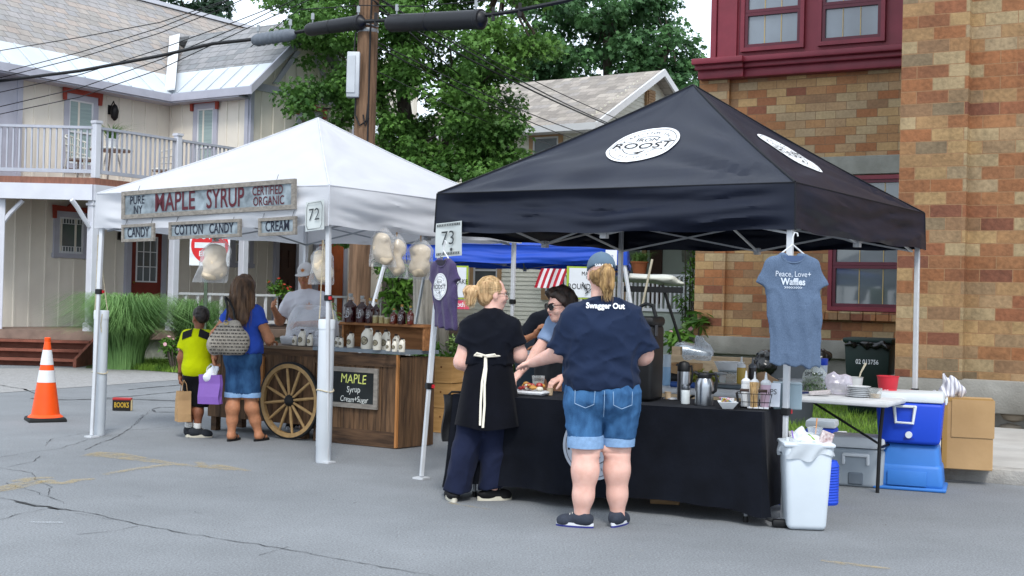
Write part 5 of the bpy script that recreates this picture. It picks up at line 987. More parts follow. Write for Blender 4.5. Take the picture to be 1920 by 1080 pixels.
mb=MB(); mb.mat(0); mb.box((-2.75,3.33,3.1),(5.48,6.62,6.2)); clap(mb,(-5.5,0,0),(1,0,0),(0,-1,0),5.5,.2,6.2); clap(mb,(0,0,0),(0,1,0),(1,0,0),6.66,.2,6.2); tf=lambda z:((z-6.2)*1.95,6.66-(z-6.2)*1.95); clap(mb,(0,0,0),(0,1,0),(1,0,0),6.66,6.2,7.86,top=tf); mb.add([(0,0,6.2),(0,6.66,6.2),(0,3.33,7.9)],[(0,1,2)])
mb.box((-7.9,4.0,2.4),(4.8,6,4.8)); clap(mb,(-10.3,1.0,0),(1,0,0),(0,-1,0),4.8,.2,3.3); mb.mat(1); clap(mb,(-10.3,.99,0),(1,0,0),(0,-1,0),4.8,.0,4.8)
mb.build('wall',[CLAP,CLAPG],h2,smooth=0)
mb=MB(); 
for s in (0,1):
    y0,y1=(-.4,3.33) if s==0 else (7.06,3.33); mb.prism([(-6.0,y0,6.02),(.42,y0,6.02),(.42,y1,7.97),(-6.0,y1,7.97)],(0,0,0),(0,0,-.13))
mb.prism([(-10.8,.6,4.75),(-5.5,.6,4.75),(-5.5,4.0,6.4),(-10.8,4,6.4)],(0,0,0),(0,0,-.12)); mb.build('roof',SHING,h2,smooth=0)
mb=MB()
for y0 in (-.42,7.08): mb.prism([(.44,y0,5.82),(.44,3.33,7.8),(.44,3.33,8.0),(.44,y0,6.03)],(0,0,0),(-.06,0,0))
mb.box((-2.8,-.42,5.93),(6.4,.05,.18)); mb.box((-2.8,-.2,5.84),(6.3,.42,.03)); mb.box((.03,.0,3.1),(.1,.1,6.1)); mb.build('trim',WHITEP,h2,smooth=0)
TANT=M('trim_tan','#a98a68',.7,.1,6)
def h2win(c,ex,n,w,h):
    c=Vector(c);ex=Vector(ex);n=Vector(n);Z=Vector((0,0,1)); mb=MB()
    def bx(u,v,du,dv,d0,d1):
        P=[c+ex*(u+a*du/2)+Z*(v+b*dv/2)+n*d for d in (d0,d1) for a,b in ((-1,-1),(1,-1),(1,1),(-1,1))]; mb.add(P,[(3,2,1,0),(4,5,6,7),(0,1,5,4),(1,2,6,5),(2,3,7,6),(3,0,4,7)])
    for s in (-1,1): bx(s*(w/2+.06),0,.12,h+.24,-.01,.06); bx(0,s*(h/2+.06),w,.12,-.01,.058)
    f=mb.build('window',TANT,h2,smooth=0); mb=MB(); 
    P=[c+ex*(a*w/2)+Z*(b*h/2)+n*.03 for a,b in ((-1,-1),(1,-1),(1,1),(-1,1))]; mb.add(P,[(0,1,2,3)]); mb.build('pane',GLASS,f,smooth=0)
    mb=MB(); bx2=[(0,0,w,.05),(-w/2+.025,0,.05,h),(w/2-.025,0,.05,h),(0,h/2-.025,w-.1,.05),(0,-h/2+.025,w-.1,.05)]
    for u,v,du,dv in bx2:
        P=[c+ex*(u+a*du/2)+Z*(v+b*dv/2)+n*d for d in (.03,.05) for a,b in ((-1,-1),(1,-1),(1,1),(-1,1))]; mb.add(P,[(4,5,6,7),(0,1,5,4),(1,2,6,5),(2,3,7,6),(3,0,4,7)])
    mb.build('sash',WHITEP,f,smooth=0)
h2win((-1.35,0,5.1),(1,0,0),(0,-1,0),.8,1.35); h2win((-3.2,0,2.2),(1,0,0),(0,-1,0),.8,1.3); h2win((-.9,0,2.2),(1,0,0),(0,-1,0),.7,1.3); h2win((-9.0,.97,2.5),(1,0,0),(0,-1,0),.8,1.5); h2win((-7.2,.97,2.5),(1,0,0),(0,-1,0),.8,1.5); h2win((-8,.97,4.0),(1,0,0),(0,-1,0),.7,1.0)
mb=MB(); mb.box((.05,3.2,7.1),(.08,.5,.62)); 
for i in range(7): mb.box((.1,3.2,6.86+i*.08),(.05,.4,.05),ry=.5)
mb.build('attic_vent',TANT,h2,smooth=0)
mb=MB(); mb.box((2.2,-.4,.6),(4.3,2.6,1.16)); mb.box((2.2,1.1,2.4),(4.3,.2,2.6)); mb.build('porch',CLAPG,h2,smooth=0)
mb=MB(); rail(mb,(.0,-1.66),(4.4,-1.66),1.26,2.08,.115,.045); mb.build('railing',WHITEP,h2,smooth=0)
for x in (.05,1.9,4.3): mb=MB(); mb.rbox((x,-1.6,2.6),(.17,.17,2.9),.015,1); mb.build('porch_post',TANT,h2,smooth=0)
mb=MB(); mb.box((2.2,-.3,4.1),(4.9,3.2,.16)); mb.build('porch_roof',SHING,h2,smooth=0)
h2win((.75,.98,2.9),(1,0,0),(0,-1,0),.7,1.6); mb=MB(); mb.box((1.5,.97,2.6),(.35,.06,2.4)); mb.box((3.1,.96,2.4),(.8,.06,2.3)); mb.build('shutter',M('shutter_brown','#3c2a22',.7,.15,9),h2,smooth=0)
mb=MB(); mb.lathe([(.001,0),(.15,.04),(.17,.3),(.12,.55),(.001,.62)],(2.4,.96,2.45),14,ax=(0,0,1),sy=.15); mb.build('porch_ornament',M('ornament','#6f7468',.7,.3,12),h2)
hpv=Vector((1.95,33,0))+UX*2.45+NX*(-1.75); potplant(Vector((hpv.x,hpv.y,2.1)),'terracotta pot of green trailing plant on the white porch rail','plant',TERRA,.4,220,.45,FERN,potr=.2,poth=.3)
# timber garden edge
e0=gp(1225,740); mb=MB()
for k in range(3): mb.box((0,0,.2+.22*k),(3.4,.12,.20))
for x in (-1.5,0,1.5): mb.box((x,.1,.42),(.12,.1,.86))
o=mb.build('timber_edging',M('timber_old','#7d6f5c',.9,.25,4,.5,40,stretch=(1,6,6)),smooth=0); o.location=LG_(1265,17.2); o.rotation_euler=(0,0,-.4); tag(o,'low weathered plank wall behind the serving tables','garden wall')
# ---------------------------------------------------------------- brick building
BRK=['#a8683c','#b58454','#c29c68','#b07446','#985a36','#b8946a','#a4683f','#a58560','#bfa57a','#9a7350','#ae6a3c','#8f7a5c','#b68c5c','#a05c38','#86462f','#b89e78']
def dk(h):
    c=lin(h); g=(c[0]*.4+c[1]*.45+c[2]*.15); m=(.34,.215,.13); return tuple((q*.79+w*.21)*k for q,w,k in zip(c,m,(.95,1.0,1.05)))
BR1=rowmat('brick_front',[tuple(c*.63 for c in dk(q)) for q in BRK],.36,.148,.0,'#8a6a4c',.005,.75,bump=.6,noise=.34,nscale=20,axes='xz')
BR2=rowmat('brick_back',[tuple(c*.86 for c in dk(BRK[i])) for i in (2,8,1,5,9,3,15,2,12,6,8,4,1,5,14,0,15,10)],.36,.148,.0,'#7d654c',.005,.75,bump=.6,noise=.22,nscale=22,axes='xz')
STONE=M('stone_base','#8b8983',.95,.15,4,.7,40,dirt=.6); LINT=M('lintel','#8f9088',.9,.12,6,.5,60,dirt=.3); MAR=M('maroon','#7b2d3a',.45,.12,3,.1,30,dirt=.15); SKYG=glassmat('sky_glass',(.16,.19,.22))
bb=thing('brick_building','tall building of mottled orange and cream brick with maroon window bay','building',(4.58,15,0),-.525)
mb=MB(); mb.box((4.6,2.06,7.5),(9.2,4,13.7)); mb.box((.38,.0,7.5),(.76,.2,13.7)); mb.build('wing_wall',BR1,bb,smooth=0)
mb=MB(); mb.box((-2.0,6.98,3.1),(6.44,.6,5.0)); mb.box((-1.82,6.98,9.7),(6.08,.6,8.2)); mb.box((-4.93,6.66,3.1),(.58,.16,4.95)); mb.build('recessed_wall',BR2,bb,smooth=0)
mb=MB(); mb.box((-5.17,12.53,3.1),(.1,10.5,5.0)); mb.box((-4.81,12.53,9.7),(.1,10.5,8.2)); mb.build('side_wall',BR2,bb,smooth=0)
mb=MB(); mb.rbox((4.6,1.95,.47),(9.36,4.1,.37),.02,2); mb.rbox((-2.6,6.8,.70),(5.4,.5,.32),.02,2); mb.box((-2.6,6.85,.3),(5.3,.4,.5)); mb.build('stone_base',STONE,bb)
mb=MB(); mb.mat(0); mb.box((4.6,1.9,.1),(9.2,3.6,.5)); 
mb.mat(1)
for i in range(46):
    x=.1+ (i%23)*.40+random.uniform(-.05,.05); z=.10+(.15 if i>=23 else 0)+random.uniform(-.01,.01); w=random.uniform(.13,.19)
    mb.push(Matrix.Translation((x,.1,z))); mb.lathe([(.02*w/.15,-1*.075),(.11*w/.15*1.0,-.05),(w,0),(.11*w/.15,.05),(.02,.075)],(0,0,0),12,1,.55); mb.pop()
mb.build('cobble_foundation',[M('mortar','#7d7a74',.95,.15,9,.6,60),M('cobble','#7f7568',.85,.35,2.5,.3,40)],bb)
# bay
mb=MB()
for z,d,h in ((5.62,.16,.16),(5.74,.26,.09),(5.83,.36,.10)): mb.rbox((-2.25,6.68-d/2,z),(5.45+d*.7,d+.1,h),.018,2)
for z,d,h in ((5.62,.24,.17),(5.74,.34,.10),(5.83,.44,.11)): mb.rbox((-4.75,6.68-d/2,z),(.75+d*.5,d+.1,h),.018,2)
mb.build('cornice',MAR,bb)
mb=MB(); mb.box((-2.27,6.62,7.9),(5.29,.4,4.0)); mb.box((-4.87,6.38,7.9),(.1,.12,4.0)); mb.box((-4.62,6.4,7.9),(.36,.09,4.0)); mb.build('bay',MAR,bb,smooth=0)
def bwin(x0,x1,z0,z1,ypl,n=2,mun=True,pane=SKYG):
    """maroon timber window with stacked sashes"""
    def bx(mb,xa,xb,za,zb,d): mb.box(((xa+xb)/2,ypl-d/2+.0,(za+zb)/2),(xb-xa,d+.04,zb-za))
    mb=MB(); 
    def ringb(xa,xb,za,zb,w,d): bx(mb,xa,xa+w,za,zb,d); bx(mb,xb-w,xb,za,zb,d); bx(mb,xa+w,xb-w,za,za+w,d); bx(mb,xa+w,xb-w,zb-w,zb,d)
    ringb(x0,x1,z0,z1,.07,.06); f=mb.build('window',MAR,bb,smooth=0); zs=[z0+.07,z0+.07+(.62 if z1-z0>2.6 else .72),z1-.07]
    for a,b in zip(zs,zs[1:]):
        mb=MB(); ringb(x0+.072,x1-.072,a+.002,b-.002,.055,.035); mb.build('sash',M('maroon_dark','#5c2230',.4,.1,4),f,smooth=0)
        mb=MB(); mb.box(((x0+x1)/2,ypl+.0,(a+b)/2),(x1-x0-.25,.012,b-a-.11)); mb.build('pane',pane,f,smooth=0)
        if mun:
            mb=MB()
            for k in (1,2): xx=x0+.125+(x1-x0-.25)*k/3; mb.box((xx,ypl-.01,(a+b)/2),(.014,.012,b-a-.12))
            if b-a>.8: mb.box(((x0+x1)/2,ypl-.01,b-.35),(x1-x0-.26,.012,.014))
            mb.build('muntin',M('gilt','#b8a06a',.4,.1,9),f,smooth=0)
    return f
bwin(-4.36,-3.2,5.97,8.9,6.41); bwin(-2.96,-1.8,5.97,8.9,6.41); bwin(-1.52,-.3,5.97,8.9,6.41)
bwin(-2.75,-1.28,1.38,3.72,6.66,2,True,glassmat('dark_glass',(.10,.12,.13)))
mb=MB(); mb.rbox((-2.0,6.64,3.9),(1.98,.12,.32),.01,1); mb.build('lintel',LINT,bb)
mb=MB()
for i in range(9): mb.rbox((-2.88+.22*i,6.62,1.29),(.212,.18,.15),.008,1)
mb.build('brick_sill',BR2,bb)
# ---------------------------------------------------------------- utility pole, boxes, cables
P=at(671,690,20.2); P.z=0
POLEW=M('pole_wood','#6a523f',.95,.35,3,.9,20,stretch=(8,8,.5),col2='#8b6d55',dirt=.4,bdist=.02)
up=thing('utility_pole','brown wooden utility pole with grey box rising behind the white tent','utility pole',P); mb=MB(); mb.tube([(-.02,0,0),(0,0,3),(.03,0,6.3),(.06,0,10)],[.185,.175,.16,.14],20); mb.build('pole',POLEW,up,smooth=60)
mb=MB(); mb.rbox((-.17,-.15,4.93),(.2,.16,.72),.015,2); mb.rbox((-.2,-.15,4.93),(.14,.19,.60),.01,1); mb.build('meter_box',M('box_grey','#aeb3b8',.5,.06,4,metal=.2),up)
mb=MB(); mb.tube([(.08,-.165,3.2),(.08,-.165,5.6),(.1,-.16,7)],.016,6); mb.tube([(-.13,-.13,4.57),(-.13,-.15,4.3),(-.05,-.18,4.13),(.05,-.17,4.2),(.08,-.165,4.5)],.014,6); mb.tube([(-.17,-.15,5.29),(-.15,-.16,5.6),(-.06,-.17,5.7)],.014,6); mb.tube([(.0,-.175,4.3),(.04,-.18,4.12),(.09,-.17,4.25)],.012,6); mb.build('conduit',M('cable_black','#141518',.6,.2,20),up)
mb=MB(); mb.lathe([(.166,-.03),(.172,0),(.166,.03)],(.02,0,5.66),20,cap=False); mb.tube([(-.2,-.1,5.72),(0,-.2,5.74),(.2,-.1,5.72)],.012,6); mb.build('bracket',M('galv','#8d9296',.5,.1,20,metal=.7),up)
CAB=M('cable_black','#141518')
PP=Vector((P.x,P.y,0))
def cable(label,pts,r,sag=0,name='overhead_cable',group=None,n=14,cat='cable'):
    pts=[Vector(p) for p in pts]; q=[]
    if name=='thin_wire' or r>.03: pts=[pts[0]+(pts[0]-pts[1]).normalized()*14]+pts+([pts[-1]+(pts[-1]-pts[-2]).normalized()*10] if name=='overhead_cable' else [])
    for a,b in zip(pts,pts[1:]):
        for i in range(n): t=i/n; q.append(a+(b-a)*t-Vector((0,0,sag*4*t*(1-t))))
    q.append(pts[-1]); mb=MB(); mb.tube(q,r,5); return tag(mb.build(name,CAB),label,cat,group)
ln=lambda px,py,s:None
def on_line(px,py):   # point on the vertical plane of the street cables, seen at this place in the photo
    d=ray(px,py); # plane through PP with normal NX, shifted slightly to the street
    t=((PP-NX*.22-Vector((0,0,CH))).dot(NX))/d.dot(NX); return Vector((0,0,CH))+d*t
main=[on_line(-120,170),on_line(0,152),on_line(150,133),on_line(300,105),on_line(400,82),on_line(475,74),on_line(560,60),on_line(660,42),on_line(728,38),on_line(830,38),on_line(905,30),on_line(960,22),on_line(1060,2),on_line(1200,-40)]
cable('thick black street cable passing over the white tent and the pole',main,.032,0,n=4)
cable('thin steel support wire above the black splice cases',[on_line(470,88),on_line(560,18),on_line(680,10),on_line(780,12),on_line(900,2),on_line(1000,-10)],.008)
GRP='thin wires from the pole to the left'
for i,(y0,pts) in enumerate(((95,[(150,70),(300,42),(440,-5)]),(137,[(150,98),(300,52),(430,0)]),(146,[(150,108),(300,62),(420,15),(470,-8)]),(173,[(150,140),(300,92),(430,45),(520,10)]),(200,[(150,165),(300,112),(460,45),(560,-5)]),(214,[(150,182),(300,130),(470,50),(600,-10)]))):
    lab=['topmost thin wire crossing the slate roof on the left','second highest thin wire crossing the slate roof','third thin wire down, just above the thick cable','thin wire just below the thick cable, crossing the eaves','thin wire crossing the left upstairs window pediment','lowest thin wire, crossing the cream upstairs wall'][i]
    cable(lab,[on_line(-60,y0+14),on_line(0,y0)]+[on_line(*p) for p in pts],.009,0,'thin_wire',GRP)
def hend(px,py,d): return at(px,py,d)
for i,(a,b,r) in enumerate((((700,-10,19.9),(1150,235,32.6),.014),((640,-20,19.9),(1175,248,32.5),.018),((700,75,20.1),(1130,262,32.6),.011),((700,83,20.1),(1110,272,32.7),.011),((700,-5,19.9),(1250,260,31.5),.009),((700,130,20.1),(1080,285,32.8),.008),((700,0,19.9),(1000,240,32.9),.014))):
    lab=['black service drop from pole to white house gable','thickest service drop running to the white house wall','service drop starting beside the grey pole box, upper of two','service drop starting beside the grey pole box, lower of two','service drop reaching farthest right over the shingle roof','lowest service drop from the pole through the maple','steep black drop wire in front of the maple leaves'][i]
    cable(lab,[at(*a),at(*b)],r,.12,'service_drop','service drops from pole to house')
RIB=M('closure_black','#17191e',.45,.2,12,.2,40); RIBG=M('closure_grey','#5f666f',.6,.12,12,.2,40)
def closure(label,a,b,r,mat,rings=0):
    a=on_line(*a);b=on_line(*b); d=(b-a).normalized(); L=(b-a).length; t=thing('splice_case',label,'cable splice',a-Vector((0,0,.0)),0,'splice cases on the street cable'); mb=MB()
    pr=[(.03,-.06),(r*.75,-.02),(r*.85,0),(r,.05)]
    if rings:
        for i in range(rings): z=.06+(L-.12)*i/rings; pr+=[(r,z),(r*1.07,z+.012),(r*1.07,z+.03),(r,z+.04)]
    else: pr+=[(r*1.0,L*.42),(r*.93,L*.425),(r*.93,L*.44),(r*1.03,L*.445),(r*1.05,L-.12),(r*1.12,L-.11),(r*1.12,L-.04)]
    pr+=[(r*.9,L-.03),(r*.8,L),(.03,L+.05)]
    mb.lathe(pr,(0,0,0),20,ax=d); mb.build('shell',mat,t); mb=MB()
    for f in (.08,.92): mb=MB(); p=d*L*f; mb.tube([p+Vector((0,0,r*.9)),p+Vector((0,0,r+.16))],.012,5); mb.box(p+Vector((0,0,r+.1)),(.05,.03,.1)); mb.build('hanger',M('galv','#8d9296'),t)
closure('grey ribbed splice case left of the leaves on the street cable',(478,76),(550,64),.10,RIBG,7); closure('black splice case just left of the utility pole',(578,56),(680,41),.108,RIB); closure('longest black splice case right of the utility pole',(730,44),(907,36),.138,RIB)
mb=MB()
for k,(x,y) in enumerate(((705,30),(925,20),(975,12))): p=on_line(x,y); mb.box(p+Vector((0,0,-.05)),(.05,.05,.2)); 
tag(mb.build('cable_spacers',CAB,smooth=0),'small black spacers clipped to the street cable right of the pole','cable clip',kind='stuff')
# ================================================================ TENTS
ALU=M('alu_white','#c3c6ca',.45,.06,8,metal=.15,spec=.5); ALUG=M('alu_grey','#8d9298',.45,.08,8,metal=.4); BLKP=M('plastic_black','#131416',.5,.15,20); REDP=M('plastic_red','#b3222a',.45)
TOPS={}
def canopy(t,hs,zv,ze,za,mat,seam,wr=1.0,sag=.05,name='canopy'):
    mb=MB(); sides=((0,-1),(1,0),(0,1),(-1,0))
    for k,(nx,ny) in enumerate(sides):
        tx,ty=-ny,nx
        def top(u,v,k=k,nx=nx,ny=ny,tx=tx,ty=ty):
            a=(u*2-1); r=hs*(1-v); x=a*r; 
            z=ze+(za-ze)*v-sag*math.sin(math.pi*v)*(1-.5*abs(a))
            d=wr*.022*(1-v)*float(vnoise(a*2.2+k*3+v*3,v*7+abs(a)*2.5,k))+wr*.012*float(vnoise(a*5+k,v*16+abs(a)*7,3+k))*(abs(a)**2)*(1-v)
            fx,fy=(1-abs(a))*hs*(1-v),v*hs*1.25; fd=math.hypot(fx,fy); d+=wr*.011*math.sin(math.atan2(fy,fx+1e-6)*15+k+2*fd)*min(1,fd*3)*math.exp(-fd*1.1)*(1.3 if a>0 else .5)
            d*=min(1,(1-abs(a))*8)*min(1,v*10)*(1-.96*math.exp(-(x*x+((v-.43)*1.8)**2)/.12))
            return (nx*(r+d*.3)+tx*x,ny*(r+d*.3)+ty*x,z+d)
        TOPS.setdefault(t.name,{})[(nx,ny)]=top; mb.mat(0); mb.grid(top,40,26)
        def val(u,v,k=k,nx=nx,ny=ny,tx=tx,ty=ty):
            a=u*2-1; h=ze-zv; z=ze-h*v-.012*math.sin(math.pi*u)*v+.006*math.sin(u*23+k)*v
            d=wr*(.030*float(vnoise(a*1.5+k*5,v*4.2+abs(a)*1.3+k,7))+.010*float(vnoise(a*5+k*5,v*9+abs(a)*3,2)))*min(1,(1-abs(a))*6)*min(1,v*5)+.01*v
            return (nx*(hs+.004+d)+tx*a*(hs+.004+.01*v),ny*(hs+.004+d)+ty*a*(hs+.004+.01*v),z)
        mb.grid(val,60,16)
        mb.mat(1); e=[top(u/20,0) for u in range(21)]; mb.tube([(p[0]+nx*.006,p[1]+ny*.006,p[2]) for p in e],.0045,4)
        c=[Vector(top(1,v/14)) for v in range(15)]; mb.tube([p+Vector((0,0,.004)) for p in c],.008,5); cv=[Vector(val(1,v/6)) for v in range(7)]; mb.tube(cv,.006,5)
    return mb.build(name,[mat,seam],t,smooth=50)
def tentframe(t,hs,zv,legs,mat,adj=.74,truss=True,r=.02,hub=None,tm=None):
    for (tp,ft) in legs:
        tp=Vector(tp);ft=Vector(ft); mb=MB(); mid=ft+(tp-ft)*(adj/tp.z); d=(tp-ft).normalized(); q=d.to_track_quat('Z','Y').to_matrix().to_4x4()
        def sq(a,b,w): c=(a+b)/2; mb.push(Matrix.Translation(c)@q); mb.rbox((0,0,0),(w,w,(b-a).length),.004,1); mb.pop()
        mb.mat(0); sq(mid,tp,2*r); sq(ft+d*.02,mid,1.6*r); mb.box((ft.x,ft.y,.008),(.10,.10,.014))
        mb.mat(1); mb.push(Matrix.Translation(mid)@q); mb.rbox((0,0,0),(.056,.056,.05),.006,1); mb.mat(2); mb.box((-.034 if ft.x<0 else .034,-.02,0),(.022,.02,.028)); mb.pop()
        mb.build('leg',[mat,BLKP,REDP],t,smooth=30)
    if truss:
        zt,zb=zv+.24,zv-.02; h=hs-.075; mb=MB(); B=lambda a,b:mb.tube([a,b],.011,4)
        for nx,ny in ((0,-1),(1,0),(0,1),(-1,0)):
            p=lambda a,z,nx=nx,ny=ny:(nx*h-ny*a*h,ny*h+nx*a*h,z)
            for a0,a1 in ((-1,0),(0,1)): B(p(a0,zt),p(a1,zb)); B(p(a0,zb),p(a1,zt))
            B(p(0,zt),(0,0,zb+.2)); B(p(0,zb),(0,0,zt+.2))
            mb.box(p(0,zt),(.05,.05,.06)); mb.box(p(0,zb),(.05,.05,.06))
        mb.build('truss',tm or mat,t,smooth=0)
        mb=MB(); mb.tube([(0,0,zb+.15),(0,0,hub-.03)],.02,8); mb.build('centre_pole',mat,t)
def tent_at(FR,yaw,S): 
    u=Vector((math.cos(yaw),math.sin(yaw),0)); n=Vector((-u.y,u.x,0)); return Vector((FR[0],FR[1],0))-u*S/2+n*S/2,u,n
NAVY=M('canopy_navy','#0f1525',.5,.12,3,.12,420,spec=.3,sheen=0); SEAMK=M('seam_black','#0b0e15',.7)
WHITEC=M('canopy_white','#d3d5da',.75,.03,3,.1,420,spec=.25,transl=.35); SEAMW=M('seam_white','#b9bcc2',.8)
BLUEC=M('canopy_blue','#1f49b0',.55,.08,3,.1,300,spec=.35,transl=.15)
bc,bu,bn=tent_at((1.8754,8.4642),-.5924,3.0); bt=thing('canopy_tent','black canopy tent with round white badges, booth number 73','tent',bc,-.5924)
canopy(bt,1.5,1.966,2.28,3.27,NAVY,SEAMK,1.7)
def toloc(P,c,u,n): d=Vector(P)-Vector(c); return Vector((d.dot(u),d.dot(n),P[2]))
ff=toloc(gp(790,898),bc,bu,bn)
tentframe(bt,1.5,1.966,[((-1.46,-1.46,2.2),(ff.x,ff.y,0)),((1.46,-1.46,2.2),(1.455,-1.46,0)),((1.46,1.46,2.2),(1.47,1.46,0)),((-1.46,1.46,2.2),(-1.46,1.46,0))],ALU,hub=3.2)
bt.children[1]  # (parts kept on the tent)
mb=MB(); apx=Vector((0,0,3.27))
def badge(mb,u0,v0,R,nx,ny):
    # on a roof panel: centre at (along u0, up v0)
    tx,ty=-ny,nx; c=Vector((nx*1.5*(1-v0)+tx*u0,ny*1.5*(1-v0)+ty*u0,2.28+.99*v0-.05*math.sin(math.pi*v0))); up=Vector((-nx*1.5,-ny*1.5,.99-.05*math.pi*math.cos(math.pi*v0))).normalized(); ex=Vector((tx,ty,0)); nn=ex.cross(up)
    def sf(o): 
        def f(x,y):
            p=c+ex*x+up*y; v=1-(p.x*nx+p.y*ny)/1.5; a=(p.x*tx+p.y*ty)/(1.5*(1-v)+1e-6)
            return Vector(TOPS[bt.name][(nx,ny)]((a+1)/2,v))+nn*o
        return f
    roundel(mb,sf(.008),R,sf(.012))
INK=M('ink_black','#15161a',.8); BADGE=M('badge_white','#d4d6d8',.7,.02)
badge(mb,.0,.43,.295,0,-1); mb.build('badge',[BADGE,INK],bt,smooth=0); mb=MB(); badge(mb,-.03,.42,.295,1,0); mb.build('badge',[BADGE,INK],bt,smooth=0)
wc,wu,wn=tent_at((-1.5762,10.7645),-.5787,3.0); wt_=thing('canopy_tent','white canopy tent sheltering the wooden syrup cart, booth number 72','tent',wc,-.5787)
canopy(wt_,1.5,2.037,2.3785,3.232,WHITEC,SEAMW,1.4,.06); f1=toloc(gp(172,820),wc,wu,wn); f2=toloc(gp(614,868),wc,wu,wn)
tentframe(wt_,1.5,2.037,[((-1.46,-1.46,2.3),(f1.x,f1.y,0)),((1.46,-1.46,2.3),(f2.x,f2.y,0)),((1.46,1.46,2.3),(1.46,1.46,0)),((-1.46,1.46,2.3),(-1.46,1.46,0))],ALU,1.42,hub=3.2,tm=ALUG)
P=at(962,690,18.4); P.z=0; bl=thing('canopy_tent','bright blue slant-leg canopy tent behind the two front stalls','tent',P,-.10)
canopy(bl,1.62,1.93,2.16,2.62,BLUEC,M('seam_blue','#17368a',.7),1.0)
tentframe(bl,1.6,1.93,[((-1.58,-1.58,2.0),(-2.0,-2.0,0)),((1.58,-1.58,2.0),(1.95,-1.95,0)),((1.58,1.58,2.0),(1.95,1.95,0)),((-1.58,1.58,2.0),(-1.95,1.95,0))],ALU,.8,hub=2.5,tm=ALUG)
mb=MB(); mb.box((1.42,-1.655,2.02),(.15,.006,.2)); lettering(mb.mat(1),'12',lambda x,y:Vector((1.42+x,-1.661,2.03+y)),.06); mb.build('logo_patch',[BADGE,M('print_blue','#2d4b94')],bl,smooth=0)
# ---------------------------------------------------------------- signs on the white tent
def onp(px,py,o,n):
    d=ray(px,py); o=Vector(o); return Vector((0,0,CH))+d*((o-Vector((0,0,CH))).dot(n)/d.dot(n))
WOODG=M('frame_greywood','#86817a',.9,.25,5,.5,40,stretch=(2,8,8),dirt=.3); GALV=M('panel_galv','#636d73',.5,.2,9,.08,60,metal=.2,col2='#9aa6ad',detail=9); MARL=M('letters_maroon','#4e1420',.6,.05); NAVL=M('letters_navy','#141a2c',.6,.05)
WPL=wc-wn*1.555
def board(name,label,TL,TR,BR_,BL_,texts,group=None,fw=.035,panel=GALV,frame=WOODG):
    a,b,c,d=[onp(*p,WPL,wn) for p in (TL,TR,BR_,BL_)]; o=(a+b+c+d)/4; ex=((b-a)+(c-d)); w=ex.length/2; ex.normalize(); nn=-wn; ey=nn.cross(ex).normalized(); h=((a-d)+(b-c)).dot(ey)/2
    t=thing(name,label,'sign',o,0,group); X=lambda x,y,z:ex*x+ey*y+nn*z
    R=Matrix((ex,ey,nn)).transposed().to_4x4(); mb=MB(); mb.T=R
    for s in (-1,1): mb.box((0,s*(h/2-fw/2),0),(w,fw,.03)); mb.box((s*(w/2-fw/2),0,0),(fw,h-2*fw,.028))
    mb.build('frame',frame,t,smooth=0); mb=MB(); mb.T=R; mb.box((0,0,-.004),(w-2*fw+.004,h-2*fw+.004,.008)); mb.build('panel',panel,t,smooth=0)
    for tx_,x,y,s,sx,bold,m in texts:
        mb=MB(); lettering(mb,tx_,lambda px_,py_:X(x*w+px_,y*h+py_,.004),s*h,sx=sx,bold=bold); mb.build('lettering',m,t,smooth=0)
    mb=MB()
    for s in (-.4,.4): mb.tube([X(s*w,h/2-.01,.005),X(s*w,h/2+.05,-.02)],.003,4)
    mb.build('hanging_wire',M('wire_grey','#55585c'),t); return t
board('market_sign','long framed board reading PURE NY MAPLE SYRUP CERTIFIED ORGANIC',(228,358),(553,337),(556,390),(231,413),[('MAPLE',-.175,-.0,.95,.74,.012,MARL),('SYRUP',.118,0,.95,.66,.012,MARL),('PURE',-.405,.15,.42,.80,.008,NAVL),('NY',-.40,-.2,.42,.80,.008,NAVL),('CERTIFIED',.352,.17,.42,.72,.008,MARL),('ORGANIC',.358,-.18,.42,.74,.008,MARL)],fw=.04)
hg='small framed boards under the syrup sign'
board('market_sign','smallest framed board reading CANDY, left below the syrup sign',(229,422),(289,418),(290,452),(230,454),[('CANDY',0,0,.78,.66,.012,NAVL)],hg,.028)
board('market_sign','framed board reading COTTON CANDY, centre below the syrup sign',(318,417),(452,410),(451,444),(318,449),[('COTTON',-.22,0,.8,.68,.012,NAVL),('CANDY',.235,0,.8,.68,.012,NAVL)],hg,.028)
board('market_sign','framed board reading CREAM, right below the syrup sign',(485,410),(556,405),(555,440),(487,443),[('CREAM',0,0,.82,.68,.012,NAVL)],hg,.028)
LAMI=M('laminate','#b4bab9',.35,.05,5,.15,12,spec=.6)
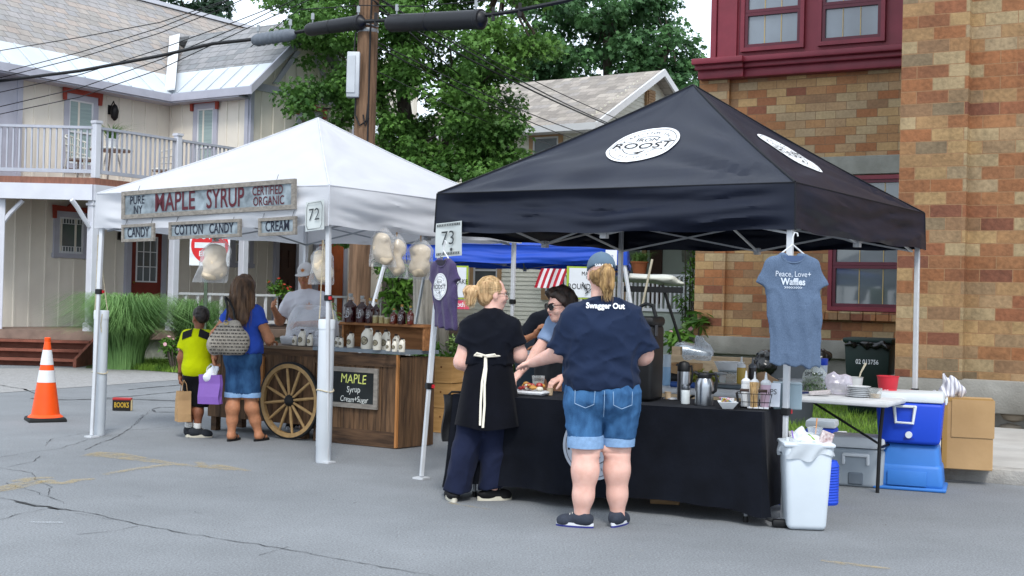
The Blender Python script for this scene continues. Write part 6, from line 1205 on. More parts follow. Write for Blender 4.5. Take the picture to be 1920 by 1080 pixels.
def placard(label,TL,BR_,o,n,num,pat,tilt=0):
    a=onp(*TL,o,n); b=onp(*BR_,o,n); c=(a+b)/2; ex=Vector((n.y*-1,n.x,0)); ex=Vector((-n.y,n.x,0)); ex=ex if ex.x>0 else -ex; ex.normalize(); w=abs((b-a).dot(ex)); h=abs(a.z-b.z); nn=ex.cross(Vector((0,0,1))).normalized(); ey=Vector((0,0,1))
    t=thing('number_card',label,'number card',c,0,'booth number cards'); X=lambda x,y,z:ex*x+ey*(y+.02*x/w)+nn*z
    mb=MB(); mb.grid(lambda u,v:X((u-.5)*w,(v-.5)*h,.006*math.sin(u*5+v*3)),8,10); mb.build('sheet',LAMI,t)
    mb=MB(); lettering(mb,num,lambda x,y:X(x,y+.02*h,.012),h*.58,sx=.9,bold=-.004); mb.build('lettering',M('ink_grey','#33383b'),t,smooth=0)
    mb=MB(); 
    def bar(x0,x1,y0,y1): mb.add([X(x0*w,y0*h,.009),X(x1*w,y0*h,.009),X(x1*w,y1*h,.009),X(x0*w,y1*h,.009)],[(0,1,2,3)])
    if pat:
        for y in (.40,-.44): 
            for i in range(14): bar(-.44+i*.064,-.40+i*.064,y,y+.05)
            bar(-.46,.46,y-.012,y-.004); bar(-.46,.46,y+.055,y+.063)
        disc2d(mb,lambda x,y:X(.13*w+x,-.3*h+y,.009),.05*w,12,1)
    else:
        q=[(-.42,.30),(-.34,.44),(.34,.44),(.42,.30),(.42,-.30),(.34,-.44),(-.34,-.44),(-.42,-.30)]
        for (x0,y0),(x1,y1) in zip(q,q[1:]+q[:1]): mb.tube([X(x0*w,y0*h,.009),X(x1*w,y1*h,.009)],.0022,4)
    mb.build('border',M('ink_grey','#33383b'),t,smooth=0); return t
placard('white booth number card reading 72 on the white tent corner',(574,377),(607,432),wc-wn*1.56,wn,'72',False)
placard('grey booth number card reading 73 on the black tent corner',(818,417),(865,481),bc-bn*1.56,bn,'73',True)
# ---------------------------------------------------------------- bags of cotton candy, tent weights
FILM=film('clear_film','#c9ccd0',.22,.15); COT=M('cotton_candy','#d9c9b0',.95,.05,7,.5,60,transl=.15)
def candy(c,w,h,label,seed,lean=0):
    c=Vector(c); t=thing('cotton_candy',label,'bag of candy',c,0,'bags of cotton candy hung on the white tent'); rs=np.random.default_rng(seed)
    P=[('e',(rs.normal(0,.05)*w,rs.normal(0,.03)*w,h*(z)),(w*.38,w*.30,h*.24)) for z in (.22,0,-.22)]+[('e',(rs.uniform(-.2,.2)*w,-.1*w,h*z),(w*.22,w*.2,h*.13)) for z in (.3,.08,-.12,-.32)]
    solid_obj('candy',[dict(p=P,k=.03)],COT,t,.014,.02,lambda X,Y,Z:.012*vnoise(X*22+seed,Y*22,Z*22))
    mb=MB()
    def sk(u,v):
        a=u*6.283; z=h*(.62-1.14*v); k=(.06+.44*min(1,(v/.28))**.7) if v<.28 else (.5+.02*math.sin(v*9))
        if v>.8: k*=1+.10*(v-.8)*5*abs(math.cos(a))**3
        fl=max(.1,1-max(0,(v-.72))/.28*.9) ; wob=1+.06*math.sin(a*5+v*9+seed)*(.3+v)
        return (w*k*math.cos(a)*wob+lean*z,w*k*.78*math.sin(a)*fl*wob,z)
    mb.grid(sk,36,22); mb.build('bag',FILM,t,smooth=70); mb=MB(); mb.box((0,0,h*.64),(.014,.012,.075)); mb.box((0,-.012,h*.64),(.012,.01,.075)); mb.build('clothes_peg',M('peg_wood','#a9845a'),t)
    return t
def side_pt(px,py): return onp(px,py,wc+wu*1.47,wu)
candy(onp(402,492,wc-wn*1.40,wn),.28,.36,'single bag of cotton candy hanging in front of the DO NOT ENTER sign',1,.2)
candy(onp(604,500,wc-wn*1.35+wu*0,wn),.2,.30,'bag of cotton candy hanging beside the seller in the white cap',2)
for k,(px,py,w,h,l) in enumerate(((717,466,.22,.32,'leftmost of the three cotton candy bags beside card 73'),(743,483,.19,.36,'middle, longest of the three cotton candy bags beside card 73'),(788,489,.25,.34,'rightmost of the three cotton candy bags, touching the purple t-shirt'))): candy(side_pt(px,py),w,h,l,5+k)
PVC=M('pvc_white','#c6ccd2',.35,.05,3,.05,30,spec=.5,dirt=.1); ROPE=M('rope','#b5aa92',.9,.2,40)
def weight(P,label,top):
    t=thing('tent_weight',label,'tent weight',P,0,'white pipe weights on the white tent legs'); mb=MB(); mb.lathe([(.001,.0),(.062,0),(.066,.01),(.066,.14),(.069,.145),(.069,.0+1.15),(.073,1.15),(.073,1.225),(.068,1.235),(.001,1.235)],(0,0,0),24); mb.build('pipe',PVC,t)
    q=Vector(top)-P
    for s in (-1,1): mb=MB(); mb.tube([(s*.068,-.0,1.18),(s*.05+q.x*.2,q.y*.2,1.35),q*1.0],.005,5); mb.build('rope',ROPE,t)
    mb=MB(); mb.tube([(.03,-.07,1.2),(.02,-.075,1.1),(.03,-.074,1.02)],.005,5); mb.build('rope',ROPE,t); mb=MB(); mb.tube([(.074*math.cos(a),.074*math.sin(a),.62+.01*math.sin(a*2)) for a in [i*2*math.pi/16 for i in range(16)]],.006,5,closed=True); mb.build('rope',ROPE,t)
weight(gp(184,816),'white capped pipe weight on the far left leg of the white tent',Vector(onp(184,440,wc-wn*1.46,wn))); weight(gp(606,867),'white capped pipe weight in front of the wooden cart wheel',Vector(onp(606,450,wc-wn*1.46,wn)))
# ================================================================ STREET THINGS ON THE LEFT
ORG=M('cone_orange','#e8500f',.5,.08,5,spec=.4,dirt=.06); t=thing('traffic_cone','tall orange traffic cone with two white bands on black base','traffic cone',gp(85,789)); mb=MB(); mb.rbox((0,0,.022),(.40,.40,.044),.015,2,rz=.5,tp=(.94,.94)); mb.build('base',M('rubber_base','#191a1b',.8,.2,20),t)
mb=MB(); cr=lambda z:.158-.128*z/.87
for z0,z1,m in ((.045,.42,0),(.42,.55,1),(.55,.61,0),(.61,.77,1),(.77,.86,0)): mb.mat(m); mb.lathe([(cr(z0)+.002*m,z0),(cr(z1)+.002*m,z1)],(0,0,0),32,cap=False)
mb.mat(0); mb.lathe([(cr(.86),.86),(.032,.862),(.034,.9),(.026,.905),(.02,.87)],(0,0,0),32,cap=False); mb.lathe([(.185,.044),(.175,.055),(cr(.07),.075)],(0,0,0),32,cap=False); mb.build('cone',[ORG,M('cone_white','#d2d4d6',.35,.03)],t)
t=thing('book_block','book-shaped block painted BOOKS standing on the road','doorstop',gp(229,770),.05); mb=MB(); mb.rbox((0,0,.075),(.215,.075,.145),.006,1); mb.build('cover',M('book_black','#17130f',.6),t); mb=MB(); mb.rbox((0,.002,.14),(.22,.084,.028),.008,2); mb.build('spine',M('book_red','#a32a2c',.5),t); mb=MB(); mb.box((.109,0,.068),(.012,.062,.125)); mb.build('pages',M('page_cream','#cdb98c',.8,.15,60,stretch=(1,9,1)),t)
mb=MB(); lettering(mb,'BOOKS',lambda x,y:Vector((x-.0,-.0395,y+.068)),.085,sx=.62,bold=.02); mb.build('lettering',M('letters_gold','#b8962f'),t,smooth=0)
P=at(388,690,22.9); P.z=0; t=thing('road_sign','white square DO NOT ENTER sign with red disc on green post','road sign',P,.05); mb=MB(); mb.box((-.06,.0,1.0),(.06,.035,2.0)); mb.build('post',M('post_green','#4c5a4a',.6,.2,20,metal=.3),t,smooth=0); mb=MB(); mb.rbox((0,-.03,2.27),(.72,.012,.74),.004,1); mb.build('plate',M('sign_white','#cfd3d6',.4),t)
mb=MB(); f=lambda x,y:Vector((x,-.039,2.27+y)); disc2d(mb,f,.335,40,2); mb.build('red_disc',M('sign_red','#bf1e22',.4),t,smooth=0); mb=MB(); f=lambda x,y:Vector((x,-.042,2.27+y)); mb.add([f(-.27,-.05),f(.27,-.05),f(.27,.05),f(-.27,.05)],[(0,1,2,3)]); lettering(mb,'ENTER',lambda x,y:f(x,y-.155),.13,bold=.02); lettering(mb,'DO NOT',lambda x,y:f(x,y+.155),.13,bold=.02); mb.build('lettering',M('sign_white','#cfd3d6'),t,smooth=0)
# ---------------------------------------------------------------- syrup cart
c0=gp(390,806); c1=gp(745,842); cx_=(c1-c0); CL=cx_.length; crz=math.atan2(cx_.y,cx_.x)
PLK=M('plank_brown','#4a3524',.8,.45,3.5,.5,30,stretch=(9,9,.8),col2='#70543b',dirt=.3); PLKD=M('plank_dark','#3d2c20',.85,.4,3,.5,30,stretch=(1,9,9),col2='#5f4733'); SLATEC=M('counter_slate','#6d767e',.55,.15,8,.15,40); EDGEW=M('edge_pine','#a5703f',.7,.2,5,stretch=(9,9,1)); CHK=M('chalkboard','#171b1c',.85,.25,3,dirt=0,col2='#22282a')
cart=thing('vendor_cart','dark plank maple syrup cart with big spoked wheel and chalkboards','cart',c0,crz)
mb=MB(); n=8
for i in range(n): w=1.42/n; mb.box((w*(i+.5),.0,.52),(w-.006,.03,.74))
mb.box((.71,.25,.16),(1.42,.5,.03)); mb.box((.015,.27,.52),(.03,.46,.74)); mb.box((.71,.5,.52),(1.42,.03,.74)); mb.mat(1); mb.box((.71,-.012,.86),(1.42,.02,.07)); mb.build('cabinet',[PLK,PLKD],cart,smooth=0)
mb=MB(); n=6; x0=1.43; w=(CL-x0-.03)/n
for i in range(n): mb.box((x0+w*(i+.5),.005,.45),(w-.006,.03,.82))
for i in range(3): mb.push(Matrix.Translation((CL,0,.44))@Matrix.Rotation(math.radians(82),4,'Z')); mb.box((.085+.16*i,0,0),(.155,.03,.86)); mb.pop()
mb.box((x0+.5,.5,.44),(1.1,.03,.84)); mb.mat(1); mb.box((x0+(CL-x0)/2,-.008,.83),(CL-x0,.03,.12)); mb.box((x0+(CL-x0)/2,-.008,.08),(CL-x0,.03,.15)); mb.mat(2); mb.box((CL-.01,-.012,.45),(.022,.03,.88)); mb.build('counter_base',[PLK,PLKD,EDGEW],cart,smooth=0)
mb=MB(); mb.mat(0); mb.prism([(1.40,-.03,.895),(CL+.03,-.03,.895),(CL+.11,.5,.895),(1.4,.52,.895)],(0,0,0),(0,0,.035)); mb.mat(1); mb.box((.69,.24,.905),(1.42,.54,.03)); mb.build('counter_top',[SLATEC,M('counter_wood','#6b5a48',.6,.3,4)],cart,smooth=0)
for x,y in ((.06,.05),(.06,.44),(1.3,.44),(1.25,.06)): mb=MB(); mb.box((x,y,.08),(.07,.07,.16)); mb.build('leg',PLKD,cart,smooth=0)
# wheel
SPOKE=M('wheel_wood','#a08257',.6,.2,5,.2,40,stretch=(4,4,4)); TYRE=M('tyre_black','#151617',.7,.2,30)
wcx=1.17; mb=MB(); mb.push(Matrix.Translation((wcx,-.085,.385))@Matrix.Rotation(math.pi/2,4,'X'))
mb.lathe([(.325,-.02),(.365,-.022),(.365,.022),(.325,.02),(.325,-.02)],(0,0,0),56,cap=False); mb.pop(); rimo=mb.build('wheel_rim',SPOKE,cart,smooth=50)
mb=MB(); mb.push(Matrix.Translation((wcx,-.085,.385))@Matrix.Rotation(math.pi/2,4,'X')); mb.lathe([(.366,-.024),(.384,-.02),(.384,.02),(.366,.024)],(0,0,0),56,cap=False); mb.pop(); mb.build('tyre',TYRE,rimo)
for i in range(12):
    a=i*math.pi/6+.13; mb=MB(); mb.tube([(wcx+.05*math.cos(a),-.085,.385+.05*math.sin(a)),(wcx+.2*math.cos(a),-.085,.385+.2*math.sin(a)),(wcx+.33*math.cos(a),-.085,.385+.33*math.sin(a))],[.013,.016,.012],8); mb.build('spoke',SPOKE,rimo)
mb=MB(); mb.lathe([(.06,0),(.062,.03),(.05,.05),(.03,.075),(.02,.08),(.001,.08)],(wcx,-.06,.385),20,ax=(0,-1,0)); mb.build('hub',TYRE,rimo)
def chalk(x0,x1,z0,z1,lines,frame):
    mb=MB(); fw=.045; yy=-.03
    for s,z in ((1,z1-fw/2),(-1,z0+fw/2)): mb.box(((x0+x1)/2,yy,z),(x1-x0,.025,fw))
    for x in (x0+fw/2,x1-fw/2): mb.box((x,yy,(z0+z1)/2),(fw,.023,z1-z0-2*fw))
    f=mb.build('chalkboard',frame,cart,smooth=0); mb=MB(); mb.box(((x0+x1)/2,yy+.002,(z0+z1)/2),(x1-x0-2*fw,.014,z1-z0-2*fw)); mb.build('slate',CHK,f,smooth=0)
    for tx_,x,z,s,c,sx in lines:
        mb=MB(); lettering(mb,tx_,lambda a,b:Vector((x+a,yy-.0065,z+b+.004*math.sin(a*40))),s,sx=sx,shear=.08); mb.build('lettering',c,f,smooth=0)
YEL=M('chalk_yellow','#c9cf72',.9,.2,60); WHC=M('chalk_white','#cfd3cf',.9,.25,60); PNK=M('chalk_pink','#b8406a',.9,.2,60)
gx=lambda px: max(0,min(CL,(gp(px,690,.75)-c0).dot(cx_.normalized())))
def cartx(px,py):
    P=onp(px,py,c0,Vector((-math.sin(crz),math.cos(crz),0))); return (P-c0).dot(cx_.normalized()),P.z
xa,za=cartx(624,686); xb,zb=cartx(711,768)
chalk(xa-.03,xb,zb,za,[('MAPLE',(xa+xb)/2-.005,za-.115,.125,YEL,.85),('Syrup',(xa+xb)/2,za-.215,.085,WHC,.85),('Cream+Sugar',(xa+xb)/2+.01,za-.31,.078,WHC,.78)],WOODG)
xa,za=cartx(440,665); xb,zb=cartx(497,752)
chalk(xa,xb,zb,za,[('Local',xb-.16,za-.10,.06,WHC,.9),('GOOD',xb-.14,za-.2,.075,PNK,.9),('ents',xb-.09,za-.33,.07,WHC,.85)],EDGEW)
# riser shelf on the counter
CN=Vector((-math.sin(crz),math.cos(crz),0)); con=lambda px,off,z:Vector((*onp(px,650,c0+CN*off,CN).xy,z)); ra=con(634,.20,.93); rb_=con(788,.20,.93); t=thing('riser_shelf','brown open wooden riser shelf standing on the cart counter','shelf',ra,crz); RW=M('riser_wood','#8b5c36',.7,.25,4,.3,40,stretch=(1,8,8),col2='#a9754a')
RL=(rb_-ra).length; mb=MB(); mb.box((RL/2-.0,.16,.235),(RL+.03,.26,.025)); mb.build('top_board',RW,t,smooth=0); mb=MB(); mb.box((RL/2,.24,.11),(RL,.02,.22)); mb.build('back_board',RW,t,smooth=0)
for x in (.012,RL-.0): mb=MB(); mb.box((x,.14,.11),(.022,.18,.22)); mb.build('end_board',RW,t,smooth=0)
# jugs, bottles, jars
JUG=M('jug_white','#cfcabd',.35,.05,5,spec=.5); JCAP=M('cap_brown','#2c1d17',.5); JLAB=M('jug_label','#6a6250',.7,.6,40,col2='#b3aa90')
SYR=M('syrup_dark','#1c0508',.06,.3,4,spec=.9,col2='#3a0c10'); SYRA=M('syrup_amber','#4a1508',.06,.3,4,spec=.9,col2='#6e240c'); GLC=film('clear_glass','#c8cccc',.35,.05); CORK=M('cork','#b08a4a',.6,.2,40); PRNT=M('print_grey','#b9bcc0',.7)
def jug(px,py,z,h,wr,label):
    P=con(px,.16-.05*(py-649) if px>600 else .06,z); t=thing('syrup_jug',label,'jug',P,crz,'white syrup jugs on the cart'); r=wr/2; mb=MB(); mb.lathe([(.001,0),(r*.95,0),(r,.012),(r,h*.55),(r*.9,h*.66),(r*.55,h*.8),(r*.36,h*.85),(r*.36,h*.9)],(0,0,0),20,1,.85)
    mb.tube([(r*.42,0,h*.86),(r*.8,0,h*.88),(r*.98,0,h*.78),(r*.9,0,h*.62)],r*.12,6); mb.build('body',JUG,t)
    mb=MB(); mb.lathe([(r*.42,h*.89),(r*.44,h*.9),(r*.44,h*.99),(r*.4,h),(.001,h)],(0,0,0),14); mb.build('cap',JCAP,t)
    mb=MB(); f=lambda x,y:Vector((x,-.85*math.sqrt(max(0,r*r-x*x))-.0018,h*.36+y)); disc2d(mb,f,r*.68,20,3,1,1.0); ring2d(mb.mat(1),lambda x,y:f(x,y)-Vector((0,.001,0)),r*.58,r*.68,20); mb.build('label',[JLAB,JCAP],t,smooth=0)
J=[(552,650,.105,.052,'tiny white bottle beside the clear dome, left of three'),(566,651,.165,.085,'white jug with brown cap between two small bottles at the dome'),(581,651,.13,.065,'small white jug nearest the front tent pole, by the dome'),(632,648,.105,.052,'tiny white bottle left end of the chalkboard counter'),(639.5,650,.105,.052,'tiny white bottle second along the chalkboard counter'),(645,646,.155,.07,'white jug half hidden behind tiny bottles on the left'),(657,649,.155,.08,'middle-sized white jug left of the biggest jug'),(688,651,.225,.125,'biggest white jug with large oval label on the counter'),(707,653,.19,.088,'tall white jug just right of the biggest jug'),(723,651,.195,.095,'tall white jug behind the tiny bottle, second right of biggest'),(728,654.5,.11,.05,'tiny white bottle in front of the tall jugs'),(742,650,.155,.075,'middle-sized white jug near right end of counter'),(740,655.5,.115,.055,'tiny white bottle standing before the right-hand middle-sized jug'),(753.5,655.5,.13,.065,'small white jug at the right end of the counter')]
for px,py,h,w,l in J: jug(px,py,.93,h,w,l)
def bottle(px,py,z,h,w,label,mat,cap):
    P=con(px,.36-.12*(py>600),z); t=thing('syrup_bottle',label,'bottle',P,crz,'glass syrup bottles on the riser shelf'); r=w/2; mb=MB(); mb.lathe([(.001,0),(r*.96,0),(r,.01),(r,h*.5),(r*.88,h*.6),(r*.45,h*.7),(r*.3,h*.74),(r*.27,h*.78)],(0,0,0),20); mb.build('syrup',mat,t)
    mb=MB(); mb.lathe([(r*.28,h*.76),(r*.28,h*.9)],(0,0,0),12,cap=False); 
    if h>.24: mb.tube([(r*.3,0,h*.86),(r*.55,0,h*.86),(r*.62,0,h*.76),(r*.5,0,h*.68)],r*.08,6)
    mb.build('neck',GLC,t); mb=MB(); mb.lathe([(r*.3,h*.885),(r*.34,h*.9),(r*.34,h*.99),(r*.3,h),(.001,h)],(0,0,0),14); mb.build('cap',cap,t)
    mb=MB(); f=lambda x,y:Vector((x,-math.sqrt(max(0,r*r-x*x))-.0018,h*.28+y)); ring2d(mb,f,r*.46,r*.52,20,-2.6,1.6); mb.add([f(0,-r*.5),f(r*.09,-r*.5),f(r*.09,r*.4),f(0,r*.4)],[(0,1,2,3)]); mb.add([f(-r*.35,r*.25),f(r*.4,r*.35),f(r*.4,r*.43),f(-r*.35,r*.33)],[(0,1,2,3)]); mb.add([f(-r*.1,-r*.2),f(r*.35,-r*.45),f(r*.4,-r*.38),f(-r*.05,-r*.13)],[(0,1,2,3)])
    disc2d(mb,lambda x,y:f(x+r*.3,y+r*.72),r*.12,8,1); mb.build('print',PRNT,t,smooth=0)
CAPC=M('cap_clear','#9aa0a2',.3)
for a in ((655,602,.285,.135,'largest dark glass syrup jug, left end of the shelf',SYR,CAPC),(677,603,.265,.12,'second large dark syrup jug on the shelf',SYR,CAPC),(692,604,.245,.09,'dark syrup bottle with cork in front of another bottle',SYR,CORK),(703,598,.235,.08,'dark syrup bottle with cork behind the cream jars',SYR,CORK),(737,605,.15,.075,'small amber syrup bottle just right of the cream jars',SYRA,CORK),(752,606,.19,.082,'tall dark syrup bottle between two amber ones',SYR,CORK),(768,607,.18,.07,'amber syrup bottle at the right end of the shelf',SYRA,CORK)): bottle(a[0],a[1],1.178,*a[2:])
for px,l in ((702.5,'cream jar with pale lid beside the corked dark bottle'),(714,'cream jar in the middle of three on the shelf'),(724.5,'shortest cream jar next to the small amber bottle')):
    t=thing('cream_jar',l,'jar',con(px,.25,1.178),0,'jars of maple cream on the shelf'); h=.075 if px<720 else .06; mb=MB(); mb.lathe([(.001,0),(.026,0),(.028,.006),(.028,h*.75),(.025,h*.8)],(0,0,0),16); mb.build('jar',M('cream_tan','#a89a6c',.3,.1),t); mb=MB(); mb.lathe([(.027,h*.78),(.028,h*.8),(.028,h),(.001,h)],(0,0,0),16); mb.build('lid',M('lid_pale','#c3bda2',.4),t)
t=thing('display_dome','clear plastic display dome on white tray in front of the seller','display dome',con(583,.26,.92),crz); mb=MB(); mb.rbox((0,.02,.05),(.56,.34,.09),.02,2,tp=(1.04,1.05)); mb.build('tray',film('tray_clear','#c4c8d0',.55,.2),t); mb=MB()
def dm(u,v):
    a=u*6.283; z=.09+.33*math.sin(v*math.pi/2)**.9; k=math.cos(v*math.pi/2)**.45; sx=abs(math.cos(a))**.5*math.copysign(1,math.cos(a)); sy=abs(math.sin(a))**.5*math.copysign(1,math.sin(a)); return (.27*k*sx,.02+.165*k*sy,z)
mb.grid(dm,48,16); mb.build('dome',film('dome_clear','#d5dae2',.27,.08),t,smooth=70)
mb=MB()
for i in range(5): mb.rbox((-.18+.09*i,-.02+.03*(i%2),.13),(.07,.1,.06),.012,1,rz=.2*i)
mb.build('wrapped_candy',M('wrap_white','#b8b8bd',.4,.1,30),t)
# pine crates
PINE=M('pine','#b98d54',.7,.15,3,.2,30,stretch=(1,1,9),col2='#c99e66')
def crate(P,z,rz,label,open_=False):
    t=thing('pine_crate',label,'crate',(P.x,P.y,z),rz,'pine crates behind the cart'); w,d,h=.46,.36,.262
    for s in (-1,1): mb=MB(); mb.box((0,s*(d/2-.01),h/2),(w,.02,h-.004)); mb.build('side_board',PINE,t,smooth=0); mb=MB(); mb.box((s*(w/2-.01),0,h/2),(.02,d-.042,h-.008)); mb.build('end_board',PINE,t,smooth=0)
    mb=MB(); mb.box((0,0,.012),(w-.05,d-.05,.02)); mb.build('base_board',PINE,t,smooth=0)
    mb=MB(); 
    for x,zz in ((.1,.17),(-.12,.09)): disc2d(mb,lambda a,b:Vector((x+a,-d/2-.001,zz+b)),.012,10,1)
    mb.build('knots',M('knot','#6e4420'),t,smooth=0)
P=gp(826,808); P2=P+Vector((-.12,.55,0))
for k in range(3): crate(P,.002+.265*k,-.50,('bottom pine crate of the front stack behind the black bag','middle pine crate of the front stack','open top pine crate of the front stack')[k])
for k in range(2): crate(P2,.002+.265*k,-.45,('bottom pine crate of the rear stack','top pine crate of the rear stack')[k])
# ---------------------------------------------------------------- bags carried on the left
def paperbag(name,label,P,rz,w,d,h,mat,handle,cat='bag',tissue=None):
    t=thing(name,label,cat,P,rz); mb=MB(); V=[]
    for z,k,dd in ((0,1,1),(h*.25,1.0,.95),(h*.7,1.01,.72),(h,1.0,.62)):
        for x,y in ((-1,-1),(-.33,-1.05),(.33,-1.02),(1,-1),(1.0,0),(1,1),(.3,1.03),(-.3,1),(-1,1),(-.97,0)):
            g=(.74 if y==0 and z>h*.2 else 1); V.append((x*w/2*k*g+.006*math.sin(z*31+x*3),y*d/2*dd+.006*math.sin(x*9+z*25),z))
    F=[tuple(range(9,-1,-1))]
    for i in range(3):
        for j in range(10): F.append((i*10+j,i*10+(j+1)%10,(i+1)*10+(j+1)%10,(i+1)*10+j))
    mb.add(V,F); mb.build('bag_body',mat,t,smooth=0)
    for s in (-1,1): mb=MB(); mb.tube([(-w*.2,s*d*.3,h-.01),(-w*.14,s*d*.2,h+.07),(0,s*.004,h+.105),(w*.14,s*d*.2,h+.07),(w*.2,s*d*.3,h-.01)],.004,6); mb.build('handle',handle,t)
    if tissue: V,Q=solid([dict(p=[('c',(-.03,0,h-.03),(.03,0,h+.06),.05,.03),('c',(.03,.01,h),(.07,0,h+.08),.03,.012)],k=.02)],.01,.02,lambda X,Y,Z:.012*vnoise(X*40,Y*40,Z*30)); arr_mesh('tissue_paper',V,Q,tissue,t,smooth=False)
    return t
def bagpos(px,py,d): return at(px,py,d)
paperbag('paper_bag','brown paper carrier bag hanging from the boy\'s left hand',bagpos(343,790,12.5),.5,.13,.13,.30,M('kraft','#a3845f',.85,.12,6,.3,30),M('kraft_twist','#8d6f4d'))
paperbag('gift_bag','purple gift bag with white tissue held by the woman in blue',bagpos(394,757,12.22),-.15,.21,.10,.28,M('gift_purple','#74529c',.6,.08,6,.2,30),M('cord_white','#c7c7c7'),tissue=M('tissue','#cfd2da',.8))
# handbag
hb=thing('handbag','black and cream patterned shoulder bag on the back of the woman in blue','handbag',at(428,628,12.10),.12)
BAGM=M('bag_fabric','#8f897f',.7,.15,60); V,Q=solid([dict(p=[('c',(-.11,0,-.12),(.11,0,-.12),.075,.075,(1,.75,1)),('c',(-.05,0,.06),(.06,0,.09),.06,.06,(1,.7,1)),('c',(-.09,0,-.05),(.12,0,-.03),.08,.08,(1,.8,1))],k=.09)],.009,.03,lambda X,Y,Z:.008*vnoise(X*14,Y*14,Z*10)); bo=arr_mesh('bag_body',V,Q,BAGM,hb)
f=project_y(V,Q); mb=MB()
for r_ in range(9):
    for c_ in range(11):
        x=-.17+.036*c_+(.018 if r_%2 else 0); z=-.175+.032*r_
        wlim=.185-.45*max(0,z+.02)
        if abs(x-.02)<wlim-.01 and z<.12:
            lettering(mb,'MK' if (r_+c_)%3 else 'KM',lambda a,b:Vector((x+a,f(x+a,z+b)-.006,z+b)),.024,bold=.012,sx=.85)
mb.build('monogram_pattern',M('pattern_dark','#1d1c1f',.8),bo,smooth=0)
mb=MB(); mb.tube([(-.02,-.03,.13),(-.01,-.02,.22),(-.02,-.01,.30),(-.04,.03,.345),(-.05,.10,.36)],.011,6); mb.tube([(.06,-.0,.14),(.04,.02,.24),(-.0,.05,.32),(-.04,.11,.355)],.011,6); mb.build('strap',M('strap_black','#141416',.6),hb); mb=MB(); mb.tube([(-.02+.02*math.cos(a),-.04,.12+.02*math.sin(a)) for a in [i*math.pi/6 for i in range(12)]],.004,5,closed=True); mb.build('ring',M('gold_metal','#b59a5c',.3,metal=1),hb)
# ================================================================ THE BLACK STALL
TY=-.407; T0_=Vector((-.41,9.24,0)); TX=Vector((math.cos(TY),math.sin(TY),0)); TN=Vector((-TX.y,TX.x,0))
TL,TD,TH=2.27,.80,.745
t=thing('folding_table','folding table hidden beneath the black tablecloth','table',T0_,TY); mb=MB(); mb.rbox((TL/2,TD/2,TH-.03),(TL-.02,TD-.02,.045),.012,1); mb.build('table_top',M('table_white','#c4c6c8',.5),t)
for x in (.15,TL-.12):
    for y in (.09,TD-.09): mb=MB(); mb.mat(0); mb.tube([(x,y,TH-.05),(x,y,.03)],.014,8); mb.mat(1); mb.cyl((x,y,0),(x,y,.04),.018); mb.build('leg',[ALUG,BLKP],t)
CLO=cloth('tablecloth_black','#0d1018',var=.3,bump=.3,bscale=16)
def cl_path(s):   # perimeter point and outward normal, s in metres from front-left corner, counter-clockwise seen from above
    L=[TL,TD,TL,TD]; s%=sum(L)
    if s<TL: return (s,0,0,-1)
    s-=TL
    if s<TD: return (TL,s,1,0)
    s-=TD
    if s<TL: return (TL-s,TD,0,1)
    return (0,TD-(s-TL),-1,0)
PER=2*(TL+TD); mb=MB(); nu=220
cor=[0,TL,TL+TD,2*TL+TD,PER]
def cl(u,v):
    s=u*PER; x,y,nx,ny=cl_path(s); dc=min(abs(s-c) for c in cor); z=TH+.003-v*.645
    f=(.020*math.sin(s*7.5)+.014*math.sin(s*17+1)+.03*float(vnoise(s*5,v*1.5,3)))*v; f+=.05*v*math.exp(-(dc/.16)**2)+.022*v
    z+=-.03*v*math.exp(-(dc/.12)**2)+.01*math.sin(s*5)*v
    if dc<.1: k=1/math.sqrt(2)*(1-dc/.1); 
    return (x+nx*f+ (.03*v*math.exp(-(dc/.1)**2))*(1 if x>TL/2 else -1)*(ny!=0),y+ny*f+(.03*v*math.exp(-(dc/.1)**2))*(1 if y>TD/2 else -1)*(nx!=0),z-.006*(1-v)*(v>0))
mb.grid(cl,nu,22); top=[cl(i/nu,0) for i in range(nu)]; mb.add(top+[(TL/2,TD/2,TH+.004)],[(i,(i+1)%nu,nu) for i in range(nu)])
tc_=mb.build('tablecloth',CLO,smooth=40); tc_.location=T0_; tc_.rotation_euler=(0,0,TY); tag(tc_,'black tablecloth with round white badge hanging to the road','tablecloth')
bx_=(onp(1114,836,T0_-TN*.03,TN)-T0_).dot(TX); bz_=onp(1114,836,T0_-TN*.03,TN).z
mb=MB()
def clf(o):
    def f(x,y): p=cl((bx_+x)/PER,(TH-(bz_+y))/.645); return Vector((p[0],p[1]-o,bz_+y))
    return f
roundel(mb,clf(.004),.235,clf(.007)); bo=mb.build('badge',[M('badge_cloth','#aab0ba',.8,.04),INK],tc_,smooth=0)
def ont(px,py,z=TH+.006): return gp(px,py,z)
STEEL=M('steel','#a9adb2',.28,.06,3,.03,90,metal=1,stretch=(1,1,12)); 
t=thing('hot_box','tall black insulated drinks box with top handle on the black table','drink server',ont(1186,752)+Vector((0,.16,0)),TY); mb=MB(); mb.rbox((0,0,.27),(.40,.30,.54),.03,3); mb.rbox((0,0,.565),(.41,.31,.07),.025,2); mb.build('body',BLKP,t); mb=MB(); mb.tube([(.05,0,.60),(.06,0,.67),(.10,0,.69),(.15,0,.68),(.175,0,.60)],.014,8); mb.build('handle',BLKP,t)
mb=MB(); mb.rbox((.205,-.08,.5),(.012,.05,.08),.004,1); mb.build('latch',M('latch_grey','#3a3c40'),t)
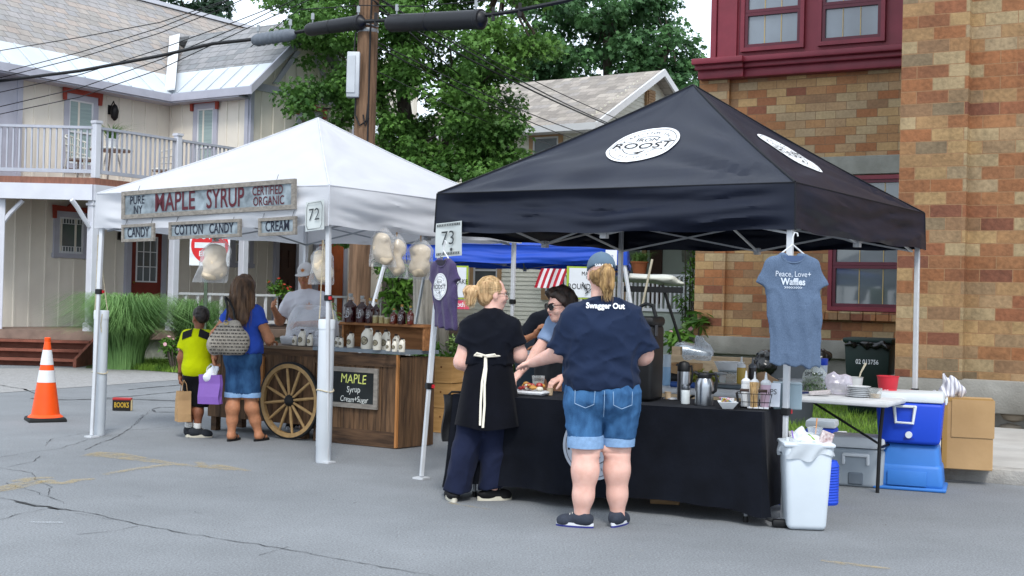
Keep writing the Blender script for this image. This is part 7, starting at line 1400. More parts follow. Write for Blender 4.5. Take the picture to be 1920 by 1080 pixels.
def carafe(px,py,r,h,label,tall):
    t=thing('coffee_carafe',label,'carafe',ont(px,py),TY,'steel carafes on the black table'); mb=MB()
    mb.lathe([(.001,0),(r,0),(r*1.02,.01),(r*1.02,h*.55),(r*.98,h*.68),(r*.72,h*.8),(r*.7,h*.82)] if not tall else [(.001,0),(r,0),(r,h*.68),(r*.95,h*.72)],(0,0,0),28); mb.build('body',STEEL,t)
    mb=MB(); z=h*(.80 if not tall else .70); mb.lathe([(r*.76,z),(r*.8,z+.01),(r*.8,z+h*.1),(r*.62,z+h*.16),(.001,z+h*.17)] if not tall else [(r*1.0,z),(r*1.02,z+.01),(r*1.0,z+h*.14),(r*.7,z+h*.22),(r*.3,z+h*.24),(.001,z+h*.25)],(0,0,0),24)
    mb.tube([(-r*.6,0,z+h*.1),(-r*1.15,0,z+h*.16),(-r*1.2,0,z+h*.13)],r*.2,8); mb.build('lid',BLKP,t)
    mb=MB(); mb.tube([(r*.5,-r*.3,z+h*.12),(r*1.3,-r*.4,z+h*.14),(r*1.5,-r*.4,z-h*.02),(r*1.35,-r*.4,h*.45),(r*1.0,-r*.3,h*.38)],r*.17,8); mb.build('handle',BLKP,t)
carafe(1281,751,.046,.30,'taller narrow steel carafe with black lid, left of the two',True); carafe(1320,760,.062,.235,'shorter round steel carafe right of the sugar shaker',False)
t=thing('sugar_shaker','glass sugar shaker with steel lid in front of the carafes','shaker',ont(1285,757)); mb=MB(); mb.lathe([(.001,0),(.03,0),(.031,.01),(.03,.095),(.027,.1)],(0,0,0),18); mb.build('sugar',M('sugar_white','#bfc6c8',.4,.05,40,spec=.6),t); mb=MB(); mb.lathe([(.03,.098),(.031,.1),(.031,.125),(.02,.135),(.001,.136)],(0,0,0),18); mb.build('lid',STEEL,t)
t=thing('sugar_bowl','square white dish of coloured sugar packets','dish',ont(1364,766),TY+.3); mb=MB(); 
V=[];
for z,r in ((0,.032),(.0,.034),(.045,.066),(.048,.066),(.045,.062),(.008,.03)): V+=[(r,r,z),(-r,r,z),(-r,-r,z),(r,-r,z)]
mb.add(V,[(3,2,1,0)]+[(i*4+j,i*4+(j+1)%4,i*4+4+(j+1)%4,i*4+4+j) for i in range(5) for j in range(4)]+[(20,21,22,23)]); mb.build('dish',M('china_white','#cdd0d2',.25),t,smooth=0)
mb=MB()
for i in range(16): mb.mat(i%4); mb.box((random.uniform(-.035,.035),random.uniform(-.035,.035),.045+random.uniform(0,.018)),(.05,.003,.03),rz=random.uniform(0,3),rx=random.uniform(-1,1))
mb.build('sugar_packets',[M('packet_pink','#c78aa0'),M('packet_white','#cfcfcf'),M('packet_yellow','#c9b35c'),M('packet_blue','#8fb0c8')],t,smooth=0)
WIRE=M('wire_black','#1a1a1c',.5,.1,20,metal=.4)
bk=thing('wire_basket','black wire basket with wooden grips holding bottles and stirrers','basket',ont(1417,768)+Vector((0,.06,0)),TY+.15); mb=MB(); q=lambda z,w,d:[(-w,-d,z),(w,-d,z),(w,d,z),(-w,d,z)]
for z,w,d in ((.0,.10,.065),(.05,.11,.073),(.105,.118,.08)): mb.tube(q(z,w,d),.0028,5,closed=True)
for i in range(7):
    a=-1+i/3; 
    for s in (-1,1): mb.tube([(a*.10,s*.065,0),(a*.118,s*.08,.105)],.0016,4); mb.tube([(s*.10,a*.065,0),(s*.118,a*.08,.105)],.0016,4)
    mb.tube([(a*.1,-.065,0),(a*.1,.065,0)],.0016,4)
mb.build('cage',WIRE,bk)
for s in (-1,1): mb=MB(); mb.tube([(s*.085,-.08,.105),(s*.085,-.08,.125),(s*.04,-.08,.125)],.003,5); mb.tube([(s*.09,-.08,.128),(s*.03,-.08,.128)],.010,8); mb.build('grip',M('grip_wood','#3a2a24',.7),bk)
mb=MB(); mb.box((.03,-.02,.012),(.14,.09,.008)); mb.build('napkins',M('napkin','#c6cad0'),bk)
def bl_(px,py,Y): return at(px,py,Y)
BKP=bk.location
def inb(dx,dy,dz=.012): return BKP+TX*dx+TN*dy+Vector((0,0,dz))
def squeeze(P,h,r,body,tip,label,grp='squeeze bottles on the stall'):
    t=thing('squeeze_bottle',label,'bottle',P,TY,grp); mb=MB(); mb.lathe([(.001,0),(r*.95,0),(r,.008),(r,h*.62),(r*.9,h*.66)],(0,0,0),16); mb.build('bottle',body,t); mb=MB(); mb.lathe([(r*.98,h*.65),(r,h*.66),(r,h*.72),(r*.7,h*.77),(r*.3,h*.8),(r*.14,h),(.001,h)],(0,0,0),16); mb.build('nozzle',tip,t)
WPL_=M('plastic_white','#d0d2d4',.4,.04); squeeze(inb(-.065,.03),.24,.033,M('sauce_milk','#c4c6c8',.4),WPL_,'white squeeze bottle in the wire basket, leftmost'); squeeze(inb(-.01,.05),.235,.03,M('sauce_milk','#c4c6c8'),WPL_,'white squeeze bottle behind the wooden stirrers'); squeeze(inb(.07,.03),.235,.036,M('sauce_pink','#b59aa8',.4),WPL_,'pink squeeze bottle in the wire basket, rightmost')
t=thing('stirrers','bundle of thin wooden stirrers standing in the wire basket','stirrers',inb(.005,-.035)); mb=MB()
for i in range(46): a=random.uniform(0,6.28);r=.026*random.random()**.5; mb.box((r*math.cos(a),r*math.sin(a),.085),(.004,.0022,.17),rz=random.uniform(0,3),rx=random.gauss(0,.05),ry=random.gauss(0,.07))
mb.build('sticks',M('stick_wood','#b99a6c',.8,.2,60),t,smooth=0)
t=thing('menu_card','folded white card with black writing behind the stirrers','card',inb(.105,.0,.02),TY); mb=MB(); mb.box((0,.02,.08),(.13,.003,.16),rx=-.15); mb.build('card',M('card_white','#c9cdd6'),t,smooth=0); mb=MB(); lettering(mb,'TIPS',lambda x,y:Vector((x,-.0+.004+.15*(y+.0),.10+y)),.05); mb.build('lettering',INK,t,smooth=0)
t=thing('cash_box','pale grey-blue metal box on the right end of the black table','box',ont(1474,768)+Vector((.02,.07,0)),TY+.25); mb=MB(); mb.rbox((0,0,.085),(.19,.13,.17),.006,1); mb.build('body',M('box_pale','#93a5ae',.5,.1,6,dirt=.2),t); mb=MB(); mb.rbox((0,0,.175),(.192,.132,.012),.004,1); mb.build('lid',M('box_pale2','#a3b1b8'),t)
t=thing('waffle_plate','paper tray of waffles with strawberries and cream beside the blonde woman','plate of food',ont(995,742)+Vector((0,.1,0)),TY); mb=MB(); mb.rbox((0,0,.015),(.26,.18,.03),.01,1,tp=(1.1,1.1)); mb.build('tray',M('paper_white','#c9ccd0'),t)
for nm,cm,nn in (('waffle',M('waffle','#b98948',.8,.2,30),6),('strawberry',M('berry','#a02420',.4,.2,30),8),('cream',M('cream','#d2cdbd',.6),5)):
    for i in range(nn): mb=MB(); r=random.uniform(.016,.03); mb.lathe([(.001,-r*.6),(r*.8,-r*.3),(r,0),(r*.7,r*.5),(.001,r*.7)],(random.uniform(-.09,.09),random.uniform(-.06,.06),.045+random.uniform(0,.03)),8); mb.build(nm,cm,t)
t=thing('parfait_cup','clear layered dessert cup behind the waffle tray','cup',ont(1005,738)+Vector((.02,.22,0))); mb=MB()
for i,(a,b,m) in enumerate(((0,.03,0),(.03,.055,1),(.055,.08,0),(.08,.1,1))): mb.mat(m); mb.lathe([(.035+a*.1,a),(.035+b*.1,b)],(0,0,0),16,cap=True)
mb.build('filling',[M('cream','#d2cdbd'),M('choc','#2b1712')],t); mb=MB(); mb.lathe([(.037,0),(.05,.12)],(0,0,0),16,cap=False); mb.build('cup',GLC,t)
for px,py,l in ((1031,741,'small tan paper cup left of the grey-capped woman'),(1252,748,'small tan paper cup right of the black drinks box')):
    t=thing('paper_cup',l,'cup',ont(px,py),0,'small paper cups on the black table'); mb=MB(); mb.lathe([(.001,0),(.02,0),(.025,.05),(.027,.052),(.024,.05),(.018,.008)],(0,0,0),14); mb.build('cup',M('cup_tan','#b59f83'),t)
t=tag(MB().push(Matrix.Translation(ont(1266,748))@Matrix.Rotation(.4,4,'Z')).box((0,0,.004),(.14,.1,.008)).build('napkin',M('napkin','#c6cad0'),smooth=0),'white paper napkin lying beside the black drinks box','napkin')
t=tag(MB().push(Matrix.Translation(gp(1247,944))@Matrix.Rotation(-.2,4,'Z')).rbox((0,0,.022),(.21,.09,.044),.004,1).build('wood_block',M('kraft_wood','#9a7d5c',.8,.15,8)),'tan wood block on the road under the black tablecloth','wood block')
t=thing('insulated_bag','black insulated bag hanging at the left end of the table','bag',at(862,740,9.32),.15); mb=MB(); mb.grid(lambda u,v:((u-.5)*.24+.01*math.sin(v*6),-.06-.012*math.sin(u*9+v*4),-.34*v),10,12); mb.grid(lambda u,v:((u-.5)*.24+.01*math.sin(v*6),.02,-.34*v),10,12); 
for s in (0,1): mb.grid(lambda u,v:((s-.5)*.24+.01*math.sin(v*6),-.06+.08*u-(.012*math.sin(s*9+v*4))*(1-u),-.34*v),3,12)
mb.build('bag_body',M('bag_black','#101114',.55,.2,6,.5,18),t); mb=MB(); mb.tube([(-.09,-.05,0),(-.06,0,.02),(.06,0,.02),(.09,-.05,0)],.008,6); mb.build('handle',BLKP,t)
# ---------------------------------------------------------------- t-shirts on hangers
def tee(name,label,P,rz,w,h,mat,inner,lean=0,sl=.2,neck=1,taper=.95):
    t=thing(name,label,'t-shirt',P,rz); hw=w/2
    P_=[('c',(-hw*.55,0,-.13),(lean*.5-hw*.6*taper,0,-h*.55),.11*w/.45,.11*w/.45,(1,.2,1)),('c',(hw*.55,0,-.13),(lean*.5+hw*.6*taper,0,-h*.55),.11*w/.45,.11*w/.45,(1,.2,1)),('c',(0,0,-.15),(lean*.5,0,-h*.55),.14*w/.45,.14*w/.45,(1,.2,1)),
        ('c',(lean*.5-hw*.58*taper,0,-h*.5),(lean-hw*.58*taper,0,-h+.02),.11*w/.45,.11*w/.45,(1,.2,1)),('c',(lean*.5+hw*.58*taper,0,-h*.5),(lean+hw*.58*taper,0,-h+.02),.11*w/.45,.11*w/.45,(1,.2,1)),('c',(lean*.5,0,-h*.5),(lean,0,-h+.02),.13*w/.45,.13*w/.45,(1,.2,1)),
        ('c',(-hw*.35,0,-.045),(-hw*.85,0,-.09),.03,.035,(1,.5,1)),('c',(hw*.35,0,-.045),(hw*.85,0,-.09),.03,.035,(1,.5,1))]
    body=dict(p=P_,k=.03,cuts=[((lean,0,-h),(-.06,0,-1))]); G=[body]
    for s in (-1,1): G.append(dict(p=[('c',(s*hw*.8,0,-.10),(s*(hw+sl*.20),.01,-.10-sl),.05,.075*w/.45,(1,.4,1))],cuts=[((s*(hw+sl*.2),0,-.08-sl),(s*.35,0,-1))]))
    wr=folds(.012,11,11,5,3)
    V,Q=solid(G,.0075,.03,lambda X,Y,Z:wr(X,Y,Z)*.6+.007*np.sin((X+Z*.18)*62+4*vnoise(X*3,Y,Z*2))*np.clip((-Z-.15)*2.5,0,1),cut=None)
    m=V[:,2]; nk=(np.abs(V[:,0])<.075*neck)&(m>-.07*neck-.0)
    o=arr_mesh('shirt',V,Q,mat,t)
    mb=MB(); mb.tube([(.075*neck*math.cos(a),-.018,-.035-.045*neck*math.sin(a)) for a in [math.pi*i/12 for i in range(13)]],.009,6); mb.build('collar',mat,o)
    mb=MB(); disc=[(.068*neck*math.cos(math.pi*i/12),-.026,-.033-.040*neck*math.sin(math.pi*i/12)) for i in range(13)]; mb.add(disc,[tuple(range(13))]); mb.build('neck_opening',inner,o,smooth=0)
    mb=MB(); mb.tube([(-hw*.7,0,-.055),(0,0,.04),(hw*.7,0,-.055)],.006,6); mb.tube([(0,0,.04),(0,0,.09),(.012,0,.12),(.03,0,.115),(.034,0,.095)],.005,6); mb.build('hanger',M('hanger_white','#cfd1d4',.4),t)
    return t,o,project_y(V,Q)
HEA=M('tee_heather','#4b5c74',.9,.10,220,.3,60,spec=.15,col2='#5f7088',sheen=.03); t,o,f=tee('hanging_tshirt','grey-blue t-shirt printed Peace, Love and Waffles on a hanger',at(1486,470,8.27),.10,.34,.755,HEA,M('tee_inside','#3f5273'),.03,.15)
mb=MB(); 
for tx_,z,s,b in (('Peace, Love+',-.155,.052,0),('Waffles',-.205,.062,.03),('>>>>>>>>',-.243,.03,.015)): lettering(mb,tx_,lambda x,y:Vector((x-.0,f(x,z+y)-.006,z+y)),s,bold=b,sx=.86,sub=1)
mb.build('lettering',M('print_pale','#c3ccd8',.8),o,smooth=0)
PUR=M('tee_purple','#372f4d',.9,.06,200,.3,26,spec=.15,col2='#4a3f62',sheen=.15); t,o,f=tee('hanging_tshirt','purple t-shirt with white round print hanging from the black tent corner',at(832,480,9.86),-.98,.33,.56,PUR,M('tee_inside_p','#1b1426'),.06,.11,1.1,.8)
mb=MB(); F_=lambda e:(lambda x,y:Vector((x+.01,f(x+.01,y-.24)-e,y-.24))); roundel(mb,F_(.007),.105,F_(.010)); mb.build('badge',[BADGE,INK],o,smooth=0)
# ================================================================ BACK TABLE AND KITCHEN THINGS
e1=gp(1664,756,.73); e0=gp(1500,748,.73); bd=(e1-e0); bd.z=0; bd.normalize(); bd=Vector((.857,-.515,0)); bn_=Vector((-bd.y,bd.x,0)); BY=math.atan2(bd.y,bd.x); BL_=2.55; B0=Vector((e1.x,e1.y,0))-bd*BL_
t=thing('folding_table','long white plastic folding table with black legs behind the stall','table',B0,BY); mb=MB(); mb.rbox((BL_/2,.37,.715),(BL_,.74,.045),.018,2); mb.build('table_top',M('table_white','#c4c6c8',.5),t)
for x,dx in ((.3,-.1),(BL_-.16,.02)):
    for y in (.30,.67): mb=MB(); mb.tube([(x+.05,y,.69),(x+.03,y,.45),(x+dx,y,.0)],.015,8); mb.build('leg',BLKP,t)
    mb=MB(); mb.tube([(x+.02,.30,.35),(x+.02,.67,.35)],.011,6); mb.tube([(x,.37,.38),(x-(.55 if x>1 else -.55),.37,.68)],.011,6); mb.build('brace',BLKP,t)
def onb(px,py,z=.74): return gp(px,py,z)
def simple(name,label,cat,P,rz,parts,group=None):
    t=thing(name,label,cat,P,rz,group)
    for nm,mt,fn,sm in parts: mb=MB(); fn(mb); mb.build(nm,mt,t,smooth=sm)
    return t
BKT=M('bucket_red','#c02a38',.45,.06); t=simple('bucket','small red bucket with white marks at the end of the white table','bucket',onb(1669,742)+Vector((0,.07,0)),BY,[('body',BKT,lambda m:(m.lathe([(.001,0),(.064,0),(.074,.06),(.076,.062),(.086,.15),(.09,.15),(.09,.158),(.082,.158),(.07,.02)],(0,0,0),24,1,1)),40)])
mb=MB(); lettering(mb,'1BE',lambda x,y:Vector((x,-.0745-.10*.035+x*x*6,.035+y)),.034); mb.build('lettering',M('print_white','#dfe3e8'),t,smooth=0)
simple('plate_stack','stack of white paper plates on the white table','plates',onb(1616,746)+Vector((0,.1,0)),BY,[('plates',M('plate_white','#cfd2d5',.4),lambda m:[m.lathe([(.06,.0+.014*i),(.092,.012+.014*i),(.094,.016+.014*i),(.06,.005+.014*i)],(.003*(i%2),0,0),24) for i in range(6)],40)])
simple('food_tub','white tub with a wooden spoon behind the plates','tub',onb(1618,741)+Vector((0,.26,0)),BY,[('tub',M('tub_white','#bfc2c2',.4,.06),lambda m:m.lathe([(.001,0),(.055,0),(.07,.13),(.074,.132),(.066,.13),(.05,.02)],(0,0,0),20),40),('spoon',M('spoon_cream','#c4bda6'),lambda m:m.tube([(.02,0,.05),(.05,0,.17),(.09,0,.25)],[.006,.007,.011],6),40)])
simple('deli_cup','clear deli cup with tan dip beside the red bucket','cup',onb(1644,747)+Vector((0,.05,0)),BY,[('cup',GLC,lambda m:m.lathe([(.045,0),(.055,.075),(.058,.077)],(0,0,0),18,cap=False),40),('dip',M('dip_tan','#a58c68'),lambda m:m.lathe([(.001,.0),(.043,.002),(.048,.03),(.001,.032)],(0,0,0),18),40)])
CRUM=film('crumple_film','#cfcad8',.5,.2)
def crumple(name,label,P,pr,mat,h=.012,am=.02,cat='plastic bag',f=16):
    t=thing(name,label,cat,P); V,Q=solid([dict(p=pr,k=.05)],h,.03,lambda X,Y,Z:am*(np.abs(vnoise(X*f,Y*f,Z*f))+.5*np.abs(vnoise(X*f*2.2,Y*f*2.2,Z*f*2.2)))-am*.5,cut=[((0,0,.003),(0,0,-1))]); arr_mesh('film',V,Q,mat,t,smooth=False); return t
crumple('plastic_bag','crumpled clear plastic bag beside the bag of greens',onb(1578,742)+Vector((0,.1,0)),[('e',(0,0,.075),(.1,.07,.085)),('e',(-.05,0,.13),(.05,.04,.05)),('e',(.07,.02,.11),(.05,.04,.05))],CRUM)
t=thing('salad_bag','clear bag of green spinach leaves with blue cap behind','salad bag',onb(1532,738)+Vector((0,.1,0)),.05); cs=[(random.uniform(-.07,.07),random.uniform(-.03,.03),random.uniform(.03,.13)) for _ in range(14)]; leaf_cloud('spinach',cs,[.035]*14,420,.045,leafmat('spinach','#3c5f33','#7a9a62'),t,'leaf',.2,.9); V,Q=solid([dict(p=[('e',(0,0,.09),(.105,.055,.1)),('e',(0,0,.16),(.085,.03,.06))],k=.05)],.012,.02,lambda X,Y,Z:.008*vnoise(X*20,Y*20,Z*20),cut=[((0,0,.004),(0,0,-1))]); o=arr_mesh('bag',V,Q,film('salad_film','#c8d0cc',.28,.1),t); f=project_y(V,Q); mb=MB(); lettering(mb,'SPINACH',lambda x,y:Vector((x-.015,f(x-.015,.155+y)-.004,.155+y)),.045,sx=.8); mb.build('lettering',INK,t,smooth=0)
simple('food_tub','blue-lidded tub behind the bag of spinach','tub',onb(1556,733)+Vector((0,.35,0)),BY,[('lid',M('lid_blue','#1f3fae',.4),lambda m:m.lathe([(.062,.2),(.066,.205),(.066,.26),(.001,.262)],(0,0,0),20),40),('tub',M('tub_pale','#a9b3c2',.4),lambda m:m.lathe([(.001,0),(.055,0),(.062,.2)],(0,0,0),20),40)])
simple('paper_tray','tilted white paper food tray in front of the spinach bag','tray',onb(1537,742)+Vector((0,.0,0)),BY+.3,[('tray',M('paper_check','#bcb5b5',.8,.2,90),lambda m:m.rbox((0,0,.025),(.15,.09,.03),.004,1,ry=-.12,tp=(1.15,1.2)),0)])
simple('tongs','dark blue tongs lying left of the paper tray','tongs',onb(1517,741),BY,[('arms',M('tong_blue','#1c2a5e',.4),lambda m:(m.tube([(-.08,0,.01),(0,.01,.02),(.08,0,.012)],.007,6),m.tube([(-.08,.03,.01),(0,.025,.02),(.08,.005,.012)],.007,6)),40)])
simple('mixing_bowl','grey metal bowl left of the spinach bag','bowl',onb(1490,740)+Vector((0,.16,0)),0,[('bowl',ALUG,lambda m:m.lathe([(.001,0),(.05,0),(.085,.05),(.098,.115),(.102,.117),(.09,.11)],(0,0,0),22),40)])
simple('cutting_board','pale wooden board with handle hole behind the pink bottle','board',onb(1455,733)+Vector((0,.3,0)),BY,[('board',M('board_wood','#a8896a',.7,.15,6),lambda m:m.prism([(-.14,0,0),(.14,0,0),(.13,0,.05),(.02,0,.10),(-.04,0,.14),(-.10,0,.13),(-.14,0,.08)],(0,0,0),(0,.02,0)),0)])
simple('spray_bottle','pale blue spray bottle right of the black drinks box','bottle',onb(1252,724)+Vector((0,.1,0)),BY,[('bottle',M('spray_blue','#7c9cb8',.3,.1,4),lambda m:m.lathe([(.001,0),(.034,0),(.036,.01),(.036,.15),(.034,.16)],(0,0,0),18),40),('top',M('spray_clear','#aab6c0',.3),lambda m:m.lathe([(.036,.16),(.036,.26),(.034,.265),(.001,.266)],(0,0,0),18),40)])
simple('roll_towel','dark blue roll of wrap lying beside the spray bottle','roll',onb(1262,726),BY,[('roll',M('roll_blue','#26457e',.5),lambda m:m.cyl((-.02,0,.025),(.18,.03,.025),.025),40)])
simple('tool_bag','black rolled tool bag lying on the white table','bag',onb(1256,722)+Vector((0,.25,0)),BY,[('roll',BLKP,lambda m:m.tube([(-.12,0,.05),(0,.01,.055),(.14,0,.05)],[.04,.05,.035],10),50)])
simple('carton','open tan cardboard carton on the white table beside the carafes','carton',onb(1290,722)+Vector((0,.2,0)),BY,[('box',M('card_tan','#a5845f',.85,.12),lambda m:(m.box((0,.1,.09),(.24,.01,.18)),m.box((-.12,0,.09),(.01,.2,.18)),m.box((.12,0,.09),(.01,.2,.18)),m.box((0,-.1,.08),(.24,.01,.16))),0)])
crumple('plastic_bag','clear plastic sheet standing up out of the carton',onb(1318,706,.74)+Vector((0,.22,.14)),[('c',(.05,0,0),(.0,0,.2),.05,.04,(1,.3,1)),('c',(.0,0,.2),(.1,0,.1),.04,.05,(1,.3,1)),('c',(-.12,0,.05),(0,0,.08),.06,.06,(1,.4,1))],film('sheet_film','#b4bcc4',.55,.2),.012,.02)
t=thing('lettuce','yellow-green lettuce leaves behind the carafes','lettuce',onb(1318,725)+Vector((0,.1,0))); cs=[(random.uniform(-.1,.1),random.uniform(-.04,.04),random.uniform(.04,.10)) for _ in range(10)]; leaf_cloud('leaves',cs,[.04]*10,160,.07,leafmat('lettuce_leaf','#7d8a1e','#a3ab4a'),t,'leaf',.2,.8)
CLT=film('tub_clear','#aab4ba',.55,.2)
for px,py,w,h,l in ((1337,722,.22,.09,'wide clear tub with grey lid left of the wash basin'),(1374,719,.17,.10,'clear tub with pale lid under the white wash basin')): simple('storage_tub',l,'tub',onb(px,py)+Vector((0,.12,0)),BY,[('tub',CLT,lambda m:m.rbox((0,0,h/2),(w,.16,h),.015,2,tp=(1.06,1.06)),40),('lid',M('lid_grey','#8e979d',.4),lambda m:m.rbox((0,0,h+.008),(w*1.1,.18,.016),.006,1),40)],'clear tubs on the white table')
simple('baking_tray','dark steel baking tray under the clear tubs','tray',onb(1352,727),BY,[('tray',M('tray_steel','#5e666b',.4,.1,6,metal=.6),lambda m:m.rbox((0,0,.02),(.46,.2,.035),.008,1),40)])
simple('wash_basin','white plastic basin tilted on top of the clear tubs','basin',onb(1371,719)+Vector((0,.14,.115)),BY,[('basin',M('plastic_white','#d0d2d4'),lambda m:m.lathe([(.001,0),(.1,0),(.135,.07),(.142,.072),(.13,.068),(.095,.01)],(0,0,0),24),40)])
squeeze(onb(1390,727)+Vector((0,.02,0)),.265,.038,M('sauce_yellow','#a98c3a',.35,.1),WPL_,'yellow sauce squeeze bottle behind the wire basket'); squeeze(onb(1411,727)+Vector((0,.02,0)),.26,.036,M('sauce_black','#1c1a20',.35,.1),M('nozzle_smoke','#5d6066',.4),'black sauce squeeze bottle behind the wire basket')
# ---------------------------------------------------------------- coolers, boxes, bins
def cooler(name,label,P,rz,w,d,h,body,lid,lidh,extra=None,tp=1.08,cat='cooler'):
    t=thing(name,label,cat,P,rz,'coolers by the white table'); mb=MB(); mb.rbox((0,0,(h-lidh)/2),(w,d,h-lidh),.03,3,tp=(tp,tp)); mb.build('body',body,t); mb=MB(); mb.rbox((0,0,h-lidh/2+.003),(w*tp*1.01,d*tp*1.01,lidh),.018,2,tp=(.97,.97)); mb.build('lid',lid,t)
    if extra: extra(t)
    return t
BLU=M('cooler_blue','#1b45c0',.45,.06,3,spec=.4); WHL=M('cooler_white','#ccd2d6',.45,.05,3); TUBB=M('tub_blue','#3a78c6',.45,.07,3,spec=.4,transl=.12); GRY=M('cooler_grey','#929ba3',.5,.07,4); LGY=M('lid_lightgrey','#c9ced2',.5,.06,4)
tubr=-.36; tp_=gp(1724,921); 
t=thing('storage_bin','light blue plastic bin turned upside down under the blue cooler','bin',tp_+Vector((0,.22,0)),tubr); mb=MB(); mb.rbox((0,0,.19),(.50,.42,.36),.045,3,tp=(.86,.86)); mb.rbox((0,0,.115),(.52,.44,.20),.04,3,tp=(.93,.93)); mb.rbox((0,0,.016),(.56,.48,.028),.012,2); mb.build('body',TUBB,t)
mb=MB(); mb.rbox((-.02,-.232,.10),(.30,.012,.12),.005,2); mb.build('grip_panel',TUBB,t)
def cex(t):
    mb=MB(); z=.245; y=-.205
    for pts in ([(-.115,y,.30),(-.115,y-.03,.30),(-.10,y-.035,.17),(.03,y-.035,.17),(.045,y-.03,.30),(.045,y,.30)],): mb.tube(pts,.014,8)
    mb.rbox((-.035,y-.02,.30),(.18,.03,.02),.005,1); mb.build('handle',WHL,t); mb=MB(); mb.rbox((.0,y+.012,.07),(.10,.02,.09),.008,1); mb.build('drain_recess',M('cooler_blue_dark','#1536a0',.45),t); mb=MB(); mb.lathe([(.001,.03),(.026,.03),(.028,.01),(.02,0)],(.0,y,.075),14,ax=(0,-1,0)); mb.build('drain_plug',WHL,t)
    for y2 in (-.08,.12): mb=MB(); mb.rbox((.272,y2,.34),(.016,.03,.05),.005,1); mb.build('latch',WHL,t)
cooler('cooler','blue cooler with white lid on top of the upturned bin',tp_+Vector((-.02,.2,.372)),tubr,.47,.40,.405,BLU,WHL,.075,cex,1.1)
def gex(t):
    mb=MB(); mb.rbox((-.0,-.185,.26),(.21,.05,.03),.012,2); 
    for s in (-1,1): mb.rbox((s*.095,-.185,.225),(.025,.045,.09),.01,2)
    mb.build('handle',LGY,t); mb=MB(); mb.rbox((0,-.182,.07),(.12,.02,.10),.01,1); mb.build('drain_recess',M('cooler_grey_dark','#626b74',.5),t); mb=MB(); mb.rbox((.23,-.04,.33),(.015,.035,.05),.005,1); mb.build('latch',WHL,t)
cooler('cooler','grey cooler with pale lid on the road under the white table',gp(1619,914)+Vector((0,.18,0)),-.36,.43,.36,.40,GRY,LGY,.09,gex,1.04)
cooler('cooler','small blue cooler with white lid behind the white bin',gp(1548,856)+Vector((0,.16,0)),-.36,.27,.30,.34,BLU,WHL,.07,None,1.06)
simple('spray_bottle','white trigger spray head standing behind the grey cooler','bottle',gp(1585,868)+Vector((0,.1,0)),0,[('bottle',WPL_,lambda m:m.lathe([(.001,0),(.04,0),(.042,.16),(.015,.21),(.014,.24)],(0,0,0),16),40),('trigger',WPL_,lambda m:(m.rbox((-.01,0,.265),(.09,.03,.04),.008,1),m.tube([(-.03,0,.25),(-.04,0,.2)],.008,6)),40)])
KR=M('cardboard','#a8875d',.85,.08,3,.15,30,col2='#b39268'); TAPE=M('box_tape','#9c7a45',.35,.06)
def cbox(label,P,rz,w,d,h):
    t=thing('cardboard_box',label,'box',P,rz,'cardboard boxes beside the coolers'); mb=MB(); mb.rbox((0,0,h/2),(w,d,h),.006,1); mb.build('box',KR,t); mb=MB(); mb.box((0,-d/2-.002,h*.98),(w*.98,.003,.03)); mb.box((-w/2+.02,-d/2-.0025,h/2),(.04,.003,h*.99)); mb.build('tape',TAPE,t,smooth=0); mb=MB(); mb.box((.04,-d/2-.005,h*.72),(w*.84,.006,h*.53)); mb.build('flap',KR,t,smooth=0)
    mb=MB(); lettering(mb,'UP',lambda x,y:Vector((w/2+.002,.02+x,h*.5+y)),.05); mb.build('lettering',M('print_green','#6f7f4a'),t,smooth=0)
cp=gp(1824,884,.12)+Vector((0,.155,0)); cbox('upright cardboard box nearest the kerb, with folded flap',Vector((cp.x,cp.y,.127)),-.30,.40,.24,.59); cbox('cardboard box half hidden behind the blue cooler, under the cloth',Vector((cp.x-.36,cp.y+.12,.127)),-.30,.30,.3,.55)
t=thing('dish_towel','grey and white striped cloth crumpled on the cardboard box','cloth',Vector((cp.x-.17,cp.y+.03,.705))); V,Q=solid([dict(p=[('e',(-.06,0,.03),(.11,.09,.035)),('c',(0,0,.05),(.06,.0,.14),.06,.05,(1,.7,1)),('c',(.06,0,.14),(.12,0,.06),.05,.05,(1,.7,1)),('c',(0,0,.1),(-.02,0,.2),.05,.012,(1,.5,1))],k=.04)],.009,.03,lambda X,Y,Z:.018*vnoise(X*16,Y*16,Z*12)+.006*np.sin(X*90+Z*40),cut=[((0,0,.002),(0,0,-1))])
tm=bpy.data.materials.new('towel_stripe'); tm.use_nodes=True; n_=tm.node_tree; tcn=n_.nodes.new('ShaderNodeTexCoord'); wv=n_.nodes.new('ShaderNodeTexWave'); wv.inputs['Scale'].default_value=9; wv.inputs['Distortion'].default_value=3; wv.inputs['Detail'].default_value=1; cr_=n_.nodes.new('ShaderNodeValToRGB'); cr_.color_ramp.elements[0].color=(.6,.6,.64,1); cr_.color_ramp.elements[1].color=(.30,.30,.36,1); cr_.color_ramp.elements[0].position=.55; cr_.color_ramp.elements[1].position=.75; n_.links.new(tcn.outputs['Object'],wv.inputs['Vector']); n_.links.new(wv.outputs['Color'],cr_.inputs[0]); n_.links.new(cr_.outputs[0],n_.nodes['Principled BSDF'].inputs['Base Color']); n_.nodes['Principled BSDF'].inputs['Roughness'].default_value=.9
arr_mesh('towel',V,Q,tm,t)
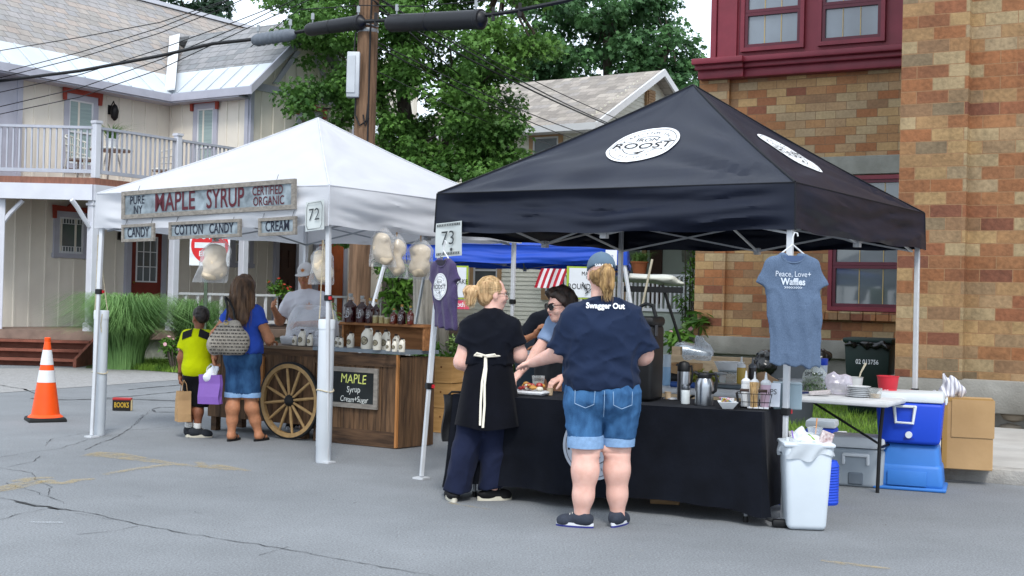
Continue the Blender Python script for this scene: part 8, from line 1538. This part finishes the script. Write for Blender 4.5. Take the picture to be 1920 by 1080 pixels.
# white rubbish bin
t=thing('rubbish_bin','white plastic rubbish bin with overflowing liner beside the tent leg','rubbish bin',gp(1514,995)+Vector((0,.10,0)),-.05); BINW=M('bin_white','#c2cbd3',.45,.05,4,dirt=.10); mb=MB(); mb.rbox((0,0,.28),(.25,.23,.555),.035,4,tp=(1.24,1.2)); mb.build('body',BINW,t)
mb=MB(); mb.rbox((0,0,.555),(.335,.30,.028),.013,2); mb.build('rim',BINW,t); 
LIN=M('liner_white','#cbd2d8',.4,.06,6,transl=.3); mb=MB()
def ln_(u,v):
    a=u*6.283; c,s_=math.cos(a),math.sin(a); k=(abs(c)**3.5+abs(s_)**3.5)**(-1/3.5); w=.165+.012*math.sin(a*9+v*3)*v+.006*math.sin(a*23)*v+.004; d=.147+.012*math.sin(a*9+v*3)*v+.004; z=.585-.02*math.cos(v*3)-.13*v-.02*math.sin(a*3+1)*v-.012*math.sin(a*7)*v
    return (w*k*c,d*k*s_,z)
mb.grid(ln_,72,8); mb.grid(lambda u,v:tuple(Vector(ln_(u,0))*(1-.5*v)+Vector((0,0,.28*v))),72,3); mb.build('liner',LIN,t,smooth=60)
BP=t.location
crumple('trash','crumpled napkins and paper heaped in the white bin',BP+Vector((0,0,.52)),[('e',(-.07,0,.03),(.07,.08,.05)),('e',(.05,0,.04),(.08,.08,.05)),('e',(0,-.02,.06),(.05,.05,.05)),('e',(-.03,.0,.09),(.03,.03,.05))],M('trash_paper','#c3c8cb',.8,.12,12),.011,.025,'rubbish',26)
simple('plastic_cup','clear plastic cup tipped in the white bin with purple straw','cup',BP+Vector((-.085,-.03,.565)),0,[('cup',GLC,lambda m:m.lathe([(.03,-.03),(.045,.05),(.047,.052)],(0,0,0),18,ax=(.3,-.6,1),cap=False),40),('straw',M('straw_purple','#8a5fc0'),lambda m:m.tube([(0,0,0),(-.02,-.02,.075)],.004,6),40)])
simple('plastic_cup','clear ribbed plastic cup upright in the white bin with orange straw','cup',BP+Vector((.055,-.01,.57)),0,[('cup',film('cup_clear2','#c4cccc',.45,.1),lambda m:m.lathe([(.035,-.02),(.04,.05),(.045,.052),(.043,.06),(.05,.085),(.053,.09)],(0,0,0),20,cap=False),40),('straw',M('straw_orange','#c98a55'),lambda m:m.tube([(.0,0,-.02),(.012,0,.15)],.004,6),40)])
simple('food_carton','red-checked paper carton poking out of the white bin','carton',BP+Vector((.115,-.06,.565)),.3,[('paper',M('check_red','#b98a88',.8,.5,50,col2='#d0c8c8'),lambda m:m.rbox((0,0,.02),(.09,.02,.11),.004,1,ry=.35),0)])
mb=MB(); mb.tube([(-.0,-.06,.62),(.03,-.07,.59),(.055,-.08,.57)],[.006,.009,.004],6); o=mb.build('leek_scrap',M('leek','#7f9a4a',.6)); o.location=BP; tag(o,'green stalk scrap lying on the paper in the white bin','food scrap')
mb=MB(); mb.rbox((0,0,.03),(.10,.06,.05),.012,2); mb.tube([(-.06,0,.05),(-.09,-.0,.055),(-.05,-.0,.04)],.008,6); o=mb.build('bin_pedal',BLKP,t); o.location=(-.16,-.02,0)
simple('water_jug','tall ribbed bright blue jug behind the white bin','jug',gp(1555,950)+Vector((0,.13,0)),0,[('body',BLU,lambda m:m.lathe([(.001,0),(.09,0),(.095,.01)]+[(q,.02+.02*i+e) for i in range(14) for q,e in ((.098,0),(.094,.012))]+[(.08,.32),(.001,.33)],(0,0,0),22),30)])
t=simple('bucket','white tub with red print standing behind the white bin','bucket',gp(1567,906)+Vector((0,.1,0)),0,[('tub',WPL_,lambda m:m.lathe([(.001,0),(.05,0),(.058,.17),(.062,.172),(.062,.18),(.001,.18)],(0,0,0),20),40)]); 
for tx_,z in (('SCAL',.12),('OUT',.07)): mb=MB(); lettering(mb,tx_,lambda x,y:Vector((x,-.062-.0+x*x*8,z+y)),.035,bold=.02); mb.build('lettering',M('print_red','#b02a2c'),t,smooth=0)
simple('blue_bowl','dark blue rounded basin under the right end of the tablecloth','basin',gp(1462,946)+Vector((0,.1,0)),0,[('basin',M('basin_blue','#16309a',.4),lambda m:m.lathe([(.001,0),(.11,0),(.12,.02),(.10,.09),(.05,.12),(.001,.125)],(0,0,0),24),40)])
def wheelie(label,P,rz,col,num,liner=True,sc=1):
    t=thing('wheelie_bin',label,'wheelie bin',P,rz,'wheelie bins at the back'); m=M('bin'+str(col),col,.5,.12,6,.1,40); mb=MB(); mb.rbox((0,0,.52),(.46*sc,.52,.92),.03,2,tp=(1.22,1.2)); mb.build('body',m,t); mb=MB(); mb.rbox((0,.0,1.02),(.60*sc,.66,.06),.02,2); mb.tube([(-.24*sc,.36,.98),(.24*sc,.36,.98)],.018,8); mb.build('lid',m,t)
    for s in (-1,1): mb=MB(); mb.cyl((s*.2,.24,.1),(s*.26,.24,.1),.1); mb.build('wheel',BLKP,t)
    if num: mb=MB(); lettering(mb,num,lambda x,y:Vector((x,-.305+.055*(.74-y-.70)*0-.0,.74+y)),.085,bold=.01,sx=.8); mb.build('lettering',M('print_white','#dfe3e8'),t,smooth=0)
    if liner:
        lo=solid([dict(p=[('e',(0,-.02,.99),(.33*sc,.36,.035)),('c',(-.26*sc,-.32,.96),(.26*sc,-.32,.95),.03,.03)],k=.05)],.015,.03,lambda X,Y,Z:.03*vnoise(X*12,Y*12,Z*9)+.012*np.sin(X*45+Z*20)); arr_mesh('bin_liner',*lo,M('liner_black','#0b0c0e',.25,.3,8,.3,20,spec=.6),t,smooth=True)
    return t
P=gp(1640,786); wheelie('dark green wheelie bin numbered 02 013756 with black liner',P+Vector((0,.25,0)),-.42,'#0e2420','02 013756',True,1.05)
t=thing('rubbish_bin','round grey bin overhung by a shiny black bin bag behind the white table','rubbish bin',gp(1480,802)+Vector((.0,.2,0))); mb=MB(); mb.lathe([(.001,0),(.30,0),(.36,.85),(.38,.86)],(0,0,0),26); mb.build('body',M('bin_slate','#3a3f45',.6,.1),t)
lo=solid([dict(p=[('c',(-.28,-.05,.72),(.30,-.05,.76),.16,.15,(1,1.6,1)),('c',(-.30,-.1,.84),(.36,-.1,.86),.07,.06,(1,2.5,1)),('e',(.34,0,.86),(.2,.2,.09))],k=.07)],.014,.04,lambda X,Y,Z:.03*np.abs(vnoise(X*13,Y*13,Z*11))+.012*vnoise(X*30,Y*30,Z*30)); arr_mesh('bin_liner',*lo,M('liner_black','#0b0c0e'),t)
wheelie('slate blue wheelie bin under the blue tent behind the white pole',at(1000,690,18.6)*Vector((1,1,0)) if False else Vector((at(1000,690,18.8).x,18.8,0)),.1,'#333f4d',None,False)
# ================================================================ UNDER THE BLUE TENT AND BEHIND
def hang(name,label,cat,x0,y0,x1,y1,d,build,group=None):
    a=at(x0,y0,d); b=at(x1,y1,d); t=thing(name,label,cat,(a+b)/2,0,group); build(t,b.x-a.x,a.z-b.z); return t
FL_R=M('flag_red','#a82233',.8,.08); FL_W=M('flag_white','#cfcfd2',.8,.04)
def flag(t,w,h):
    for i in range(9):
        mb=MB(); mb.grid(lambda u,v:(-.5*w+w*(i+v)/9-.25*w*(u)*1.0+.12*w,.03*math.sin((i+v)*1.3),h/2-h*u+.04*h*math.sin(u*3)),8,2); mb.build('stripe',FL_R if i%2==0 else FL_W,t,smooth=60)
hang('flag','flag of red and white stripes hanging from the blue tent','flag',1009,503,1058,541,16.3,flag)
LIME=M('banner_lime','#93a83a',.8,.05); BANW=M('banner_white','#c9cdd2',.8,.03); SIGNPK=M('sign_pink','#c0415c',.7,.05); SALM=BANW
def banner(lines,pink=None):
    def b(t,w,h):
        mb=MB(); mb.grid(lambda u,v:((u-.5)*w,.02*math.sin(u*4),(.5-v)*h),8,8); mb.build('border_sheet',LIME,t); mb=MB(); k=.88; mb.grid(lambda u,v:((u-.5)*w*k,-.006+.02*math.sin((.5+(u-.5)*k)*4),(.5-v)*h*.9),8,8); mb.build('white_panel',BANW,t)
        for tx_,y,s in lines: mb=MB(); lettering(mb,tx_,lambda x,yy:Vector((x,-.012+.02*math.sin((x/w+.5)*4),y*h+yy)),s*h,sx=.8); mb.build('lettering',INK,t,smooth=0)
        mb=MB(); mb.tube([(-.12*w,-.012,.02*h),(.02*w,-.012,-.3*h)],.008,4); mb.tube([(.2*w,-.012,-.05*h),(-.05*w,-.012,-.34*h)],.006,4); mb.build('oar_drawing',INK,t)
    return b
hang('banner','lime-edged banner ending in LAKE behind the purple t-shirt','banner',815,497,877,561,16.4,banner([('ROUND LAKE',.02,.2)]),'lime-edged banners on the blue tent')
hang('banner','lime-edged banner reading MAKE IT ROUND LAKE beside the striped flag','banner',1063,499,1140,562,16.2,banner([('MAKE',.28,.18),('IT',.16,.14),('ROUND LAKE',-.12,.24)]),'lime-edged banners on the blue tent')
def pink(t,w,h):
    mb=MB(); mb.box((0,0,0),(w,.01,h)); mb.build('sheet',SIGNPK,t,smooth=0); mb=MB(); lettering(mb,'Info Booth',lambda x,y:Vector((x+.04*w,-.007,y)),h*.75,bold=.01,sx=.86); mb.build('lettering',M('print_white','#dfe3e8'),t,smooth=0)
hang('banner','pink sign ending in Booth below the LAKE banner','sign',812,562,880,580,16.4,pink)
t=thing('folding_table','grey-topped table under the blue tent beside the leaning person','table',(.30,12.3,0),-.2); mb=MB(); mb.rbox((0,0,.92),(.9,.55,.04),.012,1); mb.build('table_top',ALUG,t)
for sx in (-1,1):
    for sy in (-1,1): mb=MB(); mb.tube([(sx*.4,sy*.22,.9),(sx*.42,sy*.25,0)],.014,6); mb.build('leg',BLKP,t)
# golf cart
gc=thing('golf_cart','golf cart with long white roof and silver bonnet beyond the stalls','golf cart',Vector((at(1180,690,19.8).x,19.8,0)),-.12); mb=MB(); 
V,Q=solid([dict(p=[('c',(-.8,0,1.84),(.6,0,1.80),.1,.09,(1,5.2,.75)),('c',(.5,0,1.79),(.78,0,1.74),.09,.06,(1,4.6,.6))],k=.1)],.03,.03); arr_mesh('roof',V,Q,M('roof_cream','#c3c6bc',.4,.04),gc)
for sy in (-1,1): mb=MB(); mb.tube([(.48,sy*.40,1.72),(.78,sy*.42,.85)],.022,8); mb.build('strut',BLKP,gc); mb=MB(); mb.tube([(-.7,sy*.40,1.75),(-.75,sy*.42,.7)],.022,8); mb.build('strut',BLKP,gc)
mb=MB(); mb.box((.35,-.44,1.64),(.9,.03,.09)); mb.build('side_rail',BLKP,gc,smooth=0); mb=MB(); mb.rbox((0,0,.46),(2.1,1.0,.3),.06,3); mb.build('body',M('cart_green','#2c3a35',.4),gc)
mb=MB(); mb.rbox((.98,0,.66),(.62,1.0,.30),.13,4,ry=.18); mb.build('bonnet',M('silver_paint','#8e969e',.25,.06,3,metal=.6),gc); mb=MB(); mb.rbox((-.3,0,.78),(.55,.9,.14),.04,2); mb.rbox((-.55,0,1.05),(.12,.9,.45),.04,2); mb.build('seat',M('seat_grey','#4a4d50',.7),gc)
for sx in (-.7,.8):
    for sy in (-.5,.42): mb=MB(); mb.cyl((sx,sy,.23),(sx,sy+.12,.23),.23,n=20); mb.build('wheel',TYRE,gc)
mb=MB(); a=at(1223,486,19.2); b=Vector((at(1168,690,19.2).x,19.2,0)); mb.tube([b,a],.018,6); tag(mb.build('marker_pole',M('pole_cream','#b9b19c',.6)),'thin pale pole leaning in front of the white cart roof','pole')
for f in (big_woman,blonde_woman,blue_woman,boy,vendor,sunglasses_woman,leaning_person): f()
